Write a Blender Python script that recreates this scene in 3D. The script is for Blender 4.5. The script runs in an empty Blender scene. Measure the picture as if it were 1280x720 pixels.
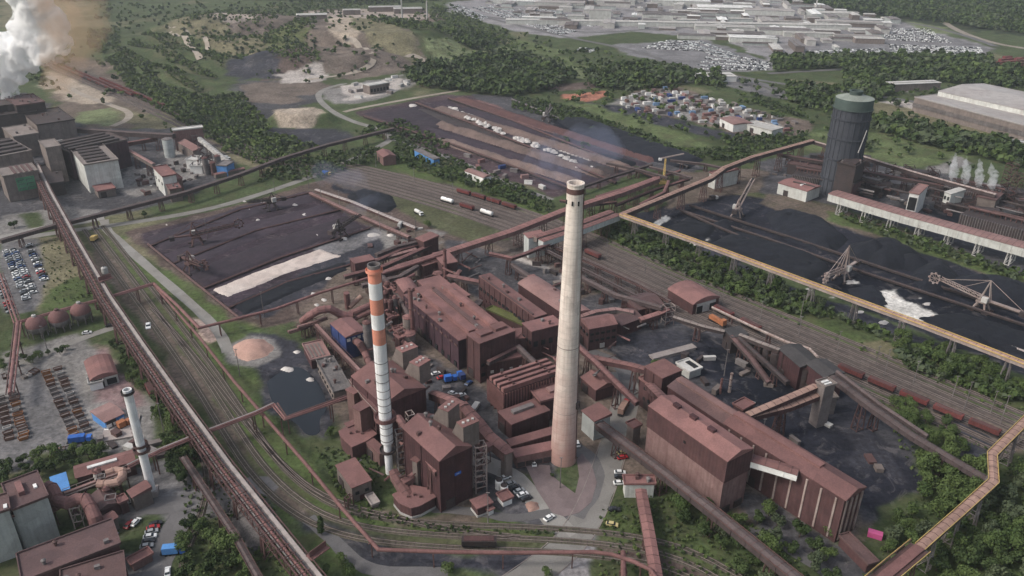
SKY_S, EXPO = .12, 0.42
import bpy, bmesh, math, random
import numpy as np
from mathutils import Vector, Matrix
random.seed(7); RNG = np.random.default_rng(7)
SC = bpy.context.scene
COL = SC.collection
R = math.radians
# ---------------- camera geometry: a drone 200 m above the plant ----------------
F, CX, CY, CAMH = 1000.0, 640.0, 360.0, 200.0
PITCH, ROLL = R(26.5), R(0.5)
fwd = Vector((0, math.cos(PITCH), -math.sin(PITCH)))
rgt0 = Vector((1, 0, 0)); up0 = rgt0.cross(fwd)
rgt = rgt0 * math.cos(ROLL) + up0 * math.sin(ROLL)
upv = rgt.cross(fwd)
CAM = Vector((0, 0, CAMH))
def G(px, py, z=0.0):
    """world point at height z that the photograph shows at px, py"""
    d = fwd + rgt * ((px - CX) / F) - upv * ((py - CY) / F)
    t = (z - CAMH) / d.z
    return Vector((d.x * t, d.y * t, z))
def PJ(p):
    d = Vector(p) - CAM
    w = d.dot(fwd)
    return CX + F * d.dot(rgt) / w, CY - F * d.dot(upv) / w
def hz(tx, ty, by):
    """height of a corner seen at tx,ty whose foot is seen at row by"""
    lo, hi = 0.0, 150.0
    for _ in range(40):
        m = (lo + hi) / 2
        g = G(tx, ty, m); g.z = 0
        if PJ(g)[1] < by: lo = m
        else: hi = m
    return (lo + hi) / 2
# ---------------- terrain ----------------
BUMPS = []
def bump(px, py, h, rx, ry, rot=0.0, flat=False):
    g = G(px, py); BUMPS.append((g.x, g.y, h, rx, ry, math.cos(rot), math.sin(rot), flat))
bump(455, 55, 26, 150, 90, -.3, True)
bump(400, 80, 14, 110, 60, .2, True)
bump(300, 35, 16, 130, 70, 0, True)
bump(330, 60, 12, 120, 40, -.3)
bump(380, 152, 9, 34, 20, 0, True)
bump(290, 85, 9, 80, 30, 0)
bump(235, 75, 12, 140, 26, -.5)
bump(265, 60, 14, 150, 22, -.5)
bump(205, 95, 8, 120, 18, -.5)
bump(560, 95, 6, 60, 20, -.3)
def gz_np(x, y):
    z = np.zeros_like(x)
    for bx, by, h, rx, ry, c, s, fl in BUMPS:
        dx, dy = x - bx, y - by
        u, v = (dx * c + dy * s) / rx, (-dx * s + dy * c) / ry
        q = u * u + v * v
        z = np.maximum(z, h * (np.clip((1.3 - q) / .8, 0, 1) ** 1.5 if fl else np.exp(-q * 1.4)))
    return z
def gz(x, y): return float(gz_np(np.array([x]), np.array([y]))[0])
def GT(px, py):
    z = 0
    for _ in range(8):
        g = G(px, py, z); z = .5 * z + .5 * gz(g.x, g.y)
    g = G(px, py, z); g.z = gz(g.x, g.y)
    return g
# ---------------- value noise (numpy) ----------------
_T = RNG.random((256, 256))
def vnoise(x, y):
    xi, yi = np.floor(x).astype(int), np.floor(y).astype(int)
    fx, fy = x - xi, y - yi
    fx, fy = fx * fx * (3 - 2 * fx), fy * fy * (3 - 2 * fy)
    a, b = _T[xi & 255, yi & 255], _T[(xi + 1) & 255, yi & 255]
    c, d = _T[xi & 255, (yi + 1) & 255], _T[(xi + 1) & 255, (yi + 1) & 255]
    return (a * (1 - fx) + b * fx) * (1 - fy) + (c * (1 - fx) + d * fx) * fy
def fbm(x, y, s, o=4):
    t, a, n = 0, 1.0, 0
    for i in range(o):
        t = t + a * (vnoise(x / s + 17.3 * i, y / s + 5.1 * i) - .5); n += a; a *= .55; s *= .5
    return t / n
# ---------------- tagging ----------------
def tag(o, label=None, cat=None, group=None, kind=None):
    if label: o['label'] = label
    if cat: o['category'] = cat
    if group: o['group'] = group
    if kind: o['kind'] = kind
    return o
def empty(name, loc, rz=0.0):
    o = bpy.data.objects.new(name, None); COL.objects.link(o)
    o.location = loc; o.rotation_euler = (0, 0, rz); o.empty_display_size = 1
    return o
def copy_tree(o, parent=None):
    c = o.copy(); COL.objects.link(c)
    if parent is not None: c.parent = parent
    for ch in list(o.children): copy_tree(ch, c)
    return c
# ---------------- materials ----------------
M = {}
def nn(nt, t, **kw):
    n = nt.nodes.new(t)
    for k, v in kw.items():
        if k.startswith('i_'):
            key = k[2:]; key = int(key) if key.isdigit() else key.replace('_', ' ')
            n.inputs[key].default_value = v
        else: setattr(n, k, v)
    return n
def rgba(c): return (c[0], c[1], c[2], 1)
def mat(name, c, c2=None, rough=.85, scale=.25, var=.22, streak=0.0, rib=0.0, ribf=4.0, metal=0.0, streakc=None, spec=.3, blend=.5, fine=1.6):
    """weathered surface: large patches of c and c2, fine mottling, vertical dirt runs, cladding ribs"""
    m = bpy.data.materials.new(name); m.use_nodes = True
    nt = m.node_tree; L = nt.links.new
    b = nt.nodes['Principled BSDF']
    b.inputs['Roughness'].default_value = rough; b.inputs['Metallic'].default_value = metal
    b.inputs['Specular IOR Level'].default_value = spec
    geo = nn(nt, 'ShaderNodeNewGeometry')
    c2 = c2 or tuple(v * .62 for v in c)
    n1 = nn(nt, 'ShaderNodeTexNoise', i_Scale=scale, i_Detail=6.0, i_Roughness=.62); L(geo.outputs['Position'], n1.inputs['Vector'])
    r1 = nn(nt, 'ShaderNodeMapRange', i_1=.5 - .28 * (1 - blend) - .06, i_2=.5 + .22, i_3=0.0, i_4=1.0); L(n1.outputs[0], r1.inputs[0])
    mx = nn(nt, 'ShaderNodeMix', data_type='RGBA'); mx.inputs[6].default_value = rgba(c); mx.inputs[7].default_value = rgba(c2)
    L(r1.outputs[0], mx.inputs[0]); out = mx.outputs[2]
    n2 = nn(nt, 'ShaderNodeTexNoise', i_Scale=fine, i_Detail=4.0, i_Roughness=.7); L(geo.outputs['Position'], n2.inputs['Vector'])
    r2 = nn(nt, 'ShaderNodeMapRange', i_1=.3, i_2=.7, i_3=1 - var, i_4=1 + var); L(n2.outputs[0], r2.inputs[0])
    mu = nn(nt, 'ShaderNodeMix', data_type='RGBA', blend_type='MULTIPLY'); mu.inputs[0].default_value = 1
    L(out, mu.inputs[6]); L(r2.outputs[0], mu.inputs[7]); out = mu.outputs[2]
    oi = nn(nt, 'ShaderNodeObjectInfo'); vo = nn(nt, 'ShaderNodeTexVoronoi', i_Scale=.22); L(geo.outputs['Position'], vo.inputs['Vector'])
    sx = nn(nt, 'ShaderNodeSeparateColor'); L(vo.outputs['Color'], sx.inputs[0])
    ro_ = nn(nt, 'ShaderNodeMapRange', i_3=.84, i_4=1.16); L(oi.outputs['Random'], ro_.inputs[0]); rv = nn(nt, 'ShaderNodeMapRange', i_3=.90, i_4=1.10); L(sx.outputs[0], rv.inputs[0])
    mo = nn(nt, 'ShaderNodeMath', operation='MULTIPLY'); L(ro_.outputs[0], mo.inputs[0]); L(rv.outputs[0], mo.inputs[1])
    m5 = nn(nt, 'ShaderNodeMix', data_type='RGBA', blend_type='MULTIPLY'); m5.inputs[0].default_value = 1; L(out, m5.inputs[6]); L(mo.outputs[0], m5.inputs[7]); out = m5.outputs[2]
    if streak or rib:
        cr = nn(nt, 'ShaderNodeVectorMath', operation='CROSS_PRODUCT'); cr.inputs[1].default_value = (0, 0, 1); L(geo.outputs['True Normal'], cr.inputs[0])
        dt = nn(nt, 'ShaderNodeVectorMath', operation='DOT_PRODUCT'); L(cr.outputs[0], dt.inputs[0]); L(geo.outputs['Position'], dt.inputs[1])
    if streak:
        sp = nn(nt, 'ShaderNodeSeparateXYZ'); L(geo.outputs['Position'], sp.inputs[0])
        cb = nn(nt, 'ShaderNodeCombineXYZ'); L(dt.outputs['Value'], cb.inputs[0])
        ms = nn(nt, 'ShaderNodeMath', operation='MULTIPLY'); ms.inputs[1].default_value = .06; L(sp.outputs[2], ms.inputs[0]); L(ms.outputs[0], cb.inputs[2])
        n3 = nn(nt, 'ShaderNodeTexNoise', i_Scale=.55, i_Detail=5.0, i_Roughness=.7); L(cb.outputs[0], n3.inputs['Vector'])
        r3 = nn(nt, 'ShaderNodeMapRange', i_1=.45, i_2=.75, i_3=0.0, i_4=streak); L(n3.outputs[0], r3.inputs[0])
        m3 = nn(nt, 'ShaderNodeMix', data_type='RGBA'); m3.inputs[7].default_value = rgba(streakc or tuple(v * .45 for v in c))
        L(r3.outputs[0], m3.inputs[0]); L(out, m3.inputs[6]); out = m3.outputs[2]
    hgt = n2.outputs[0]
    if rib:
        mm = nn(nt, 'ShaderNodeMath', operation='MULTIPLY'); mm.inputs[1].default_value = ribf; L(dt.outputs['Value'], mm.inputs[0])
        sn = nn(nt, 'ShaderNodeMath', operation='SINE'); L(mm.outputs[0], sn.inputs[0])
        ad = nn(nt, 'ShaderNodeMath', operation='MULTIPLY_ADD'); ad.inputs[1].default_value = rib; L(sn.outputs[0], ad.inputs[0]); L(n2.outputs[0], ad.inputs[2]); hgt = ad.outputs[0]
    bp = nn(nt, 'ShaderNodeBump', i_Strength=.5, i_Distance=.12); L(hgt, bp.inputs['Height']); L(bp.outputs[0], b.inputs['Normal'])
    L(out, b.inputs['Base Color'])
    M[name] = m
    return m
mat('roof_rust', (.208, .106, .099), (.118, .064, .064), var=.16, scale=.07, rough=.9)
mat('roof_rust2', (.232, .118, .108), (.150, .080, .077), var=.18, scale=.09, rough=.9)
mat('roof_dark', (.080, .052, .055), (.12, .07, .066), var=.2, scale=.08)
mat('roof_pale', (.27, .17, .16), (.20, .11, .10), var=.15, scale=.06)
mat('wall_rust', (.104, .052, .051), (.068, .036, .039), streak=.5, rib=.5, var=.15)
mat('wall_rust_pale', (.19, .115, .105), (.14, .078, .074), streak=.55, rib=.5, var=.16)
mat('wall_dark', (.080, .036, .038), (.052, .025, .029), streak=.4, rib=.5)
mat('wall_purple', (.070, .036, .046), (.045, .024, .034), streak=.4, rib=.6, ribf=2.2)
mat('wall_grey', (.42, .44, .43), (.34, .36, .35), streak=.4, rib=.3, var=.08, streakc=(.12, .11, .10))
mat('wall_white', (.52, .53, .50), (.42, .42, .40), streak=.5, rib=.3, var=.08, streakc=(.25, .20, .17))
mat('wall_taupe', (.20, .165, .15), (.14, .115, .105), streak=.6, rib=.3, var=.14)
mat('wall_blue', (.022, .045, .16), (.03, .045, .12), streak=.3, rib=.5)
mat('concrete', (.34, .30, .28), (.26, .22, .21), var=.12)
mat('brick_pale', (.25, .17, .15), (.19, .11, .10), streak=.4, var=.2)
mat('steel_rust', (.115, .062, .058), (.075, .044, .043), var=.25, rough=.7, scale=.4)
mat('steel_dark', (.040, .034, .036), (.06, .042, .040), var=.25, rough=.7)
mat('steel_grey', (.20, .185, .18), (.12, .10, .10), var=.2, rough=.65)
mat('steel_pale', (.34, .29, .27), (.24, .17, .15), var=.2, rough=.65)
mat('pipe_rust', (.21, .105, .098), (.13, .066, .064), var=.2, rough=.75, scale=.3)
mat('pipe_pink', (.36, .235, .19), (.25, .155, .13), var=.15, rough=.75, scale=.2)
mat('pipe_pale', (.36, .31, .27), (.27, .22, .19), var=.12, rough=.7, scale=.2)
mat('yellow', (.56, .40, .14), (.40, .28, .11), var=.15, rough=.6)
mat('blue', (.03, .13, .46), (.03, .10, .36), var=.1, rough=.5)
mat('blue_light', (.10, .28, .60), (.08, .22, .5), var=.1, rough=.5)
mat('orange', (.42, .16, .07), (.30, .12, .06), var=.2, rough=.6)
mat('red', (.45, .045, .05), (.32, .04, .04), var=.12, rough=.5)
mat('magenta', (.48, .10, .24), (.45, .07, .2), var=.08, rough=.5)
mat('white', (.74, .74, .72), (.62, .60, .58), var=.06, rough=.5)
mat('pale_grey', (.48, .47, .45), (.38, .36, .34), var=.12)
mat('container_grey', (.18, .155, .15), (.12, .10, .095), var=.2)
mat('container_rust', (.15, .085, .065), (.10, .055, .045), var=.25)
mat('container_orange', (.30, .13, .05), (.19, .085, .045), var=.25)
mat('wagon_rust', (.17, .050, .045), (.09, .035, .035), var=.25, scale=.5)
mat('wagon_red', (.19, .048, .046), (.12, .038, .038), var=.2, scale=.5)
mat('black', (.012, .012, .014), (.02, .02, .022), var=.2)
mat('glass', (.02, .025, .032), (.03, .035, .04), rough=.15, var=.1, spec=.6)
mat('car_white', (.72, .72, .71), (.66, .66, .65), rough=.3, var=.04, spec=.5)
mat('car_silver', (.33, .34, .35), (.28, .29, .30), rough=.3, var=.04, spec=.5)
mat('car_black', (.02, .02, .024), (.03, .03, .034), rough=.3, var=.04, spec=.5)
mat('car_blue', (.025, .06, .17), (.02, .05, .14), rough=.3, var=.04, spec=.5)
mat('car_red', (.36, .02, .025), (.30, .02, .02), rough=.3, var=.04, spec=.5)
mat('car_yellow', (.52, .43, .20), (.45, .37, .18), rough=.35, var=.04, spec=.5)
mat('coal', (.0075, .009, .0145), (.013, .0145, .021), rough=.95, var=.35, scale=.08, fine=.9)
mat('ore', (.046, .033, .043), (.032, .025, .035), rough=.95, var=.25, scale=.03, fine=.7)
mat('ore_red', (.105, .052, .048), (.07, .04, .042), rough=.95, var=.3, scale=.05)
mat('ore_pale', (.17, .12, .105), (.10, .075, .07), rough=.95, var=.35, scale=.07)
mat('sand', (.64, .56, .51), (.50, .41, .37), rough=.95, var=.18, scale=.06)
mat('sand_orange', (.42, .27, .22), (.28, .17, .14), rough=.95, var=.18, scale=.1)
mat('pale_dust', (.56, .53, .50), (.42, .38, .36), rough=.95, var=.2, scale=.2)
mat('rubble', (.17, .155, .15), (.10, .09, .09), rough=.95, var=.4, scale=.15)
mat('asphalt', (.135, .13, .132), (.105, .098, .098), rough=.9, var=.14, scale=.06)
mat('road_pale', (.25, .24, .225), (.20, .185, .17), rough=.9, var=.12, scale=.05)
mat('road_track', (.32, .28, .24), (.25, .21, .17), rough=.95, var=.15, scale=.04)
mat('paint_line', (.6, .6, .58), (.45, .45, .43), rough=.7, var=.1)
mat('bed_weedy', (.062, .060, .042), (.085, .068, .056), var=.35, scale=.12, fine=1.4)
mat('rail_steel', (.26, .22, .20), (.19, .15, .135), rough=.6, metal=.1, var=.2)
mat('wall_dusty', (.235, .155, .145), (.17, .098, .094), streak=.6, rib=.5, var=.14, streakc=(.085, .045, .045))
mat('roof_brown', (.115, .088, .085), (.078, .060, .060), var=.2, scale=.12)
mat('gallery_brown', (.085, .062, .062), (.058, .044, .046), streak=.5, rib=.4, var=.15)
mat('sleeper', (.065, .050, .046), (.045, .036, .034), var=.3, scale=.6)
mat('ballast', (.088, .070, .064), (.062, .052, .050), var=.3, scale=.3, fine=2.5)
mat('bark', (.07, .05, .04), (.05, .035, .03), var=.3)
mat('moss', (.13, .15, .045), (.09, .09, .04), var=.2, scale=.2)
mat('green_paint', (.075, .21, .12), (.065, .17, .10), var=.1)
mat('holder_blue', (.072, .078, .094), (.055, .060, .074), streak=.5, rib=.15, ribf=1.2, var=.08, streakc=(.03, .032, .04), rough=.7)
mat('holder_green', (.075, .105, .095), (.06, .082, .075), var=.1, rough=.7)
mat('holder_top', (.23, .25, .22), (.14, .16, .14), var=.2, scale=.12)
mat('chim_grey', (.80, .80, .80), (.70, .70, .70), streak=.45, streakc=(.30, .29, .29), var=.06, rough=.75)
mat('chim_orange', (.66, .25, .17), (.58, .25, .18), streak=.4, streakc=(.55, .32, .25), var=.07, rough=.75)
def conc_chimney(name, lo, hi, zmid, zr):
    m = mat(name, hi, tuple(v * .86 for v in hi), streak=.6, streakc=tuple(v * .62 for v in lo), var=.1, fine=.5, scale=.12)
    nt = m.node_tree; L = nt.links.new; b = nt.nodes['Principled BSDF']
    src = b.inputs['Base Color'].links[0].from_socket
    geo = nn(nt, 'ShaderNodeNewGeometry'); sp = nn(nt, 'ShaderNodeSeparateXYZ'); L(geo.outputs['Position'], sp.inputs[0])
    nz = nn(nt, 'ShaderNodeTexNoise', i_Scale=.12, i_Detail=5.0); L(geo.outputs['Position'], nz.inputs['Vector'])
    ma = nn(nt, 'ShaderNodeMath', operation='MULTIPLY_ADD'); ma.inputs[1].default_value = 60; L(nz.outputs[0], ma.inputs[0]); L(sp.outputs[2], ma.inputs[2])
    mr = nn(nt, 'ShaderNodeMapRange', i_1=zmid + 30 - zr, i_2=zmid + 30 + zr, i_3=.85, i_4=0.0); L(ma.outputs[0], mr.inputs[0])
    mx = nn(nt, 'ShaderNodeMix', data_type='RGBA'); mx.inputs[7].default_value = rgba(lo); L(mr.outputs[0], mx.inputs[0]); L(src, mx.inputs[6]); 
    # horizontal casting joints
    w = nn(nt, 'ShaderNodeMath', operation='MULTIPLY'); w.inputs[1].default_value = 2.6; L(sp.outputs[2], w.inputs[0])
    s = nn(nt, 'ShaderNodeMath', operation='SINE'); L(w.outputs[0], s.inputs[0])
    r = nn(nt, 'ShaderNodeMapRange', i_1=.86, i_2=1.0, i_3=1.0, i_4=.88); L(s.outputs[0], r.inputs[0])
    mu = nn(nt, 'ShaderNodeMix', data_type='RGBA', blend_type='MULTIPLY'); mu.inputs[0].default_value = 1; L(mx.outputs[2], mu.inputs[6]); L(r.outputs[0], mu.inputs[7])
    L(mu.outputs[2], b.inputs['Base Color'])
conc_chimney('chim_concrete', (.38, .20, .17), (.66, .59, .53), 30, 28)
def leafmat(name, c, c2, hue=.0):
    m = bpy.data.materials.new(name); m.use_nodes = True; nt = m.node_tree; L = nt.links.new
    b = nt.nodes['Principled BSDF']; b.inputs['Roughness'].default_value = .8; b.inputs['Specular IOR Level'].default_value = .15
    geo = nn(nt, 'ShaderNodeNewGeometry')
    n1 = nn(nt, 'ShaderNodeTexNoise', i_Scale=.09, i_Detail=5.0, i_Roughness=.75); L(geo.outputs['Position'], n1.inputs['Vector'])
    n2 = nn(nt, 'ShaderNodeMath', operation='MULTIPLY_ADD'); n2.inputs[1].default_value = .35; L(geo.outputs['Random Per Island'], n2.inputs[0]); L(n1.outputs[0], n2.inputs[2])
    oi = nn(nt, 'ShaderNodeObjectInfo'); n3 = nn(nt, 'ShaderNodeMath', operation='MULTIPLY_ADD'); n3.inputs[1].default_value = .32; L(oi.outputs['Random'], n3.inputs[0]); L(n2.outputs[0], n3.inputs[2])
    mr = nn(nt, 'ShaderNodeMapRange', i_1=.52, i_2=1.12); L(n3.outputs[0], mr.inputs[0])
    mx = nn(nt, 'ShaderNodeMix', data_type='RGBA'); mx.inputs[6].default_value = rgba(c); mx.inputs[7].default_value = rgba(c2)
    L(mr.outputs[0], mx.inputs[0]); L(mx.outputs[2], b.inputs['Base Color'])
    M[name] = m
leafmat('leaf_dark', (.032, .052, .021), (.062, .088, .032))
leafmat('leaf_mid', (.046, .074, .024), (.092, .126, .042))
leafmat('leaf_light', (.062, .095, .030), (.115, .15, .052))
leafmat('leaf_grey', (.050, .068, .040), (.088, .108, .058))
mat('coal_roof', (.058, .053, .054), (.04, .038, .04), var=.25, scale=.15)
mat('roof_taupe', (.235, .20, .185), (.16, .135, .125), var=.2, scale=.1)
mat('steel_blue', (.15, .24, .38), (.12, .19, .30), var=.1, rough=.5)
mat('roof_grey', (.36, .34, .33), (.28, .25, .24), var=.12, scale=.03)
m_ = mat('pond_water', (.006, .008, .012), (.012, .014, .018), rough=.06, var=.1, spec=.5)
# ---------------- mesh builder ----------------
class MB:
    def __init__(s): s.v = []; s.f = []; s.mi = []
    def add(s, vs, fs, mi=0):
        o = len(s.v); s.v.extend([tuple(v) for v in vs]); s.f.extend([tuple(i + o for i in f) for f in fs]); s.mi.extend([mi] * len(fs)); return s
    def box(s, c, size, rz=0.0, mi=0, ax=None):
        """box centred at c; rz about z, or ax=(X,Y,Z) unit axes"""
        c = Vector(c); hx, hy, hz_ = size[0] / 2, size[1] / 2, size[2] / 2
        if ax is None:
            X = Vector((math.cos(rz), math.sin(rz), 0)); Y = Vector((-math.sin(rz), math.cos(rz), 0)); Z = Vector((0, 0, 1))
        else: X, Y, Z = ax
        vs = [c + X * (i * hx) + Y * (j * hy) + Z * (k * hz_) for k in (-1, 1) for j in (-1, 1) for i in (-1, 1)]
        return s.add(vs, [(0, 2, 3, 1), (4, 5, 7, 6), (0, 1, 5, 4), (2, 6, 7, 3), (0, 4, 6, 2), (1, 3, 7, 5)], mi)
    def bar(s, a, b, w, h=None, mi=0):
        a, b = Vector(a), Vector(b); d = b - a
        if d.length < 1e-4: return s
        X = d.normalized(); Y = Vector((0, 0, 1)).cross(X)
        if Y.length < 1e-3: Y = Vector((0, 1, 0))
        Y.normalize(); Z = X.cross(Y)
        return s.box((a + b) / 2, (d.length, w, h or w), ax=(X, Y, Z), mi=mi)
    def prism(s, poly, z0, z1, mi=0, top=True, bot=True):
        n = len(poly)
        if sum(poly[i][0] * poly[(i + 1) % n][1] - poly[(i + 1) % n][0] * poly[i][1] for i in range(n)) < 0: poly = poly[::-1]
        vs = [(p[0], p[1], z0) for p in poly] + [(p[0], p[1], z1) for p in poly]
        fs = [(i, (i + 1) % n, n + (i + 1) % n, n + i) for i in range(n)]
        if top: fs.append(tuple(range(n, 2 * n)))
        if bot: fs.append(tuple(range(n - 1, -1, -1)))
        return s.add(vs, fs, mi)
    def tube(s, path, r, n=10, mi=0, cap=True):
        path = [Vector(p) for p in path]; m = len(path); rings = []
        rr = r if isinstance(r, (list, tuple)) else [r] * m
        for i, p in enumerate(path):
            d = (path[min(i + 1, m - 1)] - path[max(i - 1, 0)]).normalized()
            X = d.cross(Vector((0, 0, 1)))
            if X.length < .05: X = Vector((1, 0, 0))
            X.normalize(); Y = X.cross(d).normalized()
            k = 1.0
            if 0 < i < m - 1:
                a = (path[i] - path[i - 1]).normalized().dot((path[i + 1] - path[i]).normalized()); k = 1 / max(.55, math.sqrt(max(0, (1 + a) / 2)))
            rings.append([p + (X * math.cos(t) * k + Y * math.sin(t)) * rr[i] for t in [2 * math.pi * j / n for j in range(n)]])
        vs = [v for g in rings for v in g]; fs = []
        for i in range(m - 1):
            for j in range(n):
                a, b = i * n + j, i * n + (j + 1) % n
                fs.append((a, a + n, b + n, b))
        if cap: fs.append(tuple(range(n))); fs.append(tuple(range(m * n - 1, (m - 1) * n - 1, -1)))
        return s.add(vs, fs, mi)
    def lathe(s, c, prof, n=32, mi=0, capb=True, capt=False):
        """prof: list of (r, z)"""
        vs = [(c[0] + r * math.cos(2 * math.pi * j / n), c[1] + r * math.sin(2 * math.pi * j / n), c[2] + z) for r, z in prof for j in range(n)]
        fs = [(i * n + j, i * n + (j + 1) % n, (i + 1) * n + (j + 1) % n, (i + 1) * n + j) for i in range(len(prof) - 1) for j in range(n)]
        if capb: fs.append(tuple(range(n - 1, -1, -1)))
        if capt: fs.append(tuple(range((len(prof) - 1) * n, len(prof) * n)))
        return s.add(vs, fs, mi)
    def build(s, name, m, parent=None, smooth=False, origin=None):
        me = bpy.data.meshes.new(name)
        vs = s.v
        if origin is not None: vs = [(v[0] - origin[0], v[1] - origin[1], v[2] - origin[2]) for v in vs]
        me.from_pydata(vs, [], s.f)
        ms = m if isinstance(m, (list, tuple)) else [m]
        for k in ms: me.materials.append(M[k] if isinstance(k, str) else k)
        if len(ms) > 1: me.polygons.foreach_set('material_index', s.mi)
        if smooth: me.polygons.foreach_set('use_smooth', [True] * len(s.f))
        me.update()
        o = bpy.data.objects.new(name, me); COL.objects.link(o)
        if parent is not None: o.parent = parent
        if origin is not None and parent is None: o.location = origin
        return o
def rect(A, B, C, z):
    """rectangle at height z from three picture corners: edge A-B and a point C on the far side"""
    a, b, c = G(*A, z), G(*B, z), G(*C, z)
    u = (b - a).normalized(); n = Vector((-u.y, u.x, 0)); w = (c - b).dot(n)
    return [a, b, b + n * w, a + n * w]
def inset(q, d):
    c = sum(q, Vector()) / len(q)
    return [p + (p - c).normalized() * d for p in q]
def lerp(a, b, t): return a + (b - a) * t
def qpt(q, u, v): return lerp(lerp(q[0], q[1], u), lerp(q[3], q[2], u), v)
# ---------------- generic hall ----------------
def hall(name, label, A, B, C, z, cat='industrial building', wall='wall_rust', roof='roof_rust', style='flat', rise=2.0, base=0.0,
         skylights=(), windows=None, doors=1, ribs=0, parapet=True, group=None, band=None, dark_band=None, vents=0, q=None, plinth=None):
    q = q or rect(A, B, C, z)
    org = sum(q, Vector()) / 4; org.z = base
    t = empty(name, org); tag(t, label, cat, group)
    loc = [p - org for p in q]; H = z - base
    e1, e2 = loc[1] - loc[0], loc[3] - loc[0]; L1, L2 = e1.length, e2.length
    w = MB()
    zr = H
    if band:                                     # lower, paler storey and projecting upper storey
        hb = H * band[0]
        w.prism([p for p in loc], 0, hb, top=False)
        up = MB(); up.prism(inset(loc, .5), hb, zr); up.build('upper_wall', band[1], t)
    else: w.prism(loc, 0, zr)
    if ribs:
        for k in range(4):
            a, b = loc[k], loc[(k + 1) % 4]; d = b - a; n = max(2, int(d.length / ribs)); ang = math.atan2(d.y, d.x)
            for i in range(n + 1):
                p = lerp(a, b, i / n); w.box((p.x, p.y, H * .49), (.45, .5, H * .98), ang)
    w.build('wall', wall, t)
    if plinth: MB().prism(inset(loc, .35), 0, plinth).build('plinth', 'pale_grey', t)
    r = MB()
    ov = inset(loc, .6)
    if style == 'flat':
        r.prism(ov, zr + .003, zr + .45)
        if parapet:
            for k in range(4):
                a, b = ov[k], ov[(k + 1) % 4]; r.bar((a.x, a.y, zr + .75), (b.x, b.y, zr + .75), .35, .6)
    elif style in ('gable', 'gable2', 'arch'):
        # ridge runs along the longer edge for gable, along the shorter for gable2
        if (L1 >= L2) == (style != 'gable2'): P = [ov[0], ov[1], ov[2], ov[3]]
        else: P = [ov[1], ov[2], ov[3], ov[0]]
        prof = [(0, 0), (.5, rise), (1, 0)] if style != 'arch' else [(0, 0), (.12, rise * .5), (.3, rise * .86), (.5, rise), (.7, rise * .86), (.88, rise * .5), (1, 0)]
        va = [lerp(P[0], P[3], u) + Vector((0, 0, 0)) for u, _ in prof]; vb = [lerp(P[1], P[2], u) for u, _ in prof]; n = len(prof)
        vs = [(p.x, p.y, zr + .3 + h) for p, (_, h) in zip(va, prof)] + [(p.x, p.y, zr + .3 + h) for p, (_, h) in zip(vb, prof)]
        vs += [(p.x, p.y, zr + .003) for p in va] + [(p.x, p.y, zr + .003) for p in vb]
        fs = [(i, n + i, n + i + 1, i + 1) for i in range(n - 1)] + [tuple(range(n)) + tuple(range(3 * n - 1, 2 * n - 1, -1)), tuple(range(2 * n - 1, n - 1, -1)) + tuple(range(3 * n, 4 * n))]
        fs += [(0, 2 * n, 3 * n, n), (n - 1, 2 * n - 1, 4 * n - 1, 3 * n - 1)]
        r.add(vs, fs)
    elif style == 'mono':
        vs = [(p.x, p.y, zr + .003) for p in ov] + [(ov[0].x, ov[0].y, zr + .35), (ov[1].x, ov[1].y, zr + .35), (ov[2].x, ov[2].y, zr + rise), (ov[3].x, ov[3].y, zr + rise)]
        r.add(vs, [(3, 2, 1, 0), (4, 5, 6, 7), (0, 1, 5, 4), (1, 2, 6, 5), (2, 3, 7, 6), (3, 0, 4, 7)])
    # roof sheet joints and small kit
    ro = r.build('roof', roof, t)
    rzz = zr + .45
    def roofz(u, v):
        if style in ('gable', 'arch', 'gable2'):
            s = v if ((L1 >= L2) == (style != 'gable2')) else u
            return zr + .3 + rise * (1 - abs(2 * s - 1)) + (.1 if style == 'arch' else 0)
        if style == 'mono': return zr + .35 + rise * v
        return rzz
    for (u0, v0, u1, v1, h, mt, nm) in skylights:
        c = qpt(loc, (u0 + u1) / 2, (v0 + v1) / 2); zz = max(roofz(u0, v0), roofz(u1, v1), roofz((u0 + u1) / 2, (v0 + v1) / 2))
        zlow = min(roofz(u0, v0), roofz(u1, v1)); ang = math.atan2(e1.y, e1.x)
        mb = MB(); mb.box((c.x, c.y, (zlow - .2 + zz + h) / 2), (L1 * abs(u1 - u0), L2 * abs(v1 - v0), zz + h - zlow + .2), ang)
        mb.build(nm, mt, t)
    for i in range(vents):
        u, v = random.uniform(.08, .92), random.uniform(.1, .9); c = qpt(loc, u, v); zz = roofz(u, v)
        mb = MB()
        if i % 2: mb.box((c.x, c.y, zz + .5), (1.6, 1.2, 1.4), math.atan2(e1.y, e1.x))
        else: mb.lathe((c.x, c.y, zz - .3), [(.5, 0), (.5, 1.6), (.8, 1.7), (.8, 2.1), (.1, 2.5)], 10)
        mb.build('roof_vent', 'steel_grey' if i % 3 else 'steel_rust', t)
    if windows:                                  # (sides, rows, n, colour)
        for wi, (side, zf, n, ww, wh, mt) in enumerate(windows):
            a, b = loc[side], loc[(side + 1) % 4]; d = (b - a); nrm = Vector((d.y, -d.x, 0)).normalized()
            c0 = sum(loc, Vector()) / 4
            if nrm.dot((a + b) / 2 - c0) < 0: nrm = -nrm
            ang = math.atan2(d.y, d.x)
            for i in range(n):
                p = lerp(a, b, (i + .5) / n) + nrm * (.12 + .06 * wi)
                mb = MB(); mb.box((p.x, p.y, H * zf), (ww, .5, wh), ang); mb.build('window', mt, t)
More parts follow.
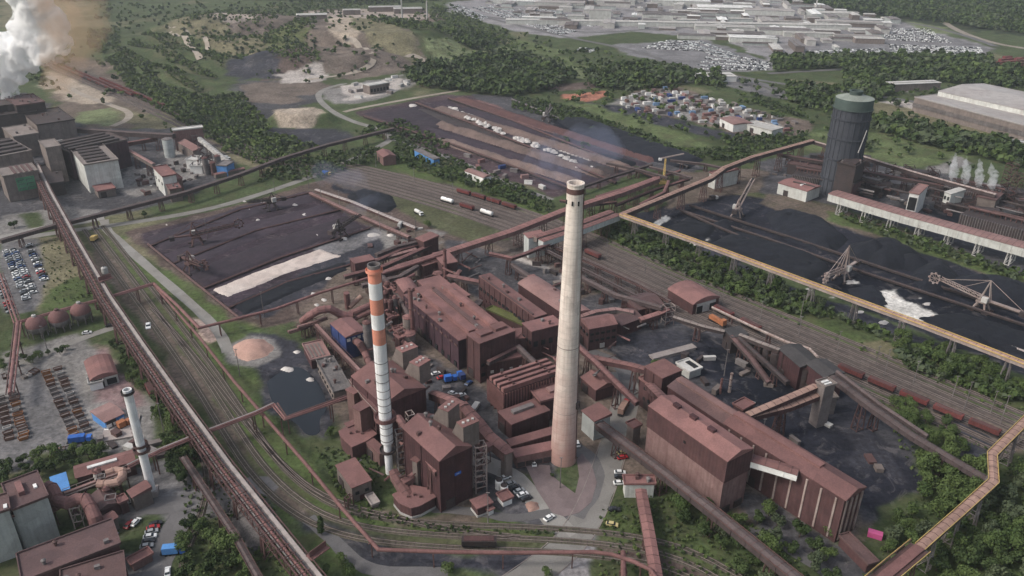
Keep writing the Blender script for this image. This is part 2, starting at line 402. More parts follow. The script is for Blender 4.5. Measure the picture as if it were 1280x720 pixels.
    if doors:
        # gates on the two long sides
        for s in range(doors):
            side = s % 4; a, b = loc[side], loc[(side + 1) % 4]; d = b - a
            if d.length < 6: continue
            nrm = Vector((d.y, -d.x, 0)).normalized(); c0 = sum(loc, Vector()) / 4
            if nrm.dot((a + b) / 2 - c0) < 0: nrm = -nrm
            p = lerp(a, b, .3 + .35 * ((s * 7) % 3) / 2) + nrm * .1
            MB().box((p.x, p.y, 2.1), (3.8, .5, 4.2), math.atan2(d.y, d.x)).build('door', 'steel_dark', t)
    return t
# ---------------- supports / galleries / pipes ----------------
def trestle_mb(p, d, w, z, mt='steel_rust', zb=0.0, thick=.4):
    """four-legged braced tower under p (x,y), deck height z"""
    n = Vector((-d.y, d.x, 0)); mb = MB(); h = z - zb
    sp = min(2.2, 1 + h * .04)
    legs = []
    for i in (-1, 1):
        for j in (-1, 1):
            t = Vector((p.x, p.y, z)) + n * (i * w * .42) + d * (j * .9); b = Vector((p.x, p.y, zb)) + n * (i * (w * .42 + h * .06)) + d * (j * sp)
            mb.bar(b, t, thick); legs.append((b, t))
    lv = max(1, int(h / 6))
    for k in range(lv + 1):
        f = k / lv if lv else 0
        pts = [lerp(b, t, min(.98, max(.02, f))) for b, t in legs]
        for a, b in ((0, 1), (1, 3), (3, 2), (2, 0)): mb.bar(pts[a], pts[b], thick * .6)
        if k < lv:
            q2 = [lerp(b, t, (k + 1) / lv) for b, t in legs]
            mb.bar(pts[0], q2[2], thick * .5); mb.bar(pts[2], q2[0], thick * .5); mb.bar(pts[1], q2[3], thick * .5)
    return mb
def sweep(mb, pts, prof, mi=0, close=True):
    """prof: [(side, up)] closed outline swept along pts"""
    m, n = len(pts), len(prof); vs = []
    for i, p in enumerate(pts):
        d = (pts[min(i + 1, m - 1)] - pts[max(i - 1, 0)]); d.z = 0; d.normalize(); nr = Vector((-d.y, d.x, 0)); k = 1
        if 0 < i < m - 1:
            a = Vector((pts[i].x - pts[i - 1].x, pts[i].y - pts[i - 1].y, 0)).normalized(); b = Vector((pts[i + 1].x - pts[i].x, pts[i + 1].y - pts[i].y, 0)).normalized()
            k = 1 / max(.6, math.sqrt(max(0, (1 + a.dot(b)) / 2)))
        for s, u in prof: vs.append(p + nr * (s * k) + Vector((0, 0, u)))
    fs = []
    for i in range(m - 1):
        for j in range(n if close else n - 1):
            a, b = i * n + j, i * n + (j + 1) % n; fs.append((a, b, b + n, a + n))
    if close: fs.append(tuple(range(n - 1, -1, -1))); fs.append(tuple(range((m - 1) * n, m * n)))
    return mb.add(vs, fs, mi)
def along(pts, step, start=0.5):
    out = []; tot = sum((pts[i + 1] - pts[i]).length for i in range(len(pts) - 1)); s = step * start
    n = max(1, int(tot / step)); st = tot / n; s = st * start
    acc = 0
    for i in range(len(pts) - 1):
        L = (pts[i + 1] - pts[i]).length; d = (pts[i + 1] - pts[i]); dd = Vector((d.x, d.y, 0)).normalized()
        while s <= acc + L + 1e-6:
            out.append((lerp(pts[i], pts[i + 1], (s - acc) / L), dd)); s += st
        acc += L
    return out
def path3(pp, zdef):
    out = []
    for p in pp:
        z = p[2] if len(p) > 2 else zdef
        out.append(G(p[0], p[1], z))
    return out
def gallery(name, label, pp, z, w=3.5, h=2.8, wall='wall_rust_pale', roof='roof_rust', sup='steel_rust', step=24, cat='conveyor', skip=0, group=None, open_=False, legs=True, thick=.4, zb=0.0, stripe=None):
    pts = path3(pp, z); org = Vector((pts[0].x, pts[0].y, 0))
    t = empty(name, org); tag(t, label, cat, group)
    P = [p - org for p in pts]
    b = MB()
    if open_:
        sweep(b, P, [(-w / 2, -1.0), (w / 2, -1.0), (w / 2, -.6), (-w / 2, -.6)])
        for (p, d) in along(P, 4.0, 0):
            n = Vector((-d.y, d.x, 0))
            for s in (-1, 1): b.bar(p + n * (s * w / 2) + Vector((0, 0, -.6)), p + n * (s * w / 2) + Vector((0, 0, .7)), .14)
        for s in (-1, 1): sweep(b, P, [(s * w / 2 - .08, .6), (s * w / 2 + .08, .6), (s * w / 2 + .08, .76), (s * w / 2 - .08, .76)])
        b.build('deck', wall, t)
        r = MB(); sweep(r, P, [(-w * .22, -.6), (w * .22, -.6), (w * .26, 0), (-w * .26, 0)]); r.build('belt', roof, t)
    else:
        sweep(b, P, [(-w / 2, -h), (w / 2, -h), (w / 2, 0), (-w / 2, 0)])
        for (p, d) in along(P, 6.0, .5):
            n = Vector((-d.y, d.x, 0))
            for s in (-1, 1): b.bar(p + n * (s * (w / 2 + .06)) + Vector((0, 0, -h)), p + n * (s * (w / 2 + .06)) + Vector((0, 0, -.05)), .22)
        b.build('gallery_wall', wall, t)
        r = MB(); sweep(r, P, [(-w / 2 - .25, .003), (w / 2 + .25, .003), (w / 2 + .25, .2), (0, .7), (-w / 2 - .25, .2)])
        for (p, d) in along(P, 3.6): n = Vector((-d.y, d.x, 0)); a_ = Vector((0, 0, .66)); r.bar(p - n * (w / 2 + .2) + Vector((0, 0, .2)), p + a_, .2, mi=1); r.bar(p + n * (w / 2 + .2) + Vector((0, 0, .2)), p + a_, .2, mi=1)
        r.build('roof', [roof, 'steel_rust'], t)
    if stripe:
        for s in (-1, 1): 
            sm = MB(); sweep(sm, P, [(s * (w / 2 + .35) - .09, .3), (s * (w / 2 + .35) + .09, .3), (s * (w / 2 + .35) + .09, .7), (s * (w / 2 + .35) - .09, .7)])
            sm.build('handrail', stripe, t)
    if legs:
        for i, (p, d) in enumerate(along(P, step)):
            zt = p.z - (1.0 if open_ else h)
            if zt - zb < 2: continue
            trestle_mb(p, d, w, zt - .01, zb=zb, thick=thick).build('trestle', sup, t)
    return t
def pipe(name, label, pp, z, r=.6, m='pipe_rust', sup='steel_rust', step=20, cat='pipe', extra=(), group=None, legs=True, flange=8, n=10):
    pts = path3(pp, z); org = Vector((pts[0].x, pts[0].y, 0)); t = empty(name, org); tag(t, label, cat, group)
    P = [p - org for p in pts]
    mb = MB(); mb.tube(P, r, n)
    for (p, d) in along(P, flange): mb.tube([p - d * .15, p + d * .15], r * 1.14, n)
    mb.build('pipe_run', m, t, smooth=False)
    for (off, r2, m2, dz) in extra:
        PP = []
        for i, p in enumerate(P):
            d = (P[min(i + 1, len(P) - 1)] - P[max(i - 1, 0)]); d.z = 0; d.normalize(); PP.append(p + Vector((-d.y, d.x, 0)) * off + Vector((0, 0, dz)))
        MB().tube(PP, r2, 8).build('pipe_run', m2, t)
    if legs:
        wid = max([abs(e[0]) * 2 for e in extra] + [r * 2]) + .8
        for (p, d) in along(P, step):
            if p.z - r < 1.5: continue
            s = MB(); nr = Vector((-d.y, d.x, 0)); zt = p.z - r
            for k in ((-1, 1) if wid > 2.2 else (0,)):
                q = p + nr * (k * wid * .4); s.bar((q.x, q.y, 0), (q.x, q.y, zt), .4)
            s.bar(Vector((p.x, p.y, zt)) - nr * (wid / 2), Vector((p.x, p.y, zt)) + nr * (wid / 2), .4, .3)
            s.build('support_post', sup, t)
    return t
def zbend(pts):
    return pts
# ---------------- flat strips: roads, tracks ----------------
ROADZ = [0.05]
def smooth_path(pts, it=2):
    for _ in range(it):
        q = [pts[0]]
        for a, b in zip(pts, pts[1:]): q += [lerp(a, b, .25), lerp(a, b, .75)]
        q.append(pts[-1]); pts = q
    return pts
def strip(name, pp, w, m, kerb=0, line=None, z=None, it=2, terrain=False, lab=None):
    P = smooth_path([(GT(*p) if terrain else G(*p)) for p in pp], it)
    if terrain:
        Q = []
        for a, b in zip(P, P[1:]):
            n = max(1, int((b - a).length / 6))
            Q += [lerp(a, b, i / n) for i in range(n)]
        P = Q + [P[-1]]
        for p in P: p.z = gz(p.x, p.y) + .25
    ROADZ[0] += .004
    z = ROADZ[0] if z is None else z
    mb = MB(); vs = []; fs = []
    for i, p in enumerate(P):
        d = P[min(i + 1, len(P) - 1)] - P[max(i - 1, 0)]; d.z = 0; d.normalize(); n = Vector((-d.y, d.x, 0))
        j = 1 + .06 * math.sin(i * 1.7)
        vs += [p + n * (w / 2 * j) + Vector((0, 0, z)), p - n * (w / 2 * j) + Vector((0, 0, z))]
        if terrain:
            for q in vs[-2:]: q.z = gz(q.x, q.y) + .3
    fs = [(2 * i + 1, 2 * i + 3, 2 * i + 2, 2 * i) for i in range(len(P) - 1)]
    mb.add(vs, fs); o = mb.build(name, m); tag(o, lab, None, None, 'structure')
    if kerb:
        k = MB()
        for s in (-1, 1): sweep(k, [Vector((p.x, p.y, 0)) for p in P], [(s * (w / 2 + .2) - .15, 0), (s * (w / 2 + .2) + .15, 0), (s * (w / 2 + .2) + .15, z + .12), (s * (w / 2 + .2) - .15, z + .12)])
        tag(k.build('road_kerb', 'roof_taupe'), kind='structure')
    if line:
        k = MB()
        for (p, d) in along(P, 6.0):
            n = Vector((-d.y, d.x, 0)) * .08; a, b = p - d * 1.5, p + d * 1.5
            k.add([Vector((q.x, q.y, z + .006)) for q in (a - n, b - n, b + n, a + n)], [(0, 1, 2, 3)])
        tag(k.build('road_marking', 'paint_line'), kind='structure')
    return P
def track(pp, off=0.0, terrain=False, bed='ballast', bw=1.5):
    """one railway track: ballast bed, sleepers, two rails"""
    P = smooth_path([(GT(*p) if terrain else G(*p)) for p in pp], 2)
    Q = []
    for i, p in enumerate(P):
        d = P[min(i + 1, len(P) - 1)] - P[max(i - 1, 0)]; d.z = 0; d.normalize(); Q.append(p + Vector((-d.y, d.x, 0)) * off)
    mb = MB()
    sweep(mb, Q, [(-bw - .4, .0), (bw + .4, .0), (bw, .22), (-bw, .22)], 0)
    for (p, d) in along(Q, 1.1 if (Q[0].y < 450) else 2.2): mb.box((p.x, p.y, p.z + .25), (.35, 2.5, .12), math.atan2(d.y, d.x), 1)
    for s in (-.75, .75): sweep(mb, Q, [(s - .07, .3), (s + .07, .3), (s + .07, .48), (s - .07, .48)], 2)
    o = mb.build('railway_track', [bed, 'sleeper', 'rail_steel']); tag(o, kind='structure')
    return Q
# =============== GROUND ===============
C_ = dict(
 weedy=(.076, .080, .044), grass=(.068, .094, .034), grass_d=(.050, .068, .029), grass_l=(.095, .122, .052), meadow=(.145, .170, .088), dry=(.15, .135, .085), forest=(.026, .036, .020),
 dirt=(.115, .090, .075), soil=(.085, .062, .055), gravel=(.175, .165, .158), asphalt=(.125, .120, .122), asph_d=(.060, .058, .064), coal=(.009, .0105, .0165), coal2=(.018, .019, .027), coaldust=(.036, .036, .045),
 ore=(.040, .029, .038), ore2=(.060, .041, .046), redd=(.15, .085, .078), redpave=(.20, .135, .135), pale=(.36, .325, .30), paler=(.52, .50, .47), sand=(.42, .31, .26), sandl=(.30, .25, .20),
 ballast=(.078, .064, .058), bal_l=(.088, .075, .064), spoil=(.125, .10, .085), spoil_l=(.28, .235, .205), redclay=(.30, .13, .09), urban=(.20, .19, .195), lot=(.15, .145, .15), moss=(.085, .10, .042))
Z_ = []   # (polygon px, colour, veg, softness m, noise amplitude m)
def zone(col, poly, veg=0.0, soft=2.0, amp=6.0): Z_.append((poly, C_[col], veg, soft, amp))
# --- far ground
zone('forest', [(-400,-40),(1700,-40),(1700,40),(1280,45),(1160,32),(1000,8),(800,-5),(0,-5)], .8, 10, 30)
zone('urban', [(560,3),(620,-3),(960,0),(1130,28),(1240,60),(1232,74),(1100,72),(960,76),(905,48),(790,40),(700,48),(640,38),(556,12)], 0, 8, 10)
zone('lot', [(1020,52),(1060,28),(1130,32),(1236,60),(1228,73),(1100,71),(1000,74)], 0, 6, 8)
zone('lot', [(770,55),(880,49),(968,80),(965,88),(880,90),(850,82),(780,68)], 0, 5, 8)
zone('meadow', [(1130,26),(1180,34),(1196,42),(1160,42)], .8, 6, 8)
zone('meadow', [(0,25),(20,30),(18,60),(0,70)], .8, 10, 15)
zone('dry', [(0,0),(110,0),(90,60),(0,70)], .6, 10, 20)
zone('meadow', [(528,66),(575,60),(640,58),(655,66),(720,84),(735,100),(690,92),(640,80),(600,76),(560,82)], .9, 6, 8)
zone('meadow', [(560,44),(600,42),(602,50),(570,54)], .9, 6, 8)
zone('grass_l', [(640,48),(700,62),(700,72),(645,62)], .9, 6, 8)
zone('grass_l', [(695,70),(760,84),(812,98),(790,100),(700,80)], .9, 6, 8)
zone('redclay', [(704,118),(758,112),(768,118),(735,128),(706,124)], .0, 4, 7)
zone('soil', [(665,108),(760,100),(770,106),(700,114)], .1, 6, 8)
zone('dirt', [(768,122),(800,112),(845,108),(905,128),(1015,152),(1012,168),(930,170),(850,148),(810,146)], 0, 5, 6)
zone('gravel', [(755,130),(800,118),(830,112),(900,128),(985,158),(900,158),(850,148)], 0, 5, 8)
zone('coaldust', [(735,128),(800,134),(850,150),(925,170),(905,175),(820,155),(745,140)], 0, 6, 8)
zone('asphalt', [(905,92),(945,100),(960,112),(1000,122),(990,126),(945,118),(900,105)], 0, 5, 4)
zone('gravel', [(865,96),(900,92),(910,102),(880,104)], 0, 5, 6)
zone('grass_l', [(780,148),(830,158),(860,170),(880,182),(840,178),(790,160)], .9, 6, 8)
zone('grass_l', [(700,123),(790,143),(855,170),(840,182),(760,150),(705,132)], .9, 8, 10)
zone('dry', [(1092,128),(1170,132),(1240,160),(1240,168),(1150,160),(1096,146)], .5, 6, 8)
zone('dry', [(990,100),(1045,104),(1050,118),(990,112)], .5, 6, 8)
zone('grass_l', [(1085,165),(1160,180),(1220,196),(1190,200),(1140,210),(1085,200)], .9, 6, 6)
zone('grass_l', [(1010,168),(1035,165),(1035,190),(1000,188)], .9, 6, 6)
zone('grass_l', [(1080,200),(1120,205),(1110,222),(1082,218)], .9, 6, 6)
zone('pale', [(1125,125),(1150,130),(1150,137),(1100,128)], 0, 4, 5)
zone('pale', [(1240,182),(1285,172),(1300,195),(1260,195)], 0, 4, 5)
zone('gravel', [(1090,98),(1145,112),(1140,117),(1088,104)], 0, 4, 5)
zone('gravel', [(1120,222),(1200,196),(1215,204),(1160,228)], 0, 4, 5)
# --- spoil hills
zone('dirt', [(380,12),(530,10),(560,25),(520,30),(420,32),(370,24)], 0, 6, 14)
zone('spoil_l', [(385,14),(500,10),(548,20),(505,28),(405,28)], 0, 6, 14)
zone('dry', [(210,30),(330,25),(360,38),(345,78),(250,82),(200,60)], .7, 8, 16)
zone('moss', [(330,44),(395,46),(392,72),(338,80)], .8, 8, 16)
zone('spoil', [(255,30),(320,24),(380,30),(372,42),(300,46)], .1, 6, 10)
zone('spoil_l', [(262,32),(310,26),(325,34),(290,43)], 0, 5, 9)
zone('spoil', [(395,34),(470,48),(520,66),(536,78),(500,90),(440,100),(400,92),(385,60)], .15, 8, 14)
zone('dry', [(440,42),(500,56),(530,72),(520,80),(470,70),(430,56)], .5, 8, 12)
zone('sandl', [(415,38),(440,45),(450,70),(410,64)], .0, 5, 10)
zone('soil', [(318,74),(400,72),(400,92),(330,100)], .2, 8, 14)
zone('coaldust', [(275,78),(340,76),(350,98),(300,100),(275,90)], .1, 8, 12)
zone('asph_d', [(300,100),(395,100),(400,125),(370,150),(300,150)], .2, 8, 16)
zone('rubble' if False else 'spoil', [(300,108),(380,96),(420,108),(360,128),(310,130)], .1, 8, 14)
zone('pale', [(345,95),(400,90),(408,100),(360,106)], 0, 5, 9)
zone('sandl', [(345,138),(395,133),(408,152),(380,162),(345,160)], 0, 5, 7)
zone('coaldust', [(330,160),(420,160),(455,172),(400,185),(340,178)], .1, 6, 9)
zone('gravel', [(405,112),(470,100),(500,96),(520,100),(500,115),(450,128),(415,132)], .0, 6, 10)
zone('pale', [(430,108),(500,98),(508,110),(470,122),(435,124)], 0, 4, 9)
zone('dirt', [(60,70),(130,75),(160,110),(200,140),(150,170),(90,160),(60,110)], .3, 8, 12)
zone('sandl', [(60,90),(100,95),(140,122),(120,135),(90,130),(60,110)], .05, 6, 12)
for k_ in range(6): zone(['weedy', 'grass_d'][k_ % 2], [(140 + k_ * 9, 66 - k_ * 5), (152 + k_ * 9, 62 - k_ * 5), (262 + k_ * 7, 112 - k_ * 7), (250 + k_ * 7, 118 - k_ * 7)], .8, 5, 8)
zone('meadow', [(95,140),(140,135),(160,142),(140,158),(100,155)], .6, 5, 9)
zone('dry', [(140,130),(215,150),(280,180),(330,212),(300,206),(220,175),(150,150)], .6, 6, 8)
# --- corridor R2 (left rails)
zone('bal_l', [(40,70),(75,72),(150,108),(215,138),(215,146),(140,122),(60,86)], 0, 4, 5)
zone('soil', [(50,73),(70,76),(140,112),(205,140),(150,122),(60,84)], 0, 4, 4)
zone('dry', [(205,140),(300,190),(360,212),(350,222),(290,204),(230,170),(200,150)], .35, 6, 5)
# --- steelworks upper left
zone('asph_d', [(-60,120),(60,130),(110,160),(250,160),(290,205),(250,240),(190,262),(0,288),(-60,295)], 0, 5, 8)
zone('gravel', [(205,190),(262,175),(285,205),(240,225),(210,222)], 0, 4, 6)
zone('gravel', [(160,205),(192,215),(195,240),(165,250),(150,235)], 0, 4, 6)
zone('gravel', [(0,268),(80,258),(130,262),(110,280),(0,296)], 0, 3, 4)
zone('grass_d', [(28,268),(45,266),(54,284),(40,286)], .6, 3, 3)
# --- left field, parking
zone('dry', [(45,300),(95,295),(150,390),(130,392),(50,392),(40,350)], .35, 4, 8)
zone('grass', [(85,350),(125,345),(150,388),(80,390),(60,370)], .7, 4, 10)
zone('asphalt', [(0,302),(48,298),(62,350),(42,388),(20,398),(0,380)], 0, 3, 3)
zone('grass_d', [(0,395),(150,372),(165,405),(120,420),(0,450)], .7, 4, 8)
zone('gravel', [(0,440),(95,418),(122,440),(150,470),(190,500),(215,560),(140,572),(60,565),(0,575)], 0, 4, 5)
zone('asphalt', [(0,470),(58,450),(110,540),(100,560),(0,578)], 0, 5, 10)
zone('redpave', [(120,430),(150,440),(185,470),(190,490),(160,510),(130,480)], 0, 6, 12)
zone('gravel', [(105,510),(125,508),(150,550),(130,552)], 0, 3, 3)
zone('grass_d', [(120,415),(150,405),(215,500),(245,570),(215,575),(190,520),(150,450)], .8, 4, 6)
# --- strip between pipe bridge and pale road
zone('grass', [(130,290),(160,300),(230,370),(300,470),(360,560),(440,640),(480,690),(460,720),(400,720),(300,560),(200,430),(150,360)], .75, 4, 7)
zone('weedy', [(98,280),(130,290),(178,350),(240,430),(290,500),(330,560),(400,640),(470,668),(700,674),(700,690),(560,688),(450,680),(380,650),(310,590),(255,510),(190,420),(135,350)], .7, 3, 5)
zone('grass', [(150,320),(200,390),(262,470),(330,560),(360,600),(330,590),(290,540),(230,455),(180,385)], .8, 3, 5)
zone('ballast' if False else 'dirt', [(118,300),(175,362),(235,440),(280,510),(340,600),(400,655),(380,648),(310,585),(250,505),(180,410),(120,330)], .05, 3, 5)
zone('grass_d', [(300,395),(345,410),(340,440),(270,425),(262,405)], .6, 3, 6)
zone('dry', [(165,285),(200,300),(330,410),(300,412),(240,360),(160,310)], .5, 3, 6)
zone('grass', [(220,330),(330,420),(300,430),(205,345)], .7, 3, 5)
zone('sand', [(240,398),(258,400),(282,420),(262,430),(246,418)], 0, 2, 3)
# --- ore yard
zone('soil', [(160,290),(380,232),(440,215),(560,262),(600,300),(560,330),(430,400),(330,410),(290,400)], .05, 3, 6)
zone('ore', [(172,292),(380,240),(398,240),(440,270),(468,268),(500,285),(430,318),(300,395),(180,305)], 0, 2, 3)
zone('coaldust', [(300,385),(420,315),(500,282),(545,290),(520,320),(440,340),(330,398)], 0, 3, 6)
zone('coal2', [(425,222),(470,235),(497,250),(490,268),(440,245),(415,235)], 0, 3, 5)
zone('lot', [(398,312),(425,300),(490,280),(500,290),(455,305),(420,318)], 0, 3, 7)
zone('gravel', [(470,280),(560,290),(545,310),(480,315)], .1, 3, 7)
zone('dirt', [(380,235),(400,238),(560,300),(545,305),(440,275)], .2, 3, 4)
zone('coaldust', [(300,408),(345,415),(440,470),(420,520),(395,545),(350,520),(305,445)], 0, 3, 6)
zone('coal', [(330,470),(372,455),(400,480),(405,510),(380,545),(355,520),(340,500)], 0, 3, 5)
zone('asph_d', [(372,525),(404,520),(410,550),(375,545)], 0, 3, 3)
zone('gravel', [(285,430),(310,418),(340,425),(345,445),(320,458),(292,452)], 0, 3, 4)
# --- stockyard upper centre
zone('ore2', [(440,140),(560,118),(600,120),(700,158),(760,190),(800,215),(740,236),(690,246),(560,200),(480,155)], 0, 4, 6)
zone('ore', [(465,137),(560,125),(690,180),(770,225),(700,240),(560,180)], 0, 4, 5)
zone('redd', [(580,124),(625,128),(705,168),(700,176),(640,152)], 0, 3, 4)
zone('asph_d', [(590,118),(640,120),(700,150),(840,200),(880,210),(850,220),(770,200),(690,168)], 0, 3, 5)
zone('coal', [(690,146),(760,160),(800,180),(790,190),(740,180),(690,160)], 0, 3, 5)
zone('pale', [(700,180),(730,188),(735,200),(700,192)], 0, 3, 5)
# --- plant core: dusted asphalt
zone('dirt', [(430,330),(560,300),(640,310),(700,330),(900,470),(1100,620),(1090,690),(900,640),(760,600),(700,560),(600,640),(500,640),(430,560),(400,430),(370,400)], .05, 5, 8)
zone('asph_d', [(490,410),(600,480),(700,560),(690,600),(600,600),(560,560),(510,500)], 0, 4, 6)
zone('asph_d', [(700,380),(780,360),(860,390),(930,440),(1060,470),(1150,560),(1160,610),(1080,650),(1060,600),(800,450),(720,420)], 0, 4, 7)
zone('coal2', [(860,420),(960,440),(1060,480),(1110,540),(1155,590),(1150,625),(1100,640),(960,560),(830,440)], 0, 5, 9)
zone('coal', [(890,440),(960,450),(1010,490),(960,510),(900,480)], 0, 5, 9)
zone('coaldust', [(1000,500),(1060,500),(1120,560),(1130,600),(1060,580)], 0, 5, 12)
zone('coaldust', [(780,420),(850,412),(870,430),(800,460),(740,450)], 0, 4, 7)
zone('pale', [(650,312),(690,322),(720,345),(700,350),(640,330)], 0, 3, 6)
zone('asph_d', [(560,300),(700,340),(720,420),(650,420),(560,340)], 0, 3, 5)
# --- R1 rail corridor
zone('ballast', [(430,205),(470,212),(560,228),(660,262),(740,292),(850,345),(1000,404),(1100,450),(1290,535),(1290,560),(1180,525),(1040,465),(930,425),(840,395),(760,365),(700,340),(600,300),(480,255),(400,222)], .0, 3, 4)
zone('weedy', [(470,240),(560,255),(640,300),(600,305),(500,268)], .6, 3, 5)
zone('dirt', [(500,214),(660,258),(700,275),(690,280),(600,248),(500,224)], .3, 3, 4)
zone('grass', [(760,285),(850,325),(1000,392),(1110,435),(1290,515),(1290,530),(1100,452),(1000,408),(850,348),(745,296)], .9, 3, 4)
zone('grass_d', [(740,275),(800,285),(900,330),(1020,385),(1130,425),(1290,470),(1290,510),(1110,438),(1000,392),(840,325)], .8, 3, 5)
zone('grass', [(490,190),(560,205),(650,240),(690,258),(680,270),(560,232),(490,212)], .8, 3, 5)
zone('grass_d', [(380,205),(470,185),(500,205),(440,212),(400,225),(330,235),(320,225)], .8, 3, 5)
zone('dry', [(1060,430),(1110,420),(1130,440),(1100,446)], .6, 3, 6)
# --- coal yard right
zone('coal2', [(790,270),(850,255),(905,240),(960,250),(1100,295),(1290,350),(1290,475),(1230,450),(1100,395),(1000,352),(900,318),(800,285)], 0, 3, 5)
zone('coal', [(810,278),(870,262),(930,285),(1060,335),(1290,405),(1290,435),(1200,410),(1080,390),(960,330),(880,310)], 0, 3, 5)
zone('paler', [(1100,365),(1120,362),(1145,385),(1165,395),(1150,404),(1110,390)], 0, 1.5, 7)
for a_, b_, w_ in [(1066,352,5),(1090,372,7),(1040,372,5),(1128,402,8),(1190,420,6),(1010,362,6),(960,340,6),(900,322,5),(845,300,6),(1215,408,5),(885,300,4),(1150,372,4)]: zone('paler', [(a_-w_, b_), (a_, b_-1.6), (a_+w_, b_+1), (a_+1, b_+2)], 0, 1, 3)
zone('paler', [(815,280),(832,270),(836,272),(822,284)], 0, 1, 3)
zone('coaldust', [(800,290),(870,300),(960,345),(1100,400),(1200,440),(1130,425),(1000,375),(900,335)], .05, 2, 5)
zone('dirt', [(960,235),(1060,262),(1180,310),(1290,345),(1290,365),(1180,325),(1050,285),(950,255)], .5, 3, 6)
zone('grass', [(1030,262),(1130,290),(1200,315),(1290,345),(1290,362),(1160,318),(1040,275)], .7, 3, 6)
zone('asph_d', [(940,200),(1040,190),(1290,240),(1290,350),(1180,305),(1060,260),(950,240)], 0, 4, 6)
zone('coal', [(1150,262),(1200,265),(1290,292),(1290,310),(1200,285)], 0, 3, 5)
zone('dirt', [(850,215),(900,210),(960,215),(950,240),(880,250),(830,262)], .2, 4, 6)
# --- lower right vegetation
zone('grass_d', [(1120,500),(1290,545),(1290,740),(1040,740),(1060,690),(1100,640),(1160,610),(1150,560)], .7, 4, 8)
zone('dirt', [(1130,480),(1280,540),(1280,570),(1200,545),(1130,510)], .1, 4, 6)
zone('coaldust', [(1195,525),(1240,545),(1235,585),(1200,565)], .1, 4, 6)
zone('grass_d', [(760,600),(860,600),(940,650),(1000,690),(1040,740),(740,740),(745,690)], .8, 4, 6)
zone('grass', [(750,640),(790,640),(900,690),(900,720),(800,700),(748,690)], .8, 4, 6)
zone('asph_d', [(900,610),(960,620),(1060,690),(1100,730),(1060,730),(960,670)], .1, 3, 4)
zone('soil', [(745,672),(800,676),(860,700),(900,725),(860,730),(800,702),(745,690)], .05, 3, 4)
# --- lower middle
zone('grass', [(395,555),(440,570),(480,640),(560,660),(700,660),(700,672),(540,672),(440,655),(380,600)], .8, 3, 5)
zone('grass_d', [(390,545),(520,590),(500,640),(470,635),(400,600)], .75, 3, 5)
zone('coaldust', [(370,645),(470,672),(560,690),(650,700),(640,725),(480,725),(420,690)], .1, 4, 7)
zone('asph_d', [(400,655),(440,670),(450,700),(430,705)], .0, 4, 5)
zone('coaldust', [(450,684),(700,688),(640,722),(470,722)], 0, 3, 5)
zone('dirt', [(480,640),(640,640),(680,655),(620,662),(500,660)], .4, 3, 4)
zone('grass', [(620,645),(700,655),(712,664),(690,668),(600,660)], .9, 3, 4)
zone('asphalt', [(150,640),(200,600),(250,610),(320,600),(330,615),(240,650),(210,720),(140,720),(150,690)], 0, 3, 4)
zone('grass_d', [(225,600),(180,500),(260,540),(330,620),(400,720),(240,720),(225,690)], .8, 3, 6)
zone('asphalt', [(160,590),(200,575),(330,600),(340,615),(215,655),(160,650)], 0, 3, 5)
zone('asphalt', [(195,655),(235,640),(215,722),(165,722)], 0, 3, 4)
zone('rubble' if False else 'asph_d', [(285,625),(330,612),(350,660),(320,700),(290,680)], 0, 3, 4)
zone('grass_d', [(150,662),(190,648),(200,660),(175,700),(150,690)], .5, 3, 4)
# --- works forecourt
zone('urban', [(630,735),(690,700),(705,675),(690,652),(640,612),(600,588),(625,583),(680,620),(735,640),(748,660),(742,700),(735,735)], 0, 1.5, 2)
zone('asph_d', [(590,600),(625,580),(690,620),(720,650),(705,668),(660,650),(600,625)], 0, 3, 4)
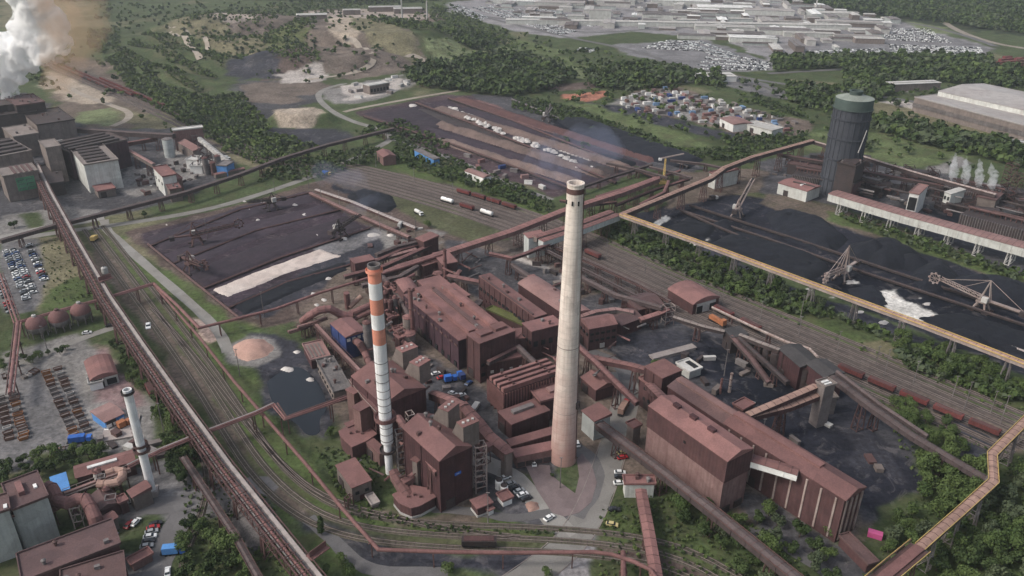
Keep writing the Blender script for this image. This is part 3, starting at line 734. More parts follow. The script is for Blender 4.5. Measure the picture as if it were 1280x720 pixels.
#zone('redpave', [(655,580),(690,575),(742,565),(746,590),(735,625),(700,640),(670,610)], 0, 2, 3)
zone('grass_d', [(688,585),(716,578),(728,600),(718,618),(700,600)], .6, 1.5, 2)
zone('grass', [(668,598),(672,598),(700,628),(696,630)], .5, 1, 2)
def build_ground():
    def paint(X, Y):
        n = len(X); col = np.tile(np.array(C_['grass_d']), (n, 1)); veg = np.full(n, .8)
        far = np.clip((Y - 600) / 900, 0, 1)
        f = fbm(X, Y, 160.0)
        t = np.clip((f + .06) * 7, 0, 1)[:, None]; col = col * (1 - t) + np.array((.058, .078, .034)) * t
        f = fbm(X + 900, Y, 90.0); t = (np.clip((f - .13) * 12, 0, 1) * .7)[:, None]; col = col * (1 - t) + np.array(C_['dry']) * t
        N1 = {}
        for poly, c, vg, soft, amp in Z_:
            P = np.array([list(G(*p))[:2] for p in poly])
            m = amp + soft + 2
            sel = np.where((X > P[:, 0].min() - m) & (X < P[:, 0].max() + m) & (Y > P[:, 1].min() - m) & (Y < P[:, 1].max() + m))[0]
            if not len(sel): continue
            x, y = X[sel], Y[sel]; d2 = np.full(len(sel), 1e12); inside = np.zeros(len(sel), bool)
            for i in range(len(P)):
                a, b = P[i], P[(i + 1) % len(P)]; e = b - a; L2 = max(e @ e, 1e-9)
                tt = np.clip(((x - a[0]) * e[0] + (y - a[1]) * e[1]) / L2, 0, 1)
                d2 = np.minimum(d2, (x - a[0] - tt * e[0]) ** 2 + (y - a[1] - tt * e[1]) ** 2)
                if a[1] != b[1]:
                    cr = ((a[1] > y) != (b[1] > y)) & (x < (b[0] - a[0]) * (y - a[1]) / (b[1] - a[1]) + a[0]); inside ^= cr
            d = np.sqrt(d2) * np.where(inside, 1, -1)
            d = d + fbm(x + c[0] * 999, y, 22.0, 4) * amp * 2.6
            w = np.clip(d / soft + .5, 0, 1); w = w * w * (3 - 2 * w)
            col[sel] = col[sel] * (1 - w[:, None]) + np.array(c) * w[:, None]; veg[sel] = veg[sel] * (1 - w) + vg * w
        return col, veg
    # one sheet: fine patch, medium patch, coarse surround joined on a shared line grid
    def axis(segs):
        out = [segs[0][0]]
        for a, b, st in segs:
            n = max(1, round((b - a) / st)); out += [a + (b - a) * (i + 1) / n for i in range(n)]
        return np.array(out)
    xs = axis([(-9000, -3000, 500), (-3000, -1200, 60), (-1200, -520, 7), (-520, -330, 3), (-330, 330, 1.5), (330, 520, 3), (520, 1200, 7), (1200, 3000, 60), (3000, 9000, 500)])
    ys = axis([(-600, 150, 50), (150, 480, 1.5), (480, 760, 2.4), (760, 1200, 4), (1200, 1900, 7), (1900, 3000, 60), (3000, 9000, 500)])
    X, Y = np.meshgrid(xs, ys); nx, ny = len(xs), len(ys); X, Y = X.ravel(), Y.ravel()
    Z = gz_np(X, Y)
    veg_mask = Y > 500
    col, veg = paint(X, Y)
    Z = Z + np.where(Z > 1.5, fbm(X, Y, 40., 4) * 7, 0)
    co = np.stack([X, Y, Z], 1).astype(np.float32)
    idx = np.arange(nx * ny).reshape(ny, nx)
    quads = np.stack([idx[:-1, :-1], idx[:-1, 1:], idx[1:, 1:], idx[1:, :-1]], -1).reshape(-1, 4)
    me = bpy.data.meshes.new('ground'); nf = len(quads)
    me.vertices.add(len(co)); me.vertices.foreach_set('co', co.ravel()); me.loops.add(nf * 4); me.loops.foreach_set('vertex_index', quads.ravel().astype(np.int32))
    me.polygons.add(nf); me.polygons.foreach_set('loop_start', np.arange(0, nf * 4, 4, dtype=np.int32)); me.polygons.foreach_set('loop_total', np.full(nf, 4, np.int32))
    me.update(calc_edges=True); me.polygons.foreach_set('use_smooth', np.ones(nf, bool))
    a = me.color_attributes.new('soil_colour', 'FLOAT_COLOR', 'POINT'); a.data.foreach_set('color', np.concatenate([col, veg[:, None]], 1).astype(np.float32).ravel())
    o = bpy.data.objects.new('ground', me); COL.objects.link(o); tag(o, kind='structure')
    m = bpy.data.materials.new('ground_soil'); m.use_nodes = True; nt = m.node_tree; L = nt.links.new; b = nt.nodes['Principled BSDF']
    b.inputs['Roughness'].default_value = .95; b.inputs['Specular IOR Level'].default_value = .12
    geo = nn(nt, 'ShaderNodeNewGeometry'); at = nn(nt, 'ShaderNodeAttribute', attribute_name='soil_colour')
    na = nn(nt, 'ShaderNodeTexNoise', i_Scale=.035, i_Detail=8.0, i_Roughness=.68); L(geo.outputs['Position'], na.inputs['Vector'])
    nb = nn(nt, 'ShaderNodeTexNoise', i_Scale=.45, i_Detail=6.0, i_Roughness=.72); L(geo.outputs['Position'], nb.inputs['Vector'])
    ra = nn(nt, 'ShaderNodeMapRange', i_1=.3, i_2=.7, i_3=.58, i_4=1.5); L(na.outputs[0], ra.inputs[0])
    rb = nn(nt, 'ShaderNodeMapRange', i_1=.3, i_2=.7, i_3=.52, i_4=1.55); L(nb.outputs[0], rb.inputs[0])
    mm = nn(nt, 'ShaderNodeMath', operation='MULTIPLY'); L(ra.outputs[0], mm.inputs[0]); L(rb.outputs[0], mm.inputs[1])
    m1 = nn(nt, 'ShaderNodeMix', data_type='RGBA', blend_type='MULTIPLY'); m1.inputs[0].default_value = 1; L(at.outputs['Color'], m1.inputs[6]); L(mm.outputs[0], m1.inputs[7])
    # vegetated ground: worn brown patches and darker tussocks
    nc = nn(nt, 'ShaderNodeTexNoise', i_Scale=.075, i_Detail=9.0, i_Roughness=.75); L(geo.outputs['Position'], nc.inputs['Vector'])
    rc = nn(nt, 'ShaderNodeMapRange', i_1=.47, i_2=.64, i_3=0.0, i_4=.85); L(nc.outputs[0], rc.inputs[0])
    mv = nn(nt, 'ShaderNodeMath', operation='MULTIPLY'); L(rc.outputs[0], mv.inputs[0]); L(at.outputs['Alpha'], mv.inputs[1])
    m2 = nn(nt, 'ShaderNodeMix', data_type='RGBA'); m2.inputs[7].default_value = rgba((.088, .084, .046)); L(mv.outputs[0], m2.inputs[0]); L(m1.outputs[2], m2.inputs[6])
    nd = nn(nt, 'ShaderNodeTexNoise', i_Scale=.16, i_Detail=9.0, i_Roughness=.8); nd.inputs['Distortion'].default_value = .4; L(geo.outputs['Position'], nd.inputs['Vector'])
    rd = nn(nt, 'ShaderNodeMapRange', i_1=.54, i_2=.62, i_3=0.0, i_4=.85); L(nd.outputs[0], rd.inputs[0])
    md = nn(nt, 'ShaderNodeMath', operation='MULTIPLY'); L(rd.outputs[0], md.inputs[0]); L(at.outputs['Alpha'], md.inputs[1])
    m3 = nn(nt, 'ShaderNodeMix', data_type='RGBA'); m3.inputs[7].default_value = rgba((.024, .034, .016)); L(md.outputs[0], m3.inputs[0]); L(m2.outputs[2], m3.inputs[6])
    # bare ground: pale scuffs
    inv = nn(nt, 'ShaderNodeMath', operation='SUBTRACT'); inv.inputs[0].default_value = 1; L(at.outputs['Alpha'], inv.inputs[1])
    ne = nn(nt, 'ShaderNodeTexNoise', i_Scale=.11, i_Detail=8.0, i_Roughness=.7); ne.inputs['Distortion'].default_value = 1.2; L(geo.outputs['Position'], ne.inputs['Vector'])
    re_ = nn(nt, 'ShaderNodeMapRange', i_1=.54, i_2=.64, i_3=0.0, i_4=.55); L(ne.outputs[0], re_.inputs[0])
    me_ = nn(nt, 'ShaderNodeMath', operation='MULTIPLY'); L(re_.outputs[0], me_.inputs[0]); L(inv.outputs[0], me_.inputs[1])
    sc = nn(nt, 'ShaderNodeMix', data_type='RGBA', blend_type='ADD'); sc.inputs[0].default_value = 1; sc.inputs[7].default_value = rgba((.10, .088, .082)); L(m3.outputs[2], sc.inputs[6])
    m4 = nn(nt, 'ShaderNodeMix', data_type='RGBA'); L(me_.outputs[0], m4.inputs[0]); L(m3.outputs[2], m4.inputs[6]); L(sc.outputs[2], m4.inputs[7])
    L(m4.outputs[2], b.inputs['Base Color'])
    bp = nn(nt, 'ShaderNodeBump', i_Strength=.6, i_Distance=.5); L(nb.outputs[0], bp.inputs['Height']); L(bp.outputs[0], b.inputs['Normal'])
    me.materials.append(m)
build_ground()
# =============== ROADS ===============
strip('road', [(640,735),(690,700),(722,668),(745,625),(762,575),(775,530),(785,490),(775,465)], 11, 'road_pale', kerb=1)
strip('road', [(715,670),(690,650),(662,615),(635,590),(590,572)], 8, 'road_pale')
strip('road', [(718,645),(742,612),(745,585),(730,565),(700,552)], 7, 'asphalt')
strip('road', [(785,490),(780,455),(735,440),(700,420)], 7, 'asphalt')
strip('road', [(130,275),(133,288),(150,302),(190,338),(245,385),(275,415),(285,440)], 5.5, 'road_pale')
strip('road', [(0,303),(60,292),(170,278),(262,262),(335,240),(420,210),(480,180)], 6.5, 'road_pale')
strip('road', [(-10,300),(60,284),(130,272)], 9, 'road_pale', z=.09)
strip('road', [(0,462),(60,440),(110,420),(158,404)], 5, 'road_pale')
strip('road', [(480,180),(492,172),(470,160),(440,152),(412,138),(396,122),(402,112),(432,104)], 6.5, 'road_pale')
strip('road', [(485,172),(540,190),(590,208),(640,232),(690,250)], 5.5, 'road_pale')
strip('road', [(430,140),(445,136),(520,122),(575,113)], 6, 'road_track')
strip('road', [(160,632),(215,632),(270,618),(325,602),(345,612)], 9, 'asphalt')
strip('road', [(232,640),(215,665),(200,700),(190,730)], 9, 'asphalt')
strip('road', [(385,648),(410,668),(440,700),(470,716),(560,716)], 5, 'asphalt')
strip('road', [(905,660),(960,670),(1010,700),(1060,735)], 5, 'asphalt')
strip('road', [(540,636),(600,640),(640,650),(690,640)], 4, 'asphalt')
strip('road', [(60,95),(100,118),(140,132),(163,140),(160,150),(140,158)], 7, 'road_track')
strip('road', [(500,90),(530,80),(540,70),(528,62)], 7, 'road_track')
strip('road', [(560,10),(700,45),(790,62),(850,82),(960,103),(1100,120),(1170,132),(1290,165)], 9, 'asphalt')
strip('road', [(1180,28),(1200,40),(1240,54),(1290,62)], 12, 'road_track')
strip('road', [(905,100),(950,102),(990,122),(1060,135)], 12, 'asphalt')
strip('road', [(820,38),(900,30),(1000,24),(1130,26),(1200,42),(1245,58)], 11, 'asphalt')
strip('road', [(600,20),(650,26),(720,42),(800,38),(900,28)], 12, 'asphalt')
strip('road', [(960,92),(1060,86),(1110,84)], 9, 'asphalt')
strip('road', [(205,33),(225,45),(245,68),(250,74)], 8, 'road_track', terrain=True)
strip('road', [(215,35),(235,38),(262,55),(255,66),(235,58)], 6, 'road_track', terrain=True)
strip('road', [(430,44),(450,58),(468,72),(465,82),(440,92),(400,98),(380,100)], 7, 'road_track', terrain=True)
strip('road', [(500,56),(520,66),(534,76),(520,84)], 7, 'road_track', terrain=True)
# zebra bars at the level crossing road
zb = MB()
for k in range(3):
    a, b = G(722 + k * 9, 677 + k * 1.2), G(728 + k * 9, 678.5 + k * 1.2); d = (b - a).normalized(); n = Vector((-d.y, d.x, 0)) * .14
    zb.add([Vector((q.x, q.y, ROADZ[0] + .01)) for q in (a - n, b - n, b + n, a + n)], [(0, 1, 2, 3)])
tag(zb.build('road_marking', 'paint_line'), kind='structure')
# =============== RAILWAY ===============
R1 = [(415,208),(500,228),(600,256),(700,290),(780,325),(850,357),(950,398),(1060,445),(1160,488),(1290,545)]
TR1 = {}
for k in range(8): TR1[k] = track(R1, off=14 - k * 5.2)
R2 = [(20,62),(80,86),(140,112),(205,141),(260,168),(320,196),(380,208),(415,212)]
TR2 = {}
for k in range(4): TR2[k] = track(R2, off=9 - k * 6)
R3 = [(115,285),(160,345),(205,405),(252,470),(290,530),(330,590),(380,635),(440,660),(540,672),(700,677),(800,688),(860,705),(920,740)]
for k in range(3): track(R3, off=6.5 - k * 5.6, bed='bed_weedy', bw=1.2)
R4 = [(190,385),(240,440),(300,520),(360,590),(410,625),(480,645),(560,662),(650,672)]
track(R4, bed='bed_weedy', bw=1.1)
R5 = [(250,560),(262,600),(250,650),(232,690),(225,730)]
track(R5, bed='bed_weedy', bw=1.1)
R6 = [(640,300),(700,330),(760,362),(830,392),(880,415)]
track(R6); track(R6, 5.2)
R7 = [(1120,490),(1180,515),(1250,545),(1300,568)]
track([(1040,462),(1120,492),(1180,517),(1250,545),(1300,568)])

pm = MB(); P_ = smooth_path([G(*p) for p in [(334,478),(345,468),(372,456),(392,470),(404,488),(410,512),(398,524),(402,542),(384,546),(372,530),(352,518),(338,500),(334,478)]], 2)[:-1]
pm.add([(p.x, p.y, .045) for p in P_], [tuple(range(len(P_)))[::-1]]); tag(pm.build('pond_water', 'pond_water'), kind='structure')

pv = MB(); P_ = [G(*p) for p in [(656,580),(687,582),(689,594),(704,606),(719,617),(724,596),(721,574),(728,567),(740,582),(746,604),(739,628),(724,641),(706,646),(690,641),(671,612)]]
M['mauve_paving'] = mat('mauve_paving', (.175, .135, .135), (.135, .105, .105), var=.14, scale=.25, fine=3)
pv.prism(P_, -.2, .14); tag(pv.build('pavement', 'mauve_paving'), kind='structure')
# =============== SINTER PLANT AND ITS HALLS ===============
T_ = empty
# --- tall concrete chimney
def tall_chimney():
    b = G(704, 574); t = empty('concrete_chimney', b); tag(t, 'tall pale concrete chimney stained with red dust, standing inside the road loop', 'chimney')
    H = 113.8
    prof = [(5.1, 0), (4.95, 10), (4.65, 22), (4.3, 38), (3.9, 58), (3.4, 80), (3.05, 98), (2.92, 104), (2.85, H - .6), (3.0, H - .5), (3.0, H), (2.4, H), (2.35, H - 6)]
    MB().lathe((0, 0, 0), prof, 40).build('shaft', 'chim_concrete', t, smooth=False)
    MB().lathe((0, 0, H - 4.4), [(2.88, 1), (2.95, 1), (2.95, 2.8), (2.88, 2.8)], 40, capb=False).build('crown_band', 'steel_rust', t)
    MB().lathe((0, 0, H - 5), [(2.4, 0), (.01, .01)], 30, capb=False).build('flue_floor', 'black', t)
    for a in (200, 250, 290, 340):
        MB().box((2.9 * math.cos(R(a)), 2.9 * math.sin(R(a)), H - 6.4), (.5, .5, 1.5), R(a)).build('vent_opening', 'black', t)
    for z in (24, 52):
        r = 5.0 - z * .0195
        MB().lathe((0, 0, z), [(r, 0), (r + .1, 0), (r + .1, .25), (r, .25)], 40, capb=False).build('ring_beam', 'steel_pale' if z < 80 else 'steel_grey', t)
    l = MB(); a = R(-25)
    for s in (-.3, .3):
        l.bar((5.15 * math.cos(a) - s * math.sin(a), 5.15 * math.sin(a) + s * math.cos(a), 2), (3.0 * math.cos(a) - s * math.sin(a), 3.0 * math.sin(a) + s * math.cos(a), H - 2), .12)
    l.build('ladder', 'steel_rust', t)
    MB().box((4.6 * math.cos(a), 4.6 * math.sin(a), 27), (1.6, 2.0, 2.8), a).build('duct_opening', 'steel_dark', t)
tall_chimney()
# --- red and white chimney
def banded_chimney():
    b = G(487, 591); t = empty('banded_chimney', b); tag(t, 'white chimney with three orange bands near its top', 'chimney')
    H = 87.8
    def rad(z): return 2.42 - .17 * (z / H)
    MB().lathe((0, 0, 0), [(1.45, 0), (1.45, 13.9)], 28).build('foot', 'chim_grey', t)
    MB().lathe((0, 0, 13.9), [(1.5, 0), (2.3, .8), (2.38, 25)], 28, capb=False).build('lower_shaft', 'chim_grey', t)
    bands = [(38.85, 'chim_grey', 57.5), (57.5, 'chim_orange', 63.6), (63.6, 'chim_grey', 69.4), (69.4, 'chim_orange', 75.2), (75.2, 'chim_grey', 81.3), (81.3, 'chim_orange', 86.6)]
    for z0, m, z1 in bands: MB().lathe((0, 0, 0), [(rad(z0), z0), (rad(z1), z1)], 28, capb=False).build('shaft_band', m, t)
    MB().lathe((0, 0, 85.0), [(2.2, 0), (2.9, .1), (2.9, 1.1), (2.8, 1.1), (2.8, .3), (2.2, .3)], 28, capb=False).build('top_gallery', 'chim_orange', t)
    MB().lathe((0, 0, 86.6), [(2.2, 0), (2.2, 1.2), (1.85, 1.2), (1.8, -2), (.01, -2.0)], 28, capb=False).build('rim', 'steel_grey', t)
    MB().lathe((0, 0, 24.2), [(2.35, 0), (4.1, 1.0), (4.1, 2.6), (3.95, 2.6), (3.95, 1.4), (2.35, 1.4)], 24, capb=False).build('platform', 'roof_rust', t)
    MB().lathe((0, 0, 10.5), [(1.4, 0), (3.1, .1), (3.1, 1.1), (3.0, 1.1), (3.0, .3), (1.4, .3)], 24, capb=False).build('platform', 'steel_dark', t)
    for z in (16, 19, 22, 29, 32, 35, 38.3, 42, 45.5, 50):
        r = 2.36 if z < 39 else rad(z) + .02
        MB().lathe((0, 0, z), [(r, 0), (r + .1, 0), (r + .1, .22), (r, .22)], 28, capb=False).build('ring', 'steel_grey', t)
    l = MB()
    for s in (-.25, .25): l.bar((2.5, s, 12), (2.35, s, 86), .1)
    l.build('ladder', 'steel_grey', t)
banded_chimney()
# --- small white chimney
def small_chimney():
    b = G(191, 618); t = empty('white_chimney', b); tag(t, 'slim white chimney with a dark collar halfway up, beside the dust filter yard', 'chimney')
    H = 46.0
    MB().box((0, 0, 1.2), (4.2, 4.2, 2.4), .3).build('plinth', 'concrete', t)
    MB().lathe((0, 0, 2.4), [(1.45, 0), (1.5, 18), (1.5, H - 2.4 - .01), (1.15, H - 2.4), (1.1, H - 5)], 26).build('shaft', 'chim_grey', t)
    MB().lathe((0, 0, H - 4.6), [(1.4, 0), (.01, .02)], 26, capb=False).build('flue_floor', 'black', t)
    for z, r, m in ((20.0, 2.9, 'steel_rust'), (22.2, 2.5, 'steel_rust'), (H - 1.6, 2.2, 'steel_dark')):
        MB().lathe((0, 0, z), [(1.46, 0), (r, .05), (r, 1.1), (r - .12, 1.1), (r - .12, .25), (1.46, .25)], 24, capb=False).build('platform', m, t)
    l = MB()
    for s in (-.25, .25): l.bar((-1.6, s, 3), (-1.6, s, H - 2), .1)
    for i in range(24): l.lathe((-1.7, 0, 4 + i * 1.7), [(.5, 0), (.55, 0), (.55, .12), (.5, .12)], 8, capb=False)
    l.build('ladder', 'steel_rust', t)
small_chimney()
# --- gas holder
def gas_holder():
    b = G(1069, 122, 70.2); b.z = 0; t = empty('gas_holder', b); tag(t, 'huge blue grey cylindrical gas holder with a green top ring', 'gas holder')
    H = 70.2; r = 12.8
    MB().lathe((0, 0, 0), [(r, 0), (r, H - 7.2)], 56).build('shell', 'holder_blue', t)
    MB().lathe((0, 0, H - 7.2), [(r + .15, 0), (r + .15, 7.2)], 56, capb=False).build('top_ring', 'holder_green', t)
    MB().lathe((0, 0, H), [(r + .15, 0), (r * .6, 1.6), (r * .25, 2.4), (.01, 2.6)], 56, capb=False).build('roof', 'holder_top', t)
    MB().lathe((0, 0, H + 2.0), [(4.2, 0), (4.4, 2.2), (4.7, 2.3), (4.7, 3.0), (3.6, 3.0), (3.6, 1.4), (.01, 1.4)], 30, capb=False).build('roof_vent', 'holder_green', t)
    for z in (12, 27, 42, 56, H - 7.3):
        g = MB(); g.lathe((0, 0, z), [(r, 0), (r + .9, 0), (r + .9, .25), (r, .25)], 56, capb=False)
        g.lathe((0, 0, z + 1.0), [(r + .82, 0), (r + .9, 0), (r + .9, .1), (r + .82, .1)], 56, capb=False)
        g.build('walkway', 'holder_blue' if z < H - 8 else 'holder_green', t)
    for k in range(22):
        a = 2 * math.pi * k / 22; MB().box(((r + .22) * math.cos(a), (r + .22) * math.sin(a), H / 2 - 3), (.35, .4, H - 8), a).build('stiffener', 'holder_blue', t)
    s = MB(); a0 = R(-72)
    for i in range(10):
        s.bar(((r + 1) * math.cos(a0 + i * .03), (r + 1) * math.sin(a0 + i * .03), 34 + i * 1.6), ((r + 1) * math.cos(a0 + i * .03 + .03), (r + 1) * math.sin(a0 + i * .03 + .03), 35.6 + i * 1.6), .5)
    s.build('stair', 'pale_grey', t)
gas_holder()
# --- main sinter building
hall('sinter_hall', 'long rust dusted sinter hall with dark purple side wall beside the tall banded chimney', (505, 369.5), (573, 426), (592, 412), hz(573, 426, 462), wall='wall_purple', roof='roof_rust', style='flat', parapet=False,
     skylights=[(0, .55, .98, .98, 2.2, 'roof_rust', 'roof_monitor')], ribs=7, vents=9, windows=[(0, .8, 12, 2.4, 1.0, 'steel_rust'), (0, .12, 9, 2.2, 2.6, 'black')])
hall('sinter_hall', 'second nave of the sinter hall with a long ridge monitor, pale red roof', (522, 352), (600, 418), (624, 404), 17.5, wall='wall_rust', roof='roof_rust2', style='flat', parapet=False,
     skylights=[(.22, .1, .98, .26, 1.0, 'roof_dark', 'roof_monitor'), (.2, .52, .97, .76, 2.0, 'roof_rust2', 'roof_monitor')], ribs=7, vents=6)
hall('sinter_tower_block', 'tall end block of the sinter hall with two low roof boxes', (584, 418.5), (600, 430), (643.5, 414.4), 20.5, wall='wall_rust', roof='roof_rust', style='flat', parapet=False,
     skylights=[(.25, .16, .62, .5, 1.1, 'roof_rust', 'roof_box'), (.12, .60, .60, .92, 1.3, 'roof_rust2', 'roof_box')], windows=[(1, .45, 7, 1.6, 1.3, 'black'), (1, .2, 6, 2.0, 1.6, 'black')], ribs=6)
hall('hall_annex', 'roofed annex stepping out behind the sinter hall', (541, 362), (560, 377), (584, 367), 15, wall='wall_rust', roof='roof_rust2', style='flat', parapet=False, vents=2)
hall('gallery_annex', 'low covered loading gallery in front of the tall sinter end block', (603.5, 446), (609, 455), (650, 437), 9, wall='wall_rust', roof='roof_rust', style='mono', rise=1.0, windows=[(1, .5, 4, 1.4, 1.2, 'pale_grey')])
MB_ = MB
# L shaped cooler building on the right of the sinter hall
hall('cooler_building', 'long narrow rust roofed cooler building behind the sinter hall court', (599, 346), (668, 397), (681, 391), 16, wall='wall_rust', roof='roof_rust', style='flat', parapet=False,
     skylights=[(.04, .02, .96, .16, .5, 'roof_dark', 'roof_slot')], windows=[(0, .6, 14, 2.2, 1.5, 'black'), (0, .3, 12, 2.2, 1.5, 'wall_dark')], ribs=5, vents=4)
hall('cooler_head_building', 'rust roofed head building at the end of the cooler building', (653.5, 404.5), (665, 415), (697.5, 401), 15.5, wall='wall_rust', roof='roof_rust', style='flat', parapet=False, windows=[(1, .55, 4, 2, 2.6, 'black'), (0, .6, 3, 1.6, 1.6, 'black')], ribs=5, vents=2)
hall('court_roof', 'low roof covered in yellow green moss between the two sinter wings', (609, 388), (652, 407), (658, 402), 8.5, wall='wall_rust', roof='moss', style='flat', parapet=True, doors=0)
hall('cooler_shed', 'hexagonal ended low rust shed below the head building', (640, 412), (644, 424), (666, 418), 9, wall='wall_rust_pale', roof='roof_rust', style='flat', parapet=False)
# ring cooler building with pale roof
hall('rounded_shed', 'pale pink roofed shed with a curved end behind the cooler building', (648, 355), (712, 398), (733, 385), 10, wall='wall_dark', roof='roof_pale', style='arch', rise=2.2, vents=4)
hall('ridge_shed', 'narrow dark shed running along the rounded pale shed', (660, 346), (715, 382), (722, 379), 11, wall='wall_dark', roof='roof_rust2', style='flat', parapet=False)
# crushing tower D
hall('crusher_tower', 'square dark red tower with rows of windows and a hipped roof behind the tall chimney', (725, 399), (736.7, 411.7), (766.5, 401), 12, wall='wall_rust', roof='roof_rust', style='gable', rise=2.4,
     windows=[(1, .75, 5, 1.7, 1.2, 'black'), (1, .45, 5, 1.7, 1.2, 'black'), (1, .16, 1, 2.4, 2.4, 'pale_grey'), (0, .7, 3, 1.7, 1.2, 'black')], ribs=5)
hall('dark_shed', 'dark roofed shed with peaked roof beneath the ore gallery', (778, 373), (798, 388), (823, 376), 7, wall='wall_dark', roof='roof_dark', style='gable', rise=2.2)
hall('dark_shed', 'dark roofed lean-to below the peaked dark shed', (757, 395), (777, 407), (802, 397), 6.5, wall='wall_dark', roof='roof_dark', style='gable', rise=2.0)
hall('rail_shed', 'barrel roofed brown wagon shed standing over the rails', (835.5, 362), (866.5, 381), (893.5, 368.5), 6.2, wall='wall_rust', roof='roof_rust2', style='arch', rise=2.6, doors=0,
     windows=[(1, .5, 1, 13, 5.6, 'pale_grey'), (1, .36, 2, 4.0, 4.2, 'black')])
# precipitator with ribbed sides
def precipitator():
    q = rect((610, 472.7), (629.5, 491), (697, 461), 14.0); org = sum(q, Vector()) / 4; org.z = 0
    t = empty('dust_precipitator', org); tag(t, 'ribbed rust red dust precipitator with four rows of roof casings', 'dust filter')
    L = [p - org for p in q]; e1 = L[1] - L[0]; e2 = L[3] - L[0]; a1 = math.atan2(e1.y, e1.x); a2 = math.atan2(e2.y, e2.x)
    MB().prism(L, 3, 13.4).build('casing', 'wall_rust', t)
    for u in np.linspace(.05, .95, 5):
        for v in np.linspace(.04, .96, 8):
            p = qpt(L, u, v); MB().box((p.x, p.y, 1.5), (.6, .6, 3), a1).build('leg', 'steel_rust', t)
    s = MB()
    for v in (0, 1):
        for i in range(15):
            p = qpt(L, i / 14, v); s.box((p.x, p.y, 8.2), (.55, .9, 10.4), a1)
    for u in (0, 1):
        for i in range(22):
            p = qpt(L, u, i / 21); s.box((p.x, p.y, 8.2), (.9, .5, 10.4), a1)
    s.build('stiffener_ribs', 'pipe_rust', t)
    for i in range(4):
        u = .125 + .25 * i
        c = qpt(L, u, .5); m = MB(); m.box((c.x, c.y, 14.3), (e2.length * .98, e1.length * .15, 1.9), a2); m.build('roof_casing', 'roof_rust2', t)
        m = MB(); a, b = qpt(L, u + .09, .01), qpt(L, u + .09, .99); m.bar((a.x, a.y, 15.5), (b.x, b.y, 15.5), .35, .5); m.build('roof_rail', 'pipe_rust', t)
        for v in (.2, .8):
            c = qpt(L, u - .03, v); MB().lathe((c.x, c.y, 15.2), [(.45, 0), (.45, .8), (.2, 1.0)], 10).build('insulator_box', 'steel_rust', t)
    for i in range(3):
        a, b = qpt(L, .25 * (i + 1), .0), qpt(L, .25 * (i + 1), 1); MB().bar((a.x, a.y, 13.7), (b.x, b.y, 13.7), .8, .5).build('walkway', 'steel_dark', t)
precipitator()
hall('filter_annex', 'low rust annex with a pale roof box beside the ribbed precipitator', (664, 489), (676, 503), (702, 488), 10, wall='wall_dark', roof='roof_rust2', style='flat', parapet=True, skylights=[(.2, .5, .6, .9, 1.0, 'roof_pale', 'roof_box')])
hall('blower_house', 'dark walled blower house with a long skylight on its rust roof', (623.5, 515.4), (640, 531), (683, 511), 8, wall='wall_dark', roof='roof_rust', style='flat', parapet=False,
     skylights=[(.28, .22, .52, .78, 1.2, 'steel_grey', 'skylight')], ribs=6)
hall('low_flue_hall', 'low rust roofed flue hall behind the tall chimney, by the blower house', (634, 550), (640, 558), (692, 534), 5.5, wall='wall_rust', roof='roof_rust2', style='flat', parapet=False)
hall('low_flue_hall', 'low rust roofed gallery with gaps along the blower house', (641, 562), (646, 572), (693, 549), 5.2, wall='wall_rust_pale', roof='roof_rust', style='mono', rise=.8, windows=[(1, .3, 5, 3, 2, 'steel_dark')])
hall('control_house', 'rust roofed house standing behind the ribbed precipitator', (693, 449), (704, 459), (717, 452), 11, wall='wall_rust', roof='roof_rust2', style='flat')
# transfer tower, white
hall('transfer_house', 'pale grey transfer house with a pink red roof by the plant road', (728, 514), (743, 527), (759.5, 516.5), 9.5, base=0, wall='wall_grey', roof='roof_rust2', style='mono', rise=1.4, doors=0)
hall('pump_house', 'small brick red hall with pitched roof beside the plant road', (726.5, 472), (745, 488), (761, 471), 5.8, wall='wall_rust', roof='roof_rust2', style='gable', rise=2.0)
# filter buildings with arched gables
def filter_building(name, label, A, B, C, z, hoods, **k):
    t = hall(name, label, A, B, C, z, wall='wall_dark', roof='roof_rust', style='gable', rise=3.4, ribs=9, vents=5, **k)
    return t
fb1 = filter_building('filter_building', 'dark walled filter building with arched rust roof behind the banded chimney', (479, 506), (531, 485), (507, 446), 21.5, None)
fb2 = filter_building('filter_building', 'dark walled filter building with arched rust roof carrying a small blue sign', (549, 576.5), (588.5, 558), (552, 515), 23.0, None)
sg = G(567, 593, 17); 
def on_wall(t, w_, h, u, zf, m, name, side=0):
    q = [p for p in t['_q']] if '_q' in t else None
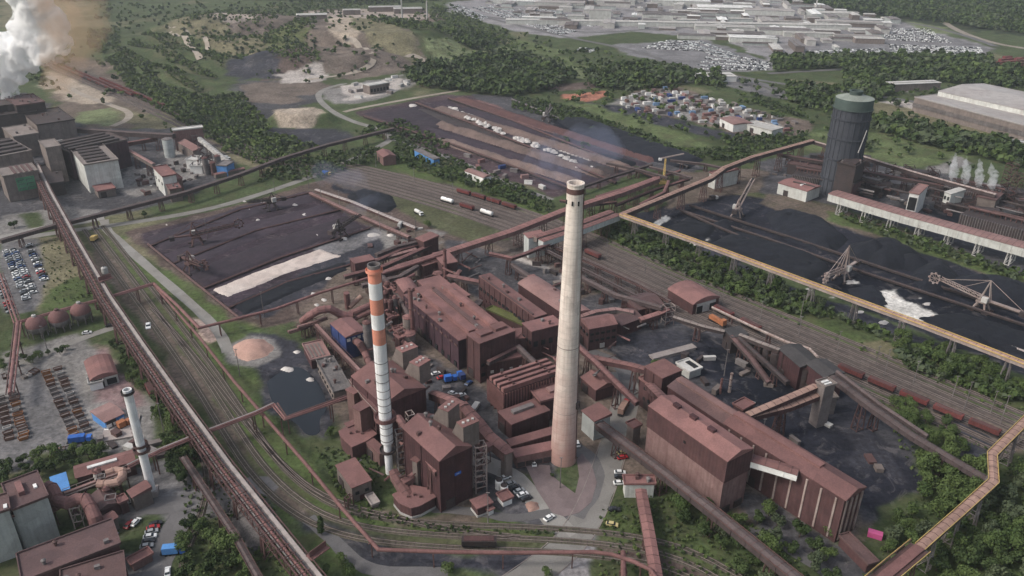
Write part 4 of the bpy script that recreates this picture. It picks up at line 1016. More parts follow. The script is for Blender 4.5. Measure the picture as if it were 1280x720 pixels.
# blue round signs on the filter building front
def wall_plate(A, B, u, z, w_, h, m, name, parent, z0):
    a, b = G(*A, z0), G(*B, z0); p = lerp(a, b, u); d = (b - a).normalized(); n = Vector((d.y, -d.x, 0))
    if n.y > 0: n = -n
    p = p + n * .95; o = Vector(parent.location)
    mb = MB(); mb.box((p.x - o.x, p.y - o.y, z - o.z), (w_, .25, h), math.atan2(d.y, d.x)); return mb.build(name, m, parent)
wall_plate((549, 576.5), (588.5, 558), .52, 14.8, 2.6, 1.1, 'blue', 'sign_plate', fb2, 23)
wall_plate((549, 576.5), (588.5, 558), .52, 14.8, 1.2, .35, 'white', 'sign_lettering', fb2, 23)
def hood(name, label, A, B, C, z, h, parent_label=None):
    """sloping duct hood: tall at the far side, sloping to the near left"""
    q = rect(A, B, C, z); org = sum(q, Vector()) / 4; org.z = z - h; L = [p - org for p in q]
    t = empty(name, org); tag(t, label, 'duct hood')
    e = (L[1] - L[0]); o2 = (L[0] - L[1]).normalized() * 5
    base = [L[0] + o2, L[1], L[2], L[3] + o2]
    m = MB(); vs = [(p.x, p.y, 0) for p in base] + [(p.x, p.y, h) for p in L]
    m.add(vs, [(3, 2, 1, 0), (4, 5, 6, 7), (0, 1, 5, 4), (1, 2, 6, 5), (2, 3, 7, 6), (3, 0, 4, 7)]); m.build('casing', 'wall_taupe', t)
    r = MB(); r.prism(inset(L, .25), h + .003, h + .25); r.build('roof', 'roof_rust2', t)
    for k in range(3): c = qpt(L, .5, .2 + .3 * k); MB().box((c.x, c.y, h + .5), (.9, .9, .5)).build('hatch', 'pale_grey', t)
    return t
hood('duct_hood', 'boxy duct hood with pale hatches on the second filter building roof', (548, 510), (560, 515), (577, 505), 31, 9.5)
hood('duct_hood', 'boxy duct hood nearest the lattice stair tower', (571, 528), (579, 535), (598, 526), 30.5, 9.5)
hood('duct_hood', 'boxy duct hood on the first filter building roof, by the parked vans', (512, 453), (524, 458.5), (541.5, 452), 28.5, 9)
hood('duct_hood', 'boxy duct hood directly behind the banded chimney', (495, 435), (503, 441), (521, 433), 28.5, 9)
# lattice stair tower
def stair_tower(px, py, w_, d_, H, label, name='stair_tower', m='steel_pale', rz=.35):
    o = G(px, py); t = empty(name, o, rz); tag(t, label, 'stair tower')
    for i in (-1, 1):
        for j in (-1, 1): MB().box((i * w_ / 2, j * d_ / 2, H / 2), (.32, .32, H)).build('post', m, t)
    n = int(H / 2.6)
    st = MB()
    for k in range(1, n + 1):
        z = k * H / n - .1; fl = MB()
        for j in (-1, 1): fl.bar((-w_ / 2, j * d_ / 2, z), (w_ / 2, j * d_ / 2, z), .26)
        for i in (-1, 1): fl.bar((i * w_ / 2, -d_ / 2, z), (i * w_ / 2, d_ / 2, z), .26)
        fl.build('landing_frame', m, t)
        s = 1 if k % 2 else -1
        st.bar((-s * w_ * .42, -d_ * .25 * s, z - H / n), (s * w_ * .42, -d_ * .25 * s, z), .18, .9)
    st.build('stair_flights', 'steel_rust', t)
    return t
stair_tower(600, 612, 4.2, 3.6, 21, 'pale lattice stair tower beside the second filter building')
stair_tower(515, 560, 2.6, 3.2, 17, 'grey lattice stair tower between the two filter buildings', rz=.5)
stair_tower(503, 592, 3.0, 3.0, 20, 'lattice stair tower against the banded chimney foot', m='steel_grey')
# filter building left gable kit: gallery decks with yellow railings
gallery('inspection_deck', 'rusty inspection deck with ochre rails along the first filter building gable', [(440, 474), (458, 497), (478, 518)], 17, w=2.4, h=1.6, wall='steel_rust', roof='roof_rust', step=9, cat='walkway', stripe='steel_pale')
gallery('inspection_deck', 'rusty inspection deck along the second filter building gable', [(497, 520), (514, 545), (534, 573), (547, 590)], 17, w=2.2, h=1.6, wall='steel_rust', roof='roof_rust', step=9, cat='walkway')
gallery('inspection_deck', 'lower inspection deck between the banded chimney and the second filter building', [(500, 548), (522, 580)], 9, w=1.8, h=1.2, wall='steel_rust', roof='roof_rust2', step=8, cat='walkway')
# ducts in front of second filter building
hall('duct_riser', 'square duct riser in front of the second filter building', (515, 575), (521, 578), (526, 575.5), 15, wall='wall_taupe', roof='roof_rust', style='flat', parapet=False, doors=0, cat='duct')
hall('duct_riser', 'taller square duct riser against the second filter building', (523, 577), (531, 581), (536, 578), 14, wall='wall_taupe', roof='roof_rust', style='flat', parapet=False, doors=0, cat='duct')
gallery('duct', 'sloping rust box duct leading down to the polygonal fan house', [(491, 588, 8), (500, 603, 6.5), (511, 620, 5)], 6, w=3.0, h=3.2, wall='wall_rust_pale', roof='roof_rust', legs=False, cat='duct')
gallery('duct', 'short rust box duct branching to the duct riser', [(503, 602, 7), (514, 596, 7.5), (522, 590, 8)], 6, w=2.4, h=2.4, wall='wall_rust_pale', roof='roof_rust', legs=False, cat='duct')
# polygonal fan house
def fan_house(name, label, poly, z, m='wall_rust', plinth=True):
    P = [G(x, y, z) for x, y in poly]; org = sum(P, Vector()) / len(P); org.z = 0; L = [Vector((p.x - org.x, p.y - org.y, 0)) for p in P]
    t = empty(name, org); tag(t, label, 'industrial building')
    MB().prism(L, 0 if not plinth else 1.0, z).build('wall', m, t)
    if plinth: MB().prism(inset(L, .25), 0, 1.0 - .004).build('plinth', 'pale_grey', t)
    MB().prism(inset(L, .5), z + .003, z + .4).build('roof', 'roof_rust', t)
    c = sum(L, Vector()) / len(L)
    for k in range(3): MB().box((c.x + (k - 1) * 2.2, c.y + (k % 2), z + .8), (.8, .8, .9)).build('roof_vent', 'steel_rust', t)
fan_house('fan_house', 'polygonal low fan house with a white plinth below the filter building', [(491.7, 619), (500, 629), (514, 635), (525, 632), (543.5, 622), (536, 612), (515, 608)], 5)
fan_house('fan_house', 'polygonal low fan house beside the banded chimney with a tall duct on its roof', [(424.5, 540), (427, 546), (440, 559), (458, 551), (470, 543), (460, 534), (440, 531)], 6.5, plinth=False)
hall('duct_tower', 'tall rust box tower rising from the fan house roof', (441, 509), (450, 514.5), (464, 507), 17, wall='wall_rust_pale', roof='roof_rust', style='flat', parapet=False, base=6.5, doors=0, cat='duct')
hall('duct_tower', 'smaller rust box tower beside the first filter building gable', (433, 488), (442, 493), (447, 489), 17, wall='wall_rust_pale', roof='roof_rust', style='flat', parapet=False, base=0, doors=0, cat='duct')
hall('duct_box', 'long low rust duct box between fan house and banded chimney', (457, 553), (474, 568), (481, 561), 6, wall='wall_rust_pale', roof='roof_rust', style='flat', parapet=False, cat='duct')
hall('pipe_house', 'small low rust box beside the banded chimney foot', (432, 530), (436, 534), (448, 528), 7, wall='wall_rust', roof='roof_rust', style='flat', parapet=False)
# small pink house
hh = hall('brick_house', 'pale pink switch house with rust roof standing alone on the grass', (420.4, 582.7), (439.6, 610), (463.5, 600.5), 7.0, wall='wall_taupe', roof='roof_rust', style='mono', rise=.6, windows=[(1, .55, 2, 1.4, 1.0, 'black'), (1, .2, 1, 2.2, 2.0, 'wall_dark')])
stair_tower(437, 634, 1.6, 2.6, 5, 'short outside stair on the pink switch house', rz=-.6, m='steel_rust')
hall('porch', 'small open concrete porch before the pink switch house', (458, 622), (465, 632), (472, 627), 1.6, wall='wall_taupe', roof='concrete', style='flat', parapet=True, doors=0, cat='porch')
# hut below lattice tower + white tanks
hall('compressor_hut', 'small rust roofed hut below the lattice stair tower', (589, 626), (597, 636), (614.5, 628), 4.0, wall='wall_rust', roof='roof_rust', style='flat', parapet=False, plinth=.8)
for i, (x, y, lab) in enumerate([(624, 610, 'white cylindrical tank with dark top beside the parked cars, farther of two'), (630, 617, 'white cylindrical tank with dark top beside the parked cars, nearer of two')]):
    b = G(x, y); t = empty('storage_tank', b); tag(t, lab, 'tank')
    MB().lathe((0, 0, 0), [(1.5, 0), (1.5, 3.4), (1.2, 3.9)], 20).build('shell', 'white', t)
    MB().lathe((0, 0, 3.91), [(1.25, 0), (1.25, .35), (.3, .5), (.01, .5)], 20).build('lid', 'steel_dark', t)
hall('skid_frame', 'white and rust equipment skid beside the white tanks', (622, 619), (629, 627), (638, 620), 2.6, wall='white', roof='roof_rust2', style='flat', parapet=True, doors=0, cat='equipment')
hall('site_cabin', 'tiny pale site cabin next to the compressor hut', (608, 636), (611, 639), (617, 636), 2.2, wall='white', roof='roof_rust2', style='flat', parapet=False, doors=0, cat='cabin')
# two large ducts from hoods to header, right of filter building
gallery('header_duct', 'broad rust box duct running down past the lattice stair tower', [(577, 505, 22), (600, 530, 18), (612, 545, 15), (634, 563, 12)], 15, w=4.4, h=4.0, wall='wall_rust_pale', roof='roof_rust2', step=14, cat='duct')
hall('duct_column', 'square box column where the header duct turns down', (626, 562), (632, 568), (640, 564), 12, wall='wall_taupe', roof='roof_rust2', style='flat', parapet=False, doors=0, cat='duct')
gallery('header_duct', 'short rust duct joining the filter building to the header duct', [(598, 563, 13), (616, 552, 14)], 13, w=2.6, h=2.4, wall='wall_rust_pale', roof='roof_rust2', legs=False, cat='duct')
gallery('header_duct', 'upper rust duct leading from the first filter building to the hoods', [(540, 490, 14), (560, 497, 19), (580, 507, 22)], 15, w=3.4, h=3.2, wall='wall_rust', roof='roof_rust2', step=12, cat='duct')
# --- blue filter house and flue ducts, west side
hall('blue_filter_house', 'bright blue walled filter house with red roof at the bend of the flues', (413.5, 405), (432, 422), (456, 412), 12, wall='wall_blue', roof='roof_rust', style='gable', rise=1.2, doors=0,
     windows=[(1, .85, 4, 1.6, 1.4, 'pale_grey')], ribs=6)
pipe('flue_duct', 'thick arched red flue duct bending towards the blue filter house', [(378, 402, 5), (386, 395, 9), (398, 388, 12), (412, 386, 12), (426, 393, 8), (440, 396, 6)], 8, r=2.0, m='pipe_rust', cat='flue duct', step=12, flange=5)
pipe('flue_duct', 'red flue duct behind the arched flue', [(432, 395, 6), (448, 388, 8), (464, 381, 9), (480, 378, 9)], 8, r=1.7, m='pipe_rust', cat='flue duct', step=12, flange=5)
pipe('flue_duct', 'red flue duct curving down out of the blue filter house', [(442, 424, 9), (450, 430, 9), (456, 440, 5), (462, 455, 2.5), (464, 462, 1.5)], 8, r=1.6, m='pipe_rust', cat='flue duct', legs=False, flange=4)
pipe('flue_duct', 'upright flue stub with dark mouth beside the arched flue', [(435, 385, 4), (433, 366, 14)], 8, r=1.5, m='pipe_rust', cat='flue duct', legs=False)
pipe('flue_duct', 'slanted flue between the dark mouthed stub and the bend', [(437, 384, 5), (452, 370, 10)], 8, r=1.3, m='pipe_pink', cat='flue duct', legs=False)
pipe('flue_duct', 'lower red flue duct passing the green silo', [(440, 400, 4), (455, 393, 6), (475, 386, 7)], 8, r=1.3, m='pipe_rust', cat='flue duct', step=12, flange=5)
def silo(px, py, r, H, m, label, name='silo', cone=1.4, zb=0, cat='silo', roofm='roof_rust2'):
    b = G(px, py); t = empty(name, b); tag(t, label, cat)
    MB().lathe((0, 0, zb), [(r, 0), (r, H - zb)], 24).build('shell', m, t)
    MB().lathe((0, 0, H + .003), [(r + .15, 0), (r + .15, .3), (.4, cone), (.01, cone)], 24).build('roof', roofm, t)
    for z in np.arange(zb + 3, H, 4.0): MB().lathe((0, 0, z), [(r, 0), (r + .12, 0), (r + .12, .25), (r, .25)], 24, capb=False).build('ring', m, t)
    k = MB()
    for j in range(18):
        a = j / 18 * 2 * math.pi; k.bar((r * math.cos(a), r * math.sin(a), H + .3), (r * math.cos(a), r * math.sin(a), H + 1.4), .08)
    k.lathe((0, 0, H + 1.35), [(r - .05, 0), (r + .05, 0), (r + .05, .1), (r - .05, .1)], 24, capb=False); k.build('handrail', 'steel_rust', t)
    return t
silo(462, 447, 2.0, 19, 'steel_grey', 'tall grey green silo beside the blue filter house')
silo(462, 446, 3.4, 5.5, 'steel_grey', 'wide drum around the foot of the grey green silo', name='silo_drum')
silo(511, 437, 3.6, 9, 'wall_taupe', 'squat taupe silo with a slender chimney beside the sinter hall')
silo(512, 430, 2.7, 15, 'wall_taupe', 'upper taupe silo next to the sinter hall end')
silo(548, 366, 2.6, 12, 'wall_rust', 'ladder ringed rust silo behind the sinter hall', cone=.8)
pipe('steel_stack', 'slender red stack rising above the taupe silo', [(515.5, 425, 0), (515.5, 425, .2)], 0, r=.9, legs=False) if False else None
def stack(px, py, r, H, m, label, m2=None):
    b = G(px, py); t = empty('steel_stack', b); tag(t, label, 'stack')
    MB().lathe((0, 0, 0), [(r * 1.25, 0), (r, H * .5), (r, H), (r * .8, H), (r * .75, H - 2), (.01, H - 2)], 18).build('shaft', m, t)
    for z in (H * .33, H * .66, H - .7): MB().lathe((0, 0, z), [(r, 0), (r * 1.35, 0), (r * 1.35, .3), (r, .3)], 18, capb=False).build('ring', 'steel_rust', t)
stack(516.5, 432, 1.1, 31, 'pipe_rust', 'slender red stack rising beside the sinter hall wall')
stack(557, 352, .95, 20, 'pipe_rust', 'short red stack at the far end of the sinter hall')
stack(911.5, 490, .6, 10, 'steel_pale', 'thin pale vent stack in the coal dusted yard')
stack(900, 492, .5, 8, 'pipe_rust', 'thin red vent stack in the coal dusted yard')
# open basins / sheds west
hall('settling_basin', 'roofless rubble strewn concrete basin hall beside the dark pond', (396, 452), (417, 491), (436, 481), 5.5, wall='wall_taupe', roof='rubble', style='flat', doors=0, vents=7, windows=[(0, .5, 7, 1.3, 1.0, 'black')])
hall('slatted_shed', 'low brown slatted shed between rusty gantries', (379, 432), (389, 451), (409, 440), 4.5, wall='wall_dark', roof='roof_pale', style='flat', skylights=[(.1, .1, .9, .2, .3, 'wall_taupe', 'roof_slat'), (.1, .3, .9, .4, .3, 'wall_taupe', 'roof_slat'), (.1, .5, .9, .6, .3, 'wall_taupe', 'roof_slat'), (.1, .7, .9, .8, .3, 'wall_taupe', 'roof_slat')], doors=0)
for i, pp in enumerate([[(395, 405, 7), (420, 432, 7), (449, 462, 7)], [(372, 408, 7), (392, 402, 7), (408, 396, 7)], [(360, 414, 6), (380, 408, 6), (398, 400, 6)]]):
    gallery('pipe_gantry', ['ochre rusted gantry running down to the first filter building', 'rusty gantry below the arched flue', 'low rusty gantry beside the slatted shed'][i], pp, 7, w=3, open_=True, wall='steel_rust', roof='roof_pale', step=9, cat='gantry', sup='steel_rust')
hall('machine_house', 'upright rust roofed machine house by the feed conveyors', (520, 298), (530, 302.5), (545, 295), 11, wall='wall_rust', roof='roof_rust2', style='mono', rise=1.2)
hall('machine_house', 'rust roofed block house standing at the top of the feed conveyors', (512, 294), (518, 303.5), (546, 297), 13, wall='wall_rust', roof='roof_rust', style='flat', parapet=False, ribs=5) if False else None
hall('block_house', 'rust roofed block house beside the pale dust strip', (438, 324), (444, 330), (466, 323), 11, wall='wall_rust', roof='roof_rust', style='flat', parapet=False, ribs=5)
hall('canopy_house', 'rust roofed open canopy house crossed by conveyors', (541, 317), (553, 331), (570, 326), 10, wall='wall_rust', roof='roof_rust2', style='mono', rise=.6)
hall('canopy_house', 'low wide rust canopy before the open canopy house', (521, 328), (530, 333), (553, 322), 8, wall='wall_rust', roof='roof_rust2', style='flat', parapet=False)
hall('end_cap_house', 'rounded end of the sinter hall against the slender red stack', (495.5, 353), (505, 366), (518, 355), 15.5, wall='wall_rust', roof='roof_rust', style='arch', rise=1.6)
hall('junction_house', 'pale grey junction house below the twin ore galleries', (655, 292), (661, 298), (678, 292), 13, wall='wall_grey', roof='roof_rust2', style='mono', rise=1.0, windows=[(1, .4, 2, 2, 2, 'black')], doors=0)
# --- bin building, right
hall('bin_building', 'tall ore bin building with dark upper storey and pale dusty lower walls', (811.7, 508.3), (908.3, 576.7), (939.3, 560), 24.4, wall='wall_dusty', roof='roof_rust2', style='gable', rise=2.2, band=(.62, 'wall_rust'), doors=0, ribs=0,
     skylights=[(.17, .42, .25, .56, .9, 'wall_dark', 'roof_vent'), (.39, .42, .47, .56, .9, 'wall_dark', 'roof_vent'), (.62, .42, .70, .56, .9, 'wall_dark', 'roof_vent')],
     windows=[(0, .83, 1, 1.0, 1.0, 'black'), (1, .06, 2, 4, 3, 'steel_dark')])
hall('yard_silo_house', 'brown yard tower standing between the road and the bin building', (784, 530), (792, 536), (801, 532), 9, wall='wall_taupe', roof='roof_rust2', style='flat', doors=0)
# --- long conveyor hall on the right
hall('stock_hall', 'very long rust roofed hall with pale braced columns on its end wall', (905, 530), (1056, 625.5), (1081.5, 608.5), 18.8, wall='wall_rust', roof='roof_rust', style='gable', rise=2.2,
     ribs=0, skylights=[(.0, .40, .74, .66, .6, 'roof_rust2', 'roof_monitor')], windows=[(0, .5, 9, .7, 17, 'steel_pale'), (1, .5, 4, .7, 17, 'steel_pale')])
hall('stock_hall', 'continuation of the long hall with mossy brown roof and broken side wall', (835, 484), (905, 531), (925, 517), 18.5, wall='wall_dark', roof='roof_dark', style='gable', rise=2.0, skylights=[(0, .4, 1, .68, .7, 'roof_pale', 'roof_monitor')],
     windows=[(0, .35, 8, 2.2, 2.6, 'black'), (0, .8, 7, 1.6, 1.4, 'steel_rust')])
hall('head_tower', 'dark red head tower at the upper end of the long stock hall', (806.5, 459), (828, 473), (843, 458), 20, wall='wall_rust', roof='roof_rust2', style='flat', parapet=False, windows=[(0, .5, 4, 1.4, 1.4, 'black'), (0, .25, 4, 1.4, 1.4, 'black')], ribs=5)
hall('side_tower', 'lower red tower before the head tower', (800, 474), (812, 482), (822, 476), 13, wall='wall_rust', roof='roof_rust2', style='flat')
hall('end_platform_house', 'brown low annex at the end of the long stock hall', (1050, 672), (1084, 706), (1092, 698), 3.5, wall='wall_rust', roof='roof_dark', style='flat', doors=0)
# dark crusher complex (coal screen)
hall('coal_screen_house', 'dark roofed coal screen house among black conveyors', (973, 436), (1000, 459), (1022, 449), 12, wall='wall_dark', roof='coal_roof', style='gable', rise=1.4)
hall('coal_screen_house', 'second dark roofed coal screen house nearer the pale transfer tower', (1008, 455), (1030, 472), (1048, 461), 13, wall='wall_dark', roof='coal_roof', style='gable', rise=1.4)
hall('coal_screen_house', 'small dark canopy where the thin conveyors meet', (905, 412), (915, 422), (930, 415), 9, wall='steel_dark', roof='coal_roof', style='mono', rise=1)
hall('pale_transfer_tower', 'slim pale concrete transfer tower standing in the coal yard', (1021, 478), (1031, 485), (1041, 479), 20, wall='container_grey', roof='roof_taupe', style='flat', doors=0, skylights=[(.2, .2, .45, .8, .4, 'white', 'skylight'), (.6, .2, .8, .8, .4, 'white', 'skylight')])
hall('pale_annex', 'pale lower block clinging to the slim transfer tower', (1027, 492), (1033, 499), (1042, 493), 8, wall='container_grey', roof='roof_taupe', style='flat', doors=0)
for i, (x, y, r_, H) in enumerate([(947, 450, 2.4, 9), (957, 456, 2.4, 9), (967, 462, 2.4, 9), (986, 470, 2.8, 10), (996, 477, 2.8, 10), (1003, 484, 2.8, 10)]):
    silo(x, y, r_, H, 'steel_dark', 'black dusted coal bin in the row below the dark screen houses', name='coal_bin', roofm='steel_dark')['group'] = 'row of black coal bins'
hall('sedimentation_tank', 'cream concrete tank with an open dark basin in the black yard', (846, 455), (862, 466), (874, 459), 3.5, wall='wall_white', roof='pale_grey', style='flat', skylights=[(.15, .55, .85, .92, .25, 'black', 'basin')], doors=0, cat='tank')
hall('pale_platform', 'pale concrete unloading slab beside the cream tank', (812, 444), (818, 449), (855, 424), 1.0, wall='concrete', roof='concrete', style='flat', doors=0, cat='platform', parapet=False)
hall('pipe_gallery_house', 'small pinkish box at the junction of the road and the twin pipes', (780, 596), (782, 606), (818, 606), 6, wall='wall_white', roof='roof_rust2', style='flat', doors=0, vents=4)
hall('truck_shelter', 'small rust house beside the vent stacks', (917, 506), (929, 513), (940, 505), 6, wall='wall_rust', roof='roof_rust2', style='flat')
# =============== BOTTOM LEFT: white boiler houses and filter yard ===============
hall('boiler_house', 'tall pale grey walled boiler house with dark roof, skylight and roof box', (16, 638), (59.6, 621), (47.8, 591), 17.6, wall='wall_grey', roof='roof_dark', style='flat', doors=0,
     skylights=[(.75, .42, .85, .56, .5, 'white', 'skylight'), (.3, .35, .48, .8, 1.5, 'roof_rust', 'roof_box')])
hall('boiler_house', 'pale grey boiler house with the lower dark roof at the frame edge', (-70, 665), (11, 638), (5, 620), 19.0, wall='wall_grey', roof='roof_dark', style='flat', doors=0, skylights=[(.93, .1, .99, .35, .4, 'white', 'skylight')])
hall('link_bay', 'recessed grey bay with a rust canopy between the two boiler houses', (16, 646), (26, 642), (22, 632), 14.5, wall='wall_grey', roof='roof_rust', style='flat', doors=0)
hall('turbine_hall', 'wide low hall with flat dark brown roof before the boiler houses', (30, 727), (149, 681), (118, 659), 9.5, wall='wall_rust', roof='roof_dark', style='flat', doors=0, windows=[(0, .6, 12, 2.0, 2.0, 'black')], vents=3)
hall('turbine_hall', 'front brown roofed hall cut by the bottom of the picture', (78, 715), (153, 692), (165, 722), 9, wall='wall_rust', roof='roof_dark', style='flat', doors=0, vents=3, windows=[(2, .6, 7, 1.4, 1.4, 'black')])
hall('porch_block', 'small rust block at the corner of the brown hall', (134, 687), (148, 681), (143, 672), 8.5, wall='wall_rust', roof='roof_rust', style='flat', doors=0)
hall('store_shed', 'long pink roofed shed with a pale roof strip behind the filter yard', (96, 598), (168, 577), (163, 563.5), 6, wall='wall_rust', roof='roof_rust2', style='gable', rise=1.4, skylights=[(.2, .25, .72, .45, .1, 'white', 'skylight')])
hall('blue_shed', 'light blue roofed shed beside the long pink roofed shed', (87, 611), (82, 592), (63, 597), 5, wall='wall_rust', roof='blue_light', style='flat', parapet=False, doors=0)
hall('workshop', 'small workshop with bright blue front and brown roof', (131, 528), (154.5, 517), (146, 500), 4.2, wall='blue_light', roof='roof_pale', style='gable2', rise=1.0, windows=[(0, .45, 3, 2.0, 1.6, 'white')])
hall('apron_slab', 'pale concrete apron around the blue fronted workshop', (128, 552), (170, 545), (160, 522), .25, wall='concrete', roof='concrete', style='flat', parapet=False, doors=0, cat='platform')
hall('garage', 'garage with curved pink roof and white gable in the scrap yard', (113, 476), (146.5, 467), (128, 447.5), 4.6, wall='wall_white', roof='roof_rust2', style='arch', rise=2.0, windows=[(0, .4, 2, 4, 2.8, 'black')])
hall('garage_annex', 'white low annex of the curved roof garage', (112, 481), (128, 477), (126, 470), 3.4, wall='white', roof='pale_grey', style='flat')
pipe('flue_duct', 'thick pink brown flue duct leaving the boiler house', [(59, 608, 12), (66, 612, 12), (73, 626, 10), (84, 629, 10), (96, 624, 10), (107, 624, 10), (113, 634, 9), (119, 648, 7), (122, 660, 4)], 10, r=2.1, m='pipe_rust', cat='flue duct', step=14, flange=5, n=12)
pipe('flue_duct', 'thinner flue duct folding behind the boiler house flue', [(60, 622, 8), (66, 630, 8), (72, 638, 6)], 8, r=1.7, m='pipe_rust', cat='flue duct', legs=False, flange=4)
pipe('flue_duct', 'curved flue loop above the dust filter', [(122, 605, 8), (135, 605, 8), (146, 603, 8), (153, 597, 8), (153, 589, 8), (145, 588, 8), (132, 592, 8)], 8, r=1.5, m='pipe_pink', cat='flue duct', step=10, flange=4)
gallery('pipe_gantry', 'ochre lattice gantry crossing the filter yard', [(80, 616, 8), (130, 597, 8), (162, 585, 8)], 8, w=2.6, open_=True, wall='steel_pale', roof='roof_pale', step=11, cat='gantry')
hall('dust_filter', 'grey sided dust filter with a tilted rust roof beside the white chimney', (160, 614), (166, 622), (187, 610), 6.5, wall='wall_taupe', roof='roof_rust', style='mono', rise=1.4)
hall('dust_filter', 'low dark filter chamber with sloping sides in the filter yard', (112, 622), (122, 640), (148, 628), 5, wall='wall_dark', roof='roof_dark', style='gable', rise=1.6)
hall('dust_filter', 'rust brown filter box above the boiler house flue end', (121, 650), (128, 657), (139, 640), 5, wall='wall_taupe', roof='roof_rust2', style='gable', rise=1.0)
hall('dust_filter', 'small rust topped filter box in the middle of the filter yard', (146, 624), (150, 630), (159, 626), 5, wall='wall_rust', roof='roof_rust', style='flat')
stair_tower(133, 622, 2.6, 2.4, 10, 'grey steel stair tower in the middle of the filter yard', m='steel_grey')
stair_tower(143, 640, 3.4, 3.0, 7, 'low grey steel frame near the parked cars of the filter yard', m='steel_grey')
stair_tower(101, 655, 3.0, 4.2, 9, 'pale steel frame under the boiler house flue', m='steel_pale')
silo(128, 614, 1.4, 9, 'pale_grey', 'slender pale silo in the filter yard')
silo(138, 630, 1.3, 7, 'steel_rust', 'small rust silo in the filter yard')
hall('low_store', 'low rust roofed store building near the row of parked cars', (160, 700), (166, 707), (190, 694), 2.6, wall='wall_rust_pale', roof='roof_rust2', style='flat', doors=0)
# three spherical gas tanks
for i, (x, y) in enumerate([(49, 419), (77, 411), (104, 402)]):
    b = G(x, y); t = empty('spherical_tank', b); tag(t, ['rust topped grey spherical tank', 'rust topped grey spherical tank', 'rust topped grey spherical tank'][i] + [' nearest the picture edge', ' in the middle of the three', ' closest to the pipe bridge'][i], 'tank', 'three spherical tanks under the pipe rack')
    r = 4.9; up_ = MB(); up_.lathe((0, 0, r + .8), [(r * math.cos(a), r * math.sin(a)) for a in np.linspace(.02, 1.55, 9)], 28, capb=False); up_.build('upper_shell', 'roof_rust', t, smooth=True)
    lo = MB(); lo.lathe((0, 0, r + .8), [(r * math.cos(a), r * math.sin(a)) for a in np.linspace(-1.5, .015, 10)], 28); lo.build('lower_shell', 'steel_grey', t, smooth=True)
    for k in range(8):
        a = k * math.pi / 4; MB().bar((r * .96 * math.cos(a), r * .96 * math.sin(a), 0), (r * .96 * math.cos(a), r * .96 * math.sin(a), r + .8), .4).build('leg', 'steel_grey', t)
    MB().lathe((0, 0, 2 * r + .8), [(1.0, -.3), (1.0, .8), (.3, 1.0)], 12).build('manhole', 'pale_grey' if i != 1 else 'steel_rust', t)
# =============== UPPER LEFT: steelworks ===============
def louvres(n, u0=.08, u1=.92, m='wall_dark', v0=.06, v1=.94, h=1.2):
    return [(u0 + (u1 - u0) * (i + .2) / n, v0, u0 + (u1 - u0) * (i + .7) / n, v1, h, m, 'roof_louvre') for i in range(n)]
def louvresv(n, u0=.08, u1=.92, m='wall_dark', v0=.06, v1=.94, h=1.2):
    return [(u0, v0 + (v1 - v0) * (i + .2) / n, u1, v0 + (v1 - v0) * (i + .7) / n, h, m, 'roof_louvre') for i in range(n)]
hall('casting_hall', 'pale walled casting hall with five slatted roof vents', (105, 207), (147.5, 200), (125, 181), 21, wall='wall_white', roof='roof_taupe', style='flat', doors=0, skylights=louvresv(5, .12, .80, 'steel_dark', .05, .95, 1.0))
hall('casting_hall', 'dark walled casting hall with long slatted roof behind the pale casting hall', (87, 191), (159, 175.5), (143.7, 163.5), 21, wall='wall_purple', roof='roof_brown', style='flat', doors=0, skylights=louvresv(4, .03, .90, 'steel_dark', .05, .95, 1.6))
hall('scrap_hall', 'grey hall with dark open roof below the orange dust plume', (46, 157), (93, 150), (80, 134), 22, wall='wall_taupe', roof='steel_dark', style='flat', doors=0, vents=4)
hall('sign_building', 'grey block with a green square sign on its front wall', (4, 221.5), (47, 214), (42, 204), 18.5, wall='wall_taupe', roof='roof_taupe', style='flat', doors=0, skylights=louvres(4, .3, .95, 'steel_rust', .05, .95, .6))
hall('melt_hall', 'grey melt hall with slatted roof behind the green sign block', (-60, 208), (39, 189), (20, 172), 21, wall='wall_taupe', roof='roof_taupe', style='flat', doors=0, skylights=louvresv(4, .4, .98, 'steel_dark', .05, .95, 1.4))
hall('hoist_tower', 'grey hoist tower with sloping head beside the dark shadowed gap', (57, 186), (76, 183), (68, 174), 27, wall='wall_taupe', roof='roof_taupe', style='flat', doors=0)
hall('furnace_hall', 'blackened furnace hall with ragged roof below the white steam', (-40, 150), (46, 140), (38, 118), 24, wall='steel_dark', roof='steel_dark', style='flat', doors=0, vents=16, skylights=[(u_, v_, u_ + .09, v_ + .2, h_, 'steel_dark', 'roof_box') for u_, v_, h_ in ((.36,.1,5),(.48,.4,3),(.6,.15,6),(.7,.5,4),(.8,.1,2.5),(.88,.6,5),(.4,.65,4),(.55,.7,2))])
hall('furnace_block', 'black furnace roof block reddened by dust at the steam outlet', (20, 133), (56, 128), (50, 117), 30, wall='steel_dark', roof='roof_dark', style='flat', doors=0, vents=9)
hall('furnace_block', 'black stepped furnace block at the picture edge', (-30, 138), (16, 131), (10, 120), 29, wall='steel_dark', roof='steel_dark', style='flat', doors=0, vents=9)
hall('link_hall', 'low grey link hall between furnace hall and casting halls', (17, 172), (48, 167), (40, 155), 18, wall='wall_taupe', roof='roof_taupe', style='flat', doors=0, vents=5)
hall('link_hall', 'pale concrete roof between the hoist tower and the dark casting hall', (75, 190), (88, 188), (78, 176), 16, wall='steel_dark', roof='pale_grey', style='flat', doors=0)
hall('ladle_bay', 'dark ladle bay under the hoist tower', (52, 232), (80, 228), (74, 205), 9, wall='steel_dark', roof='steel_dark', style='flat', doors=0, vents=3)
hall('rust_cabin', 'rust roofed kiosk at the foot of the pale casting hall', (122, 240), (144, 236), (137, 230), 5, wall='wall_taupe', roof='roof_rust2', style='flat')
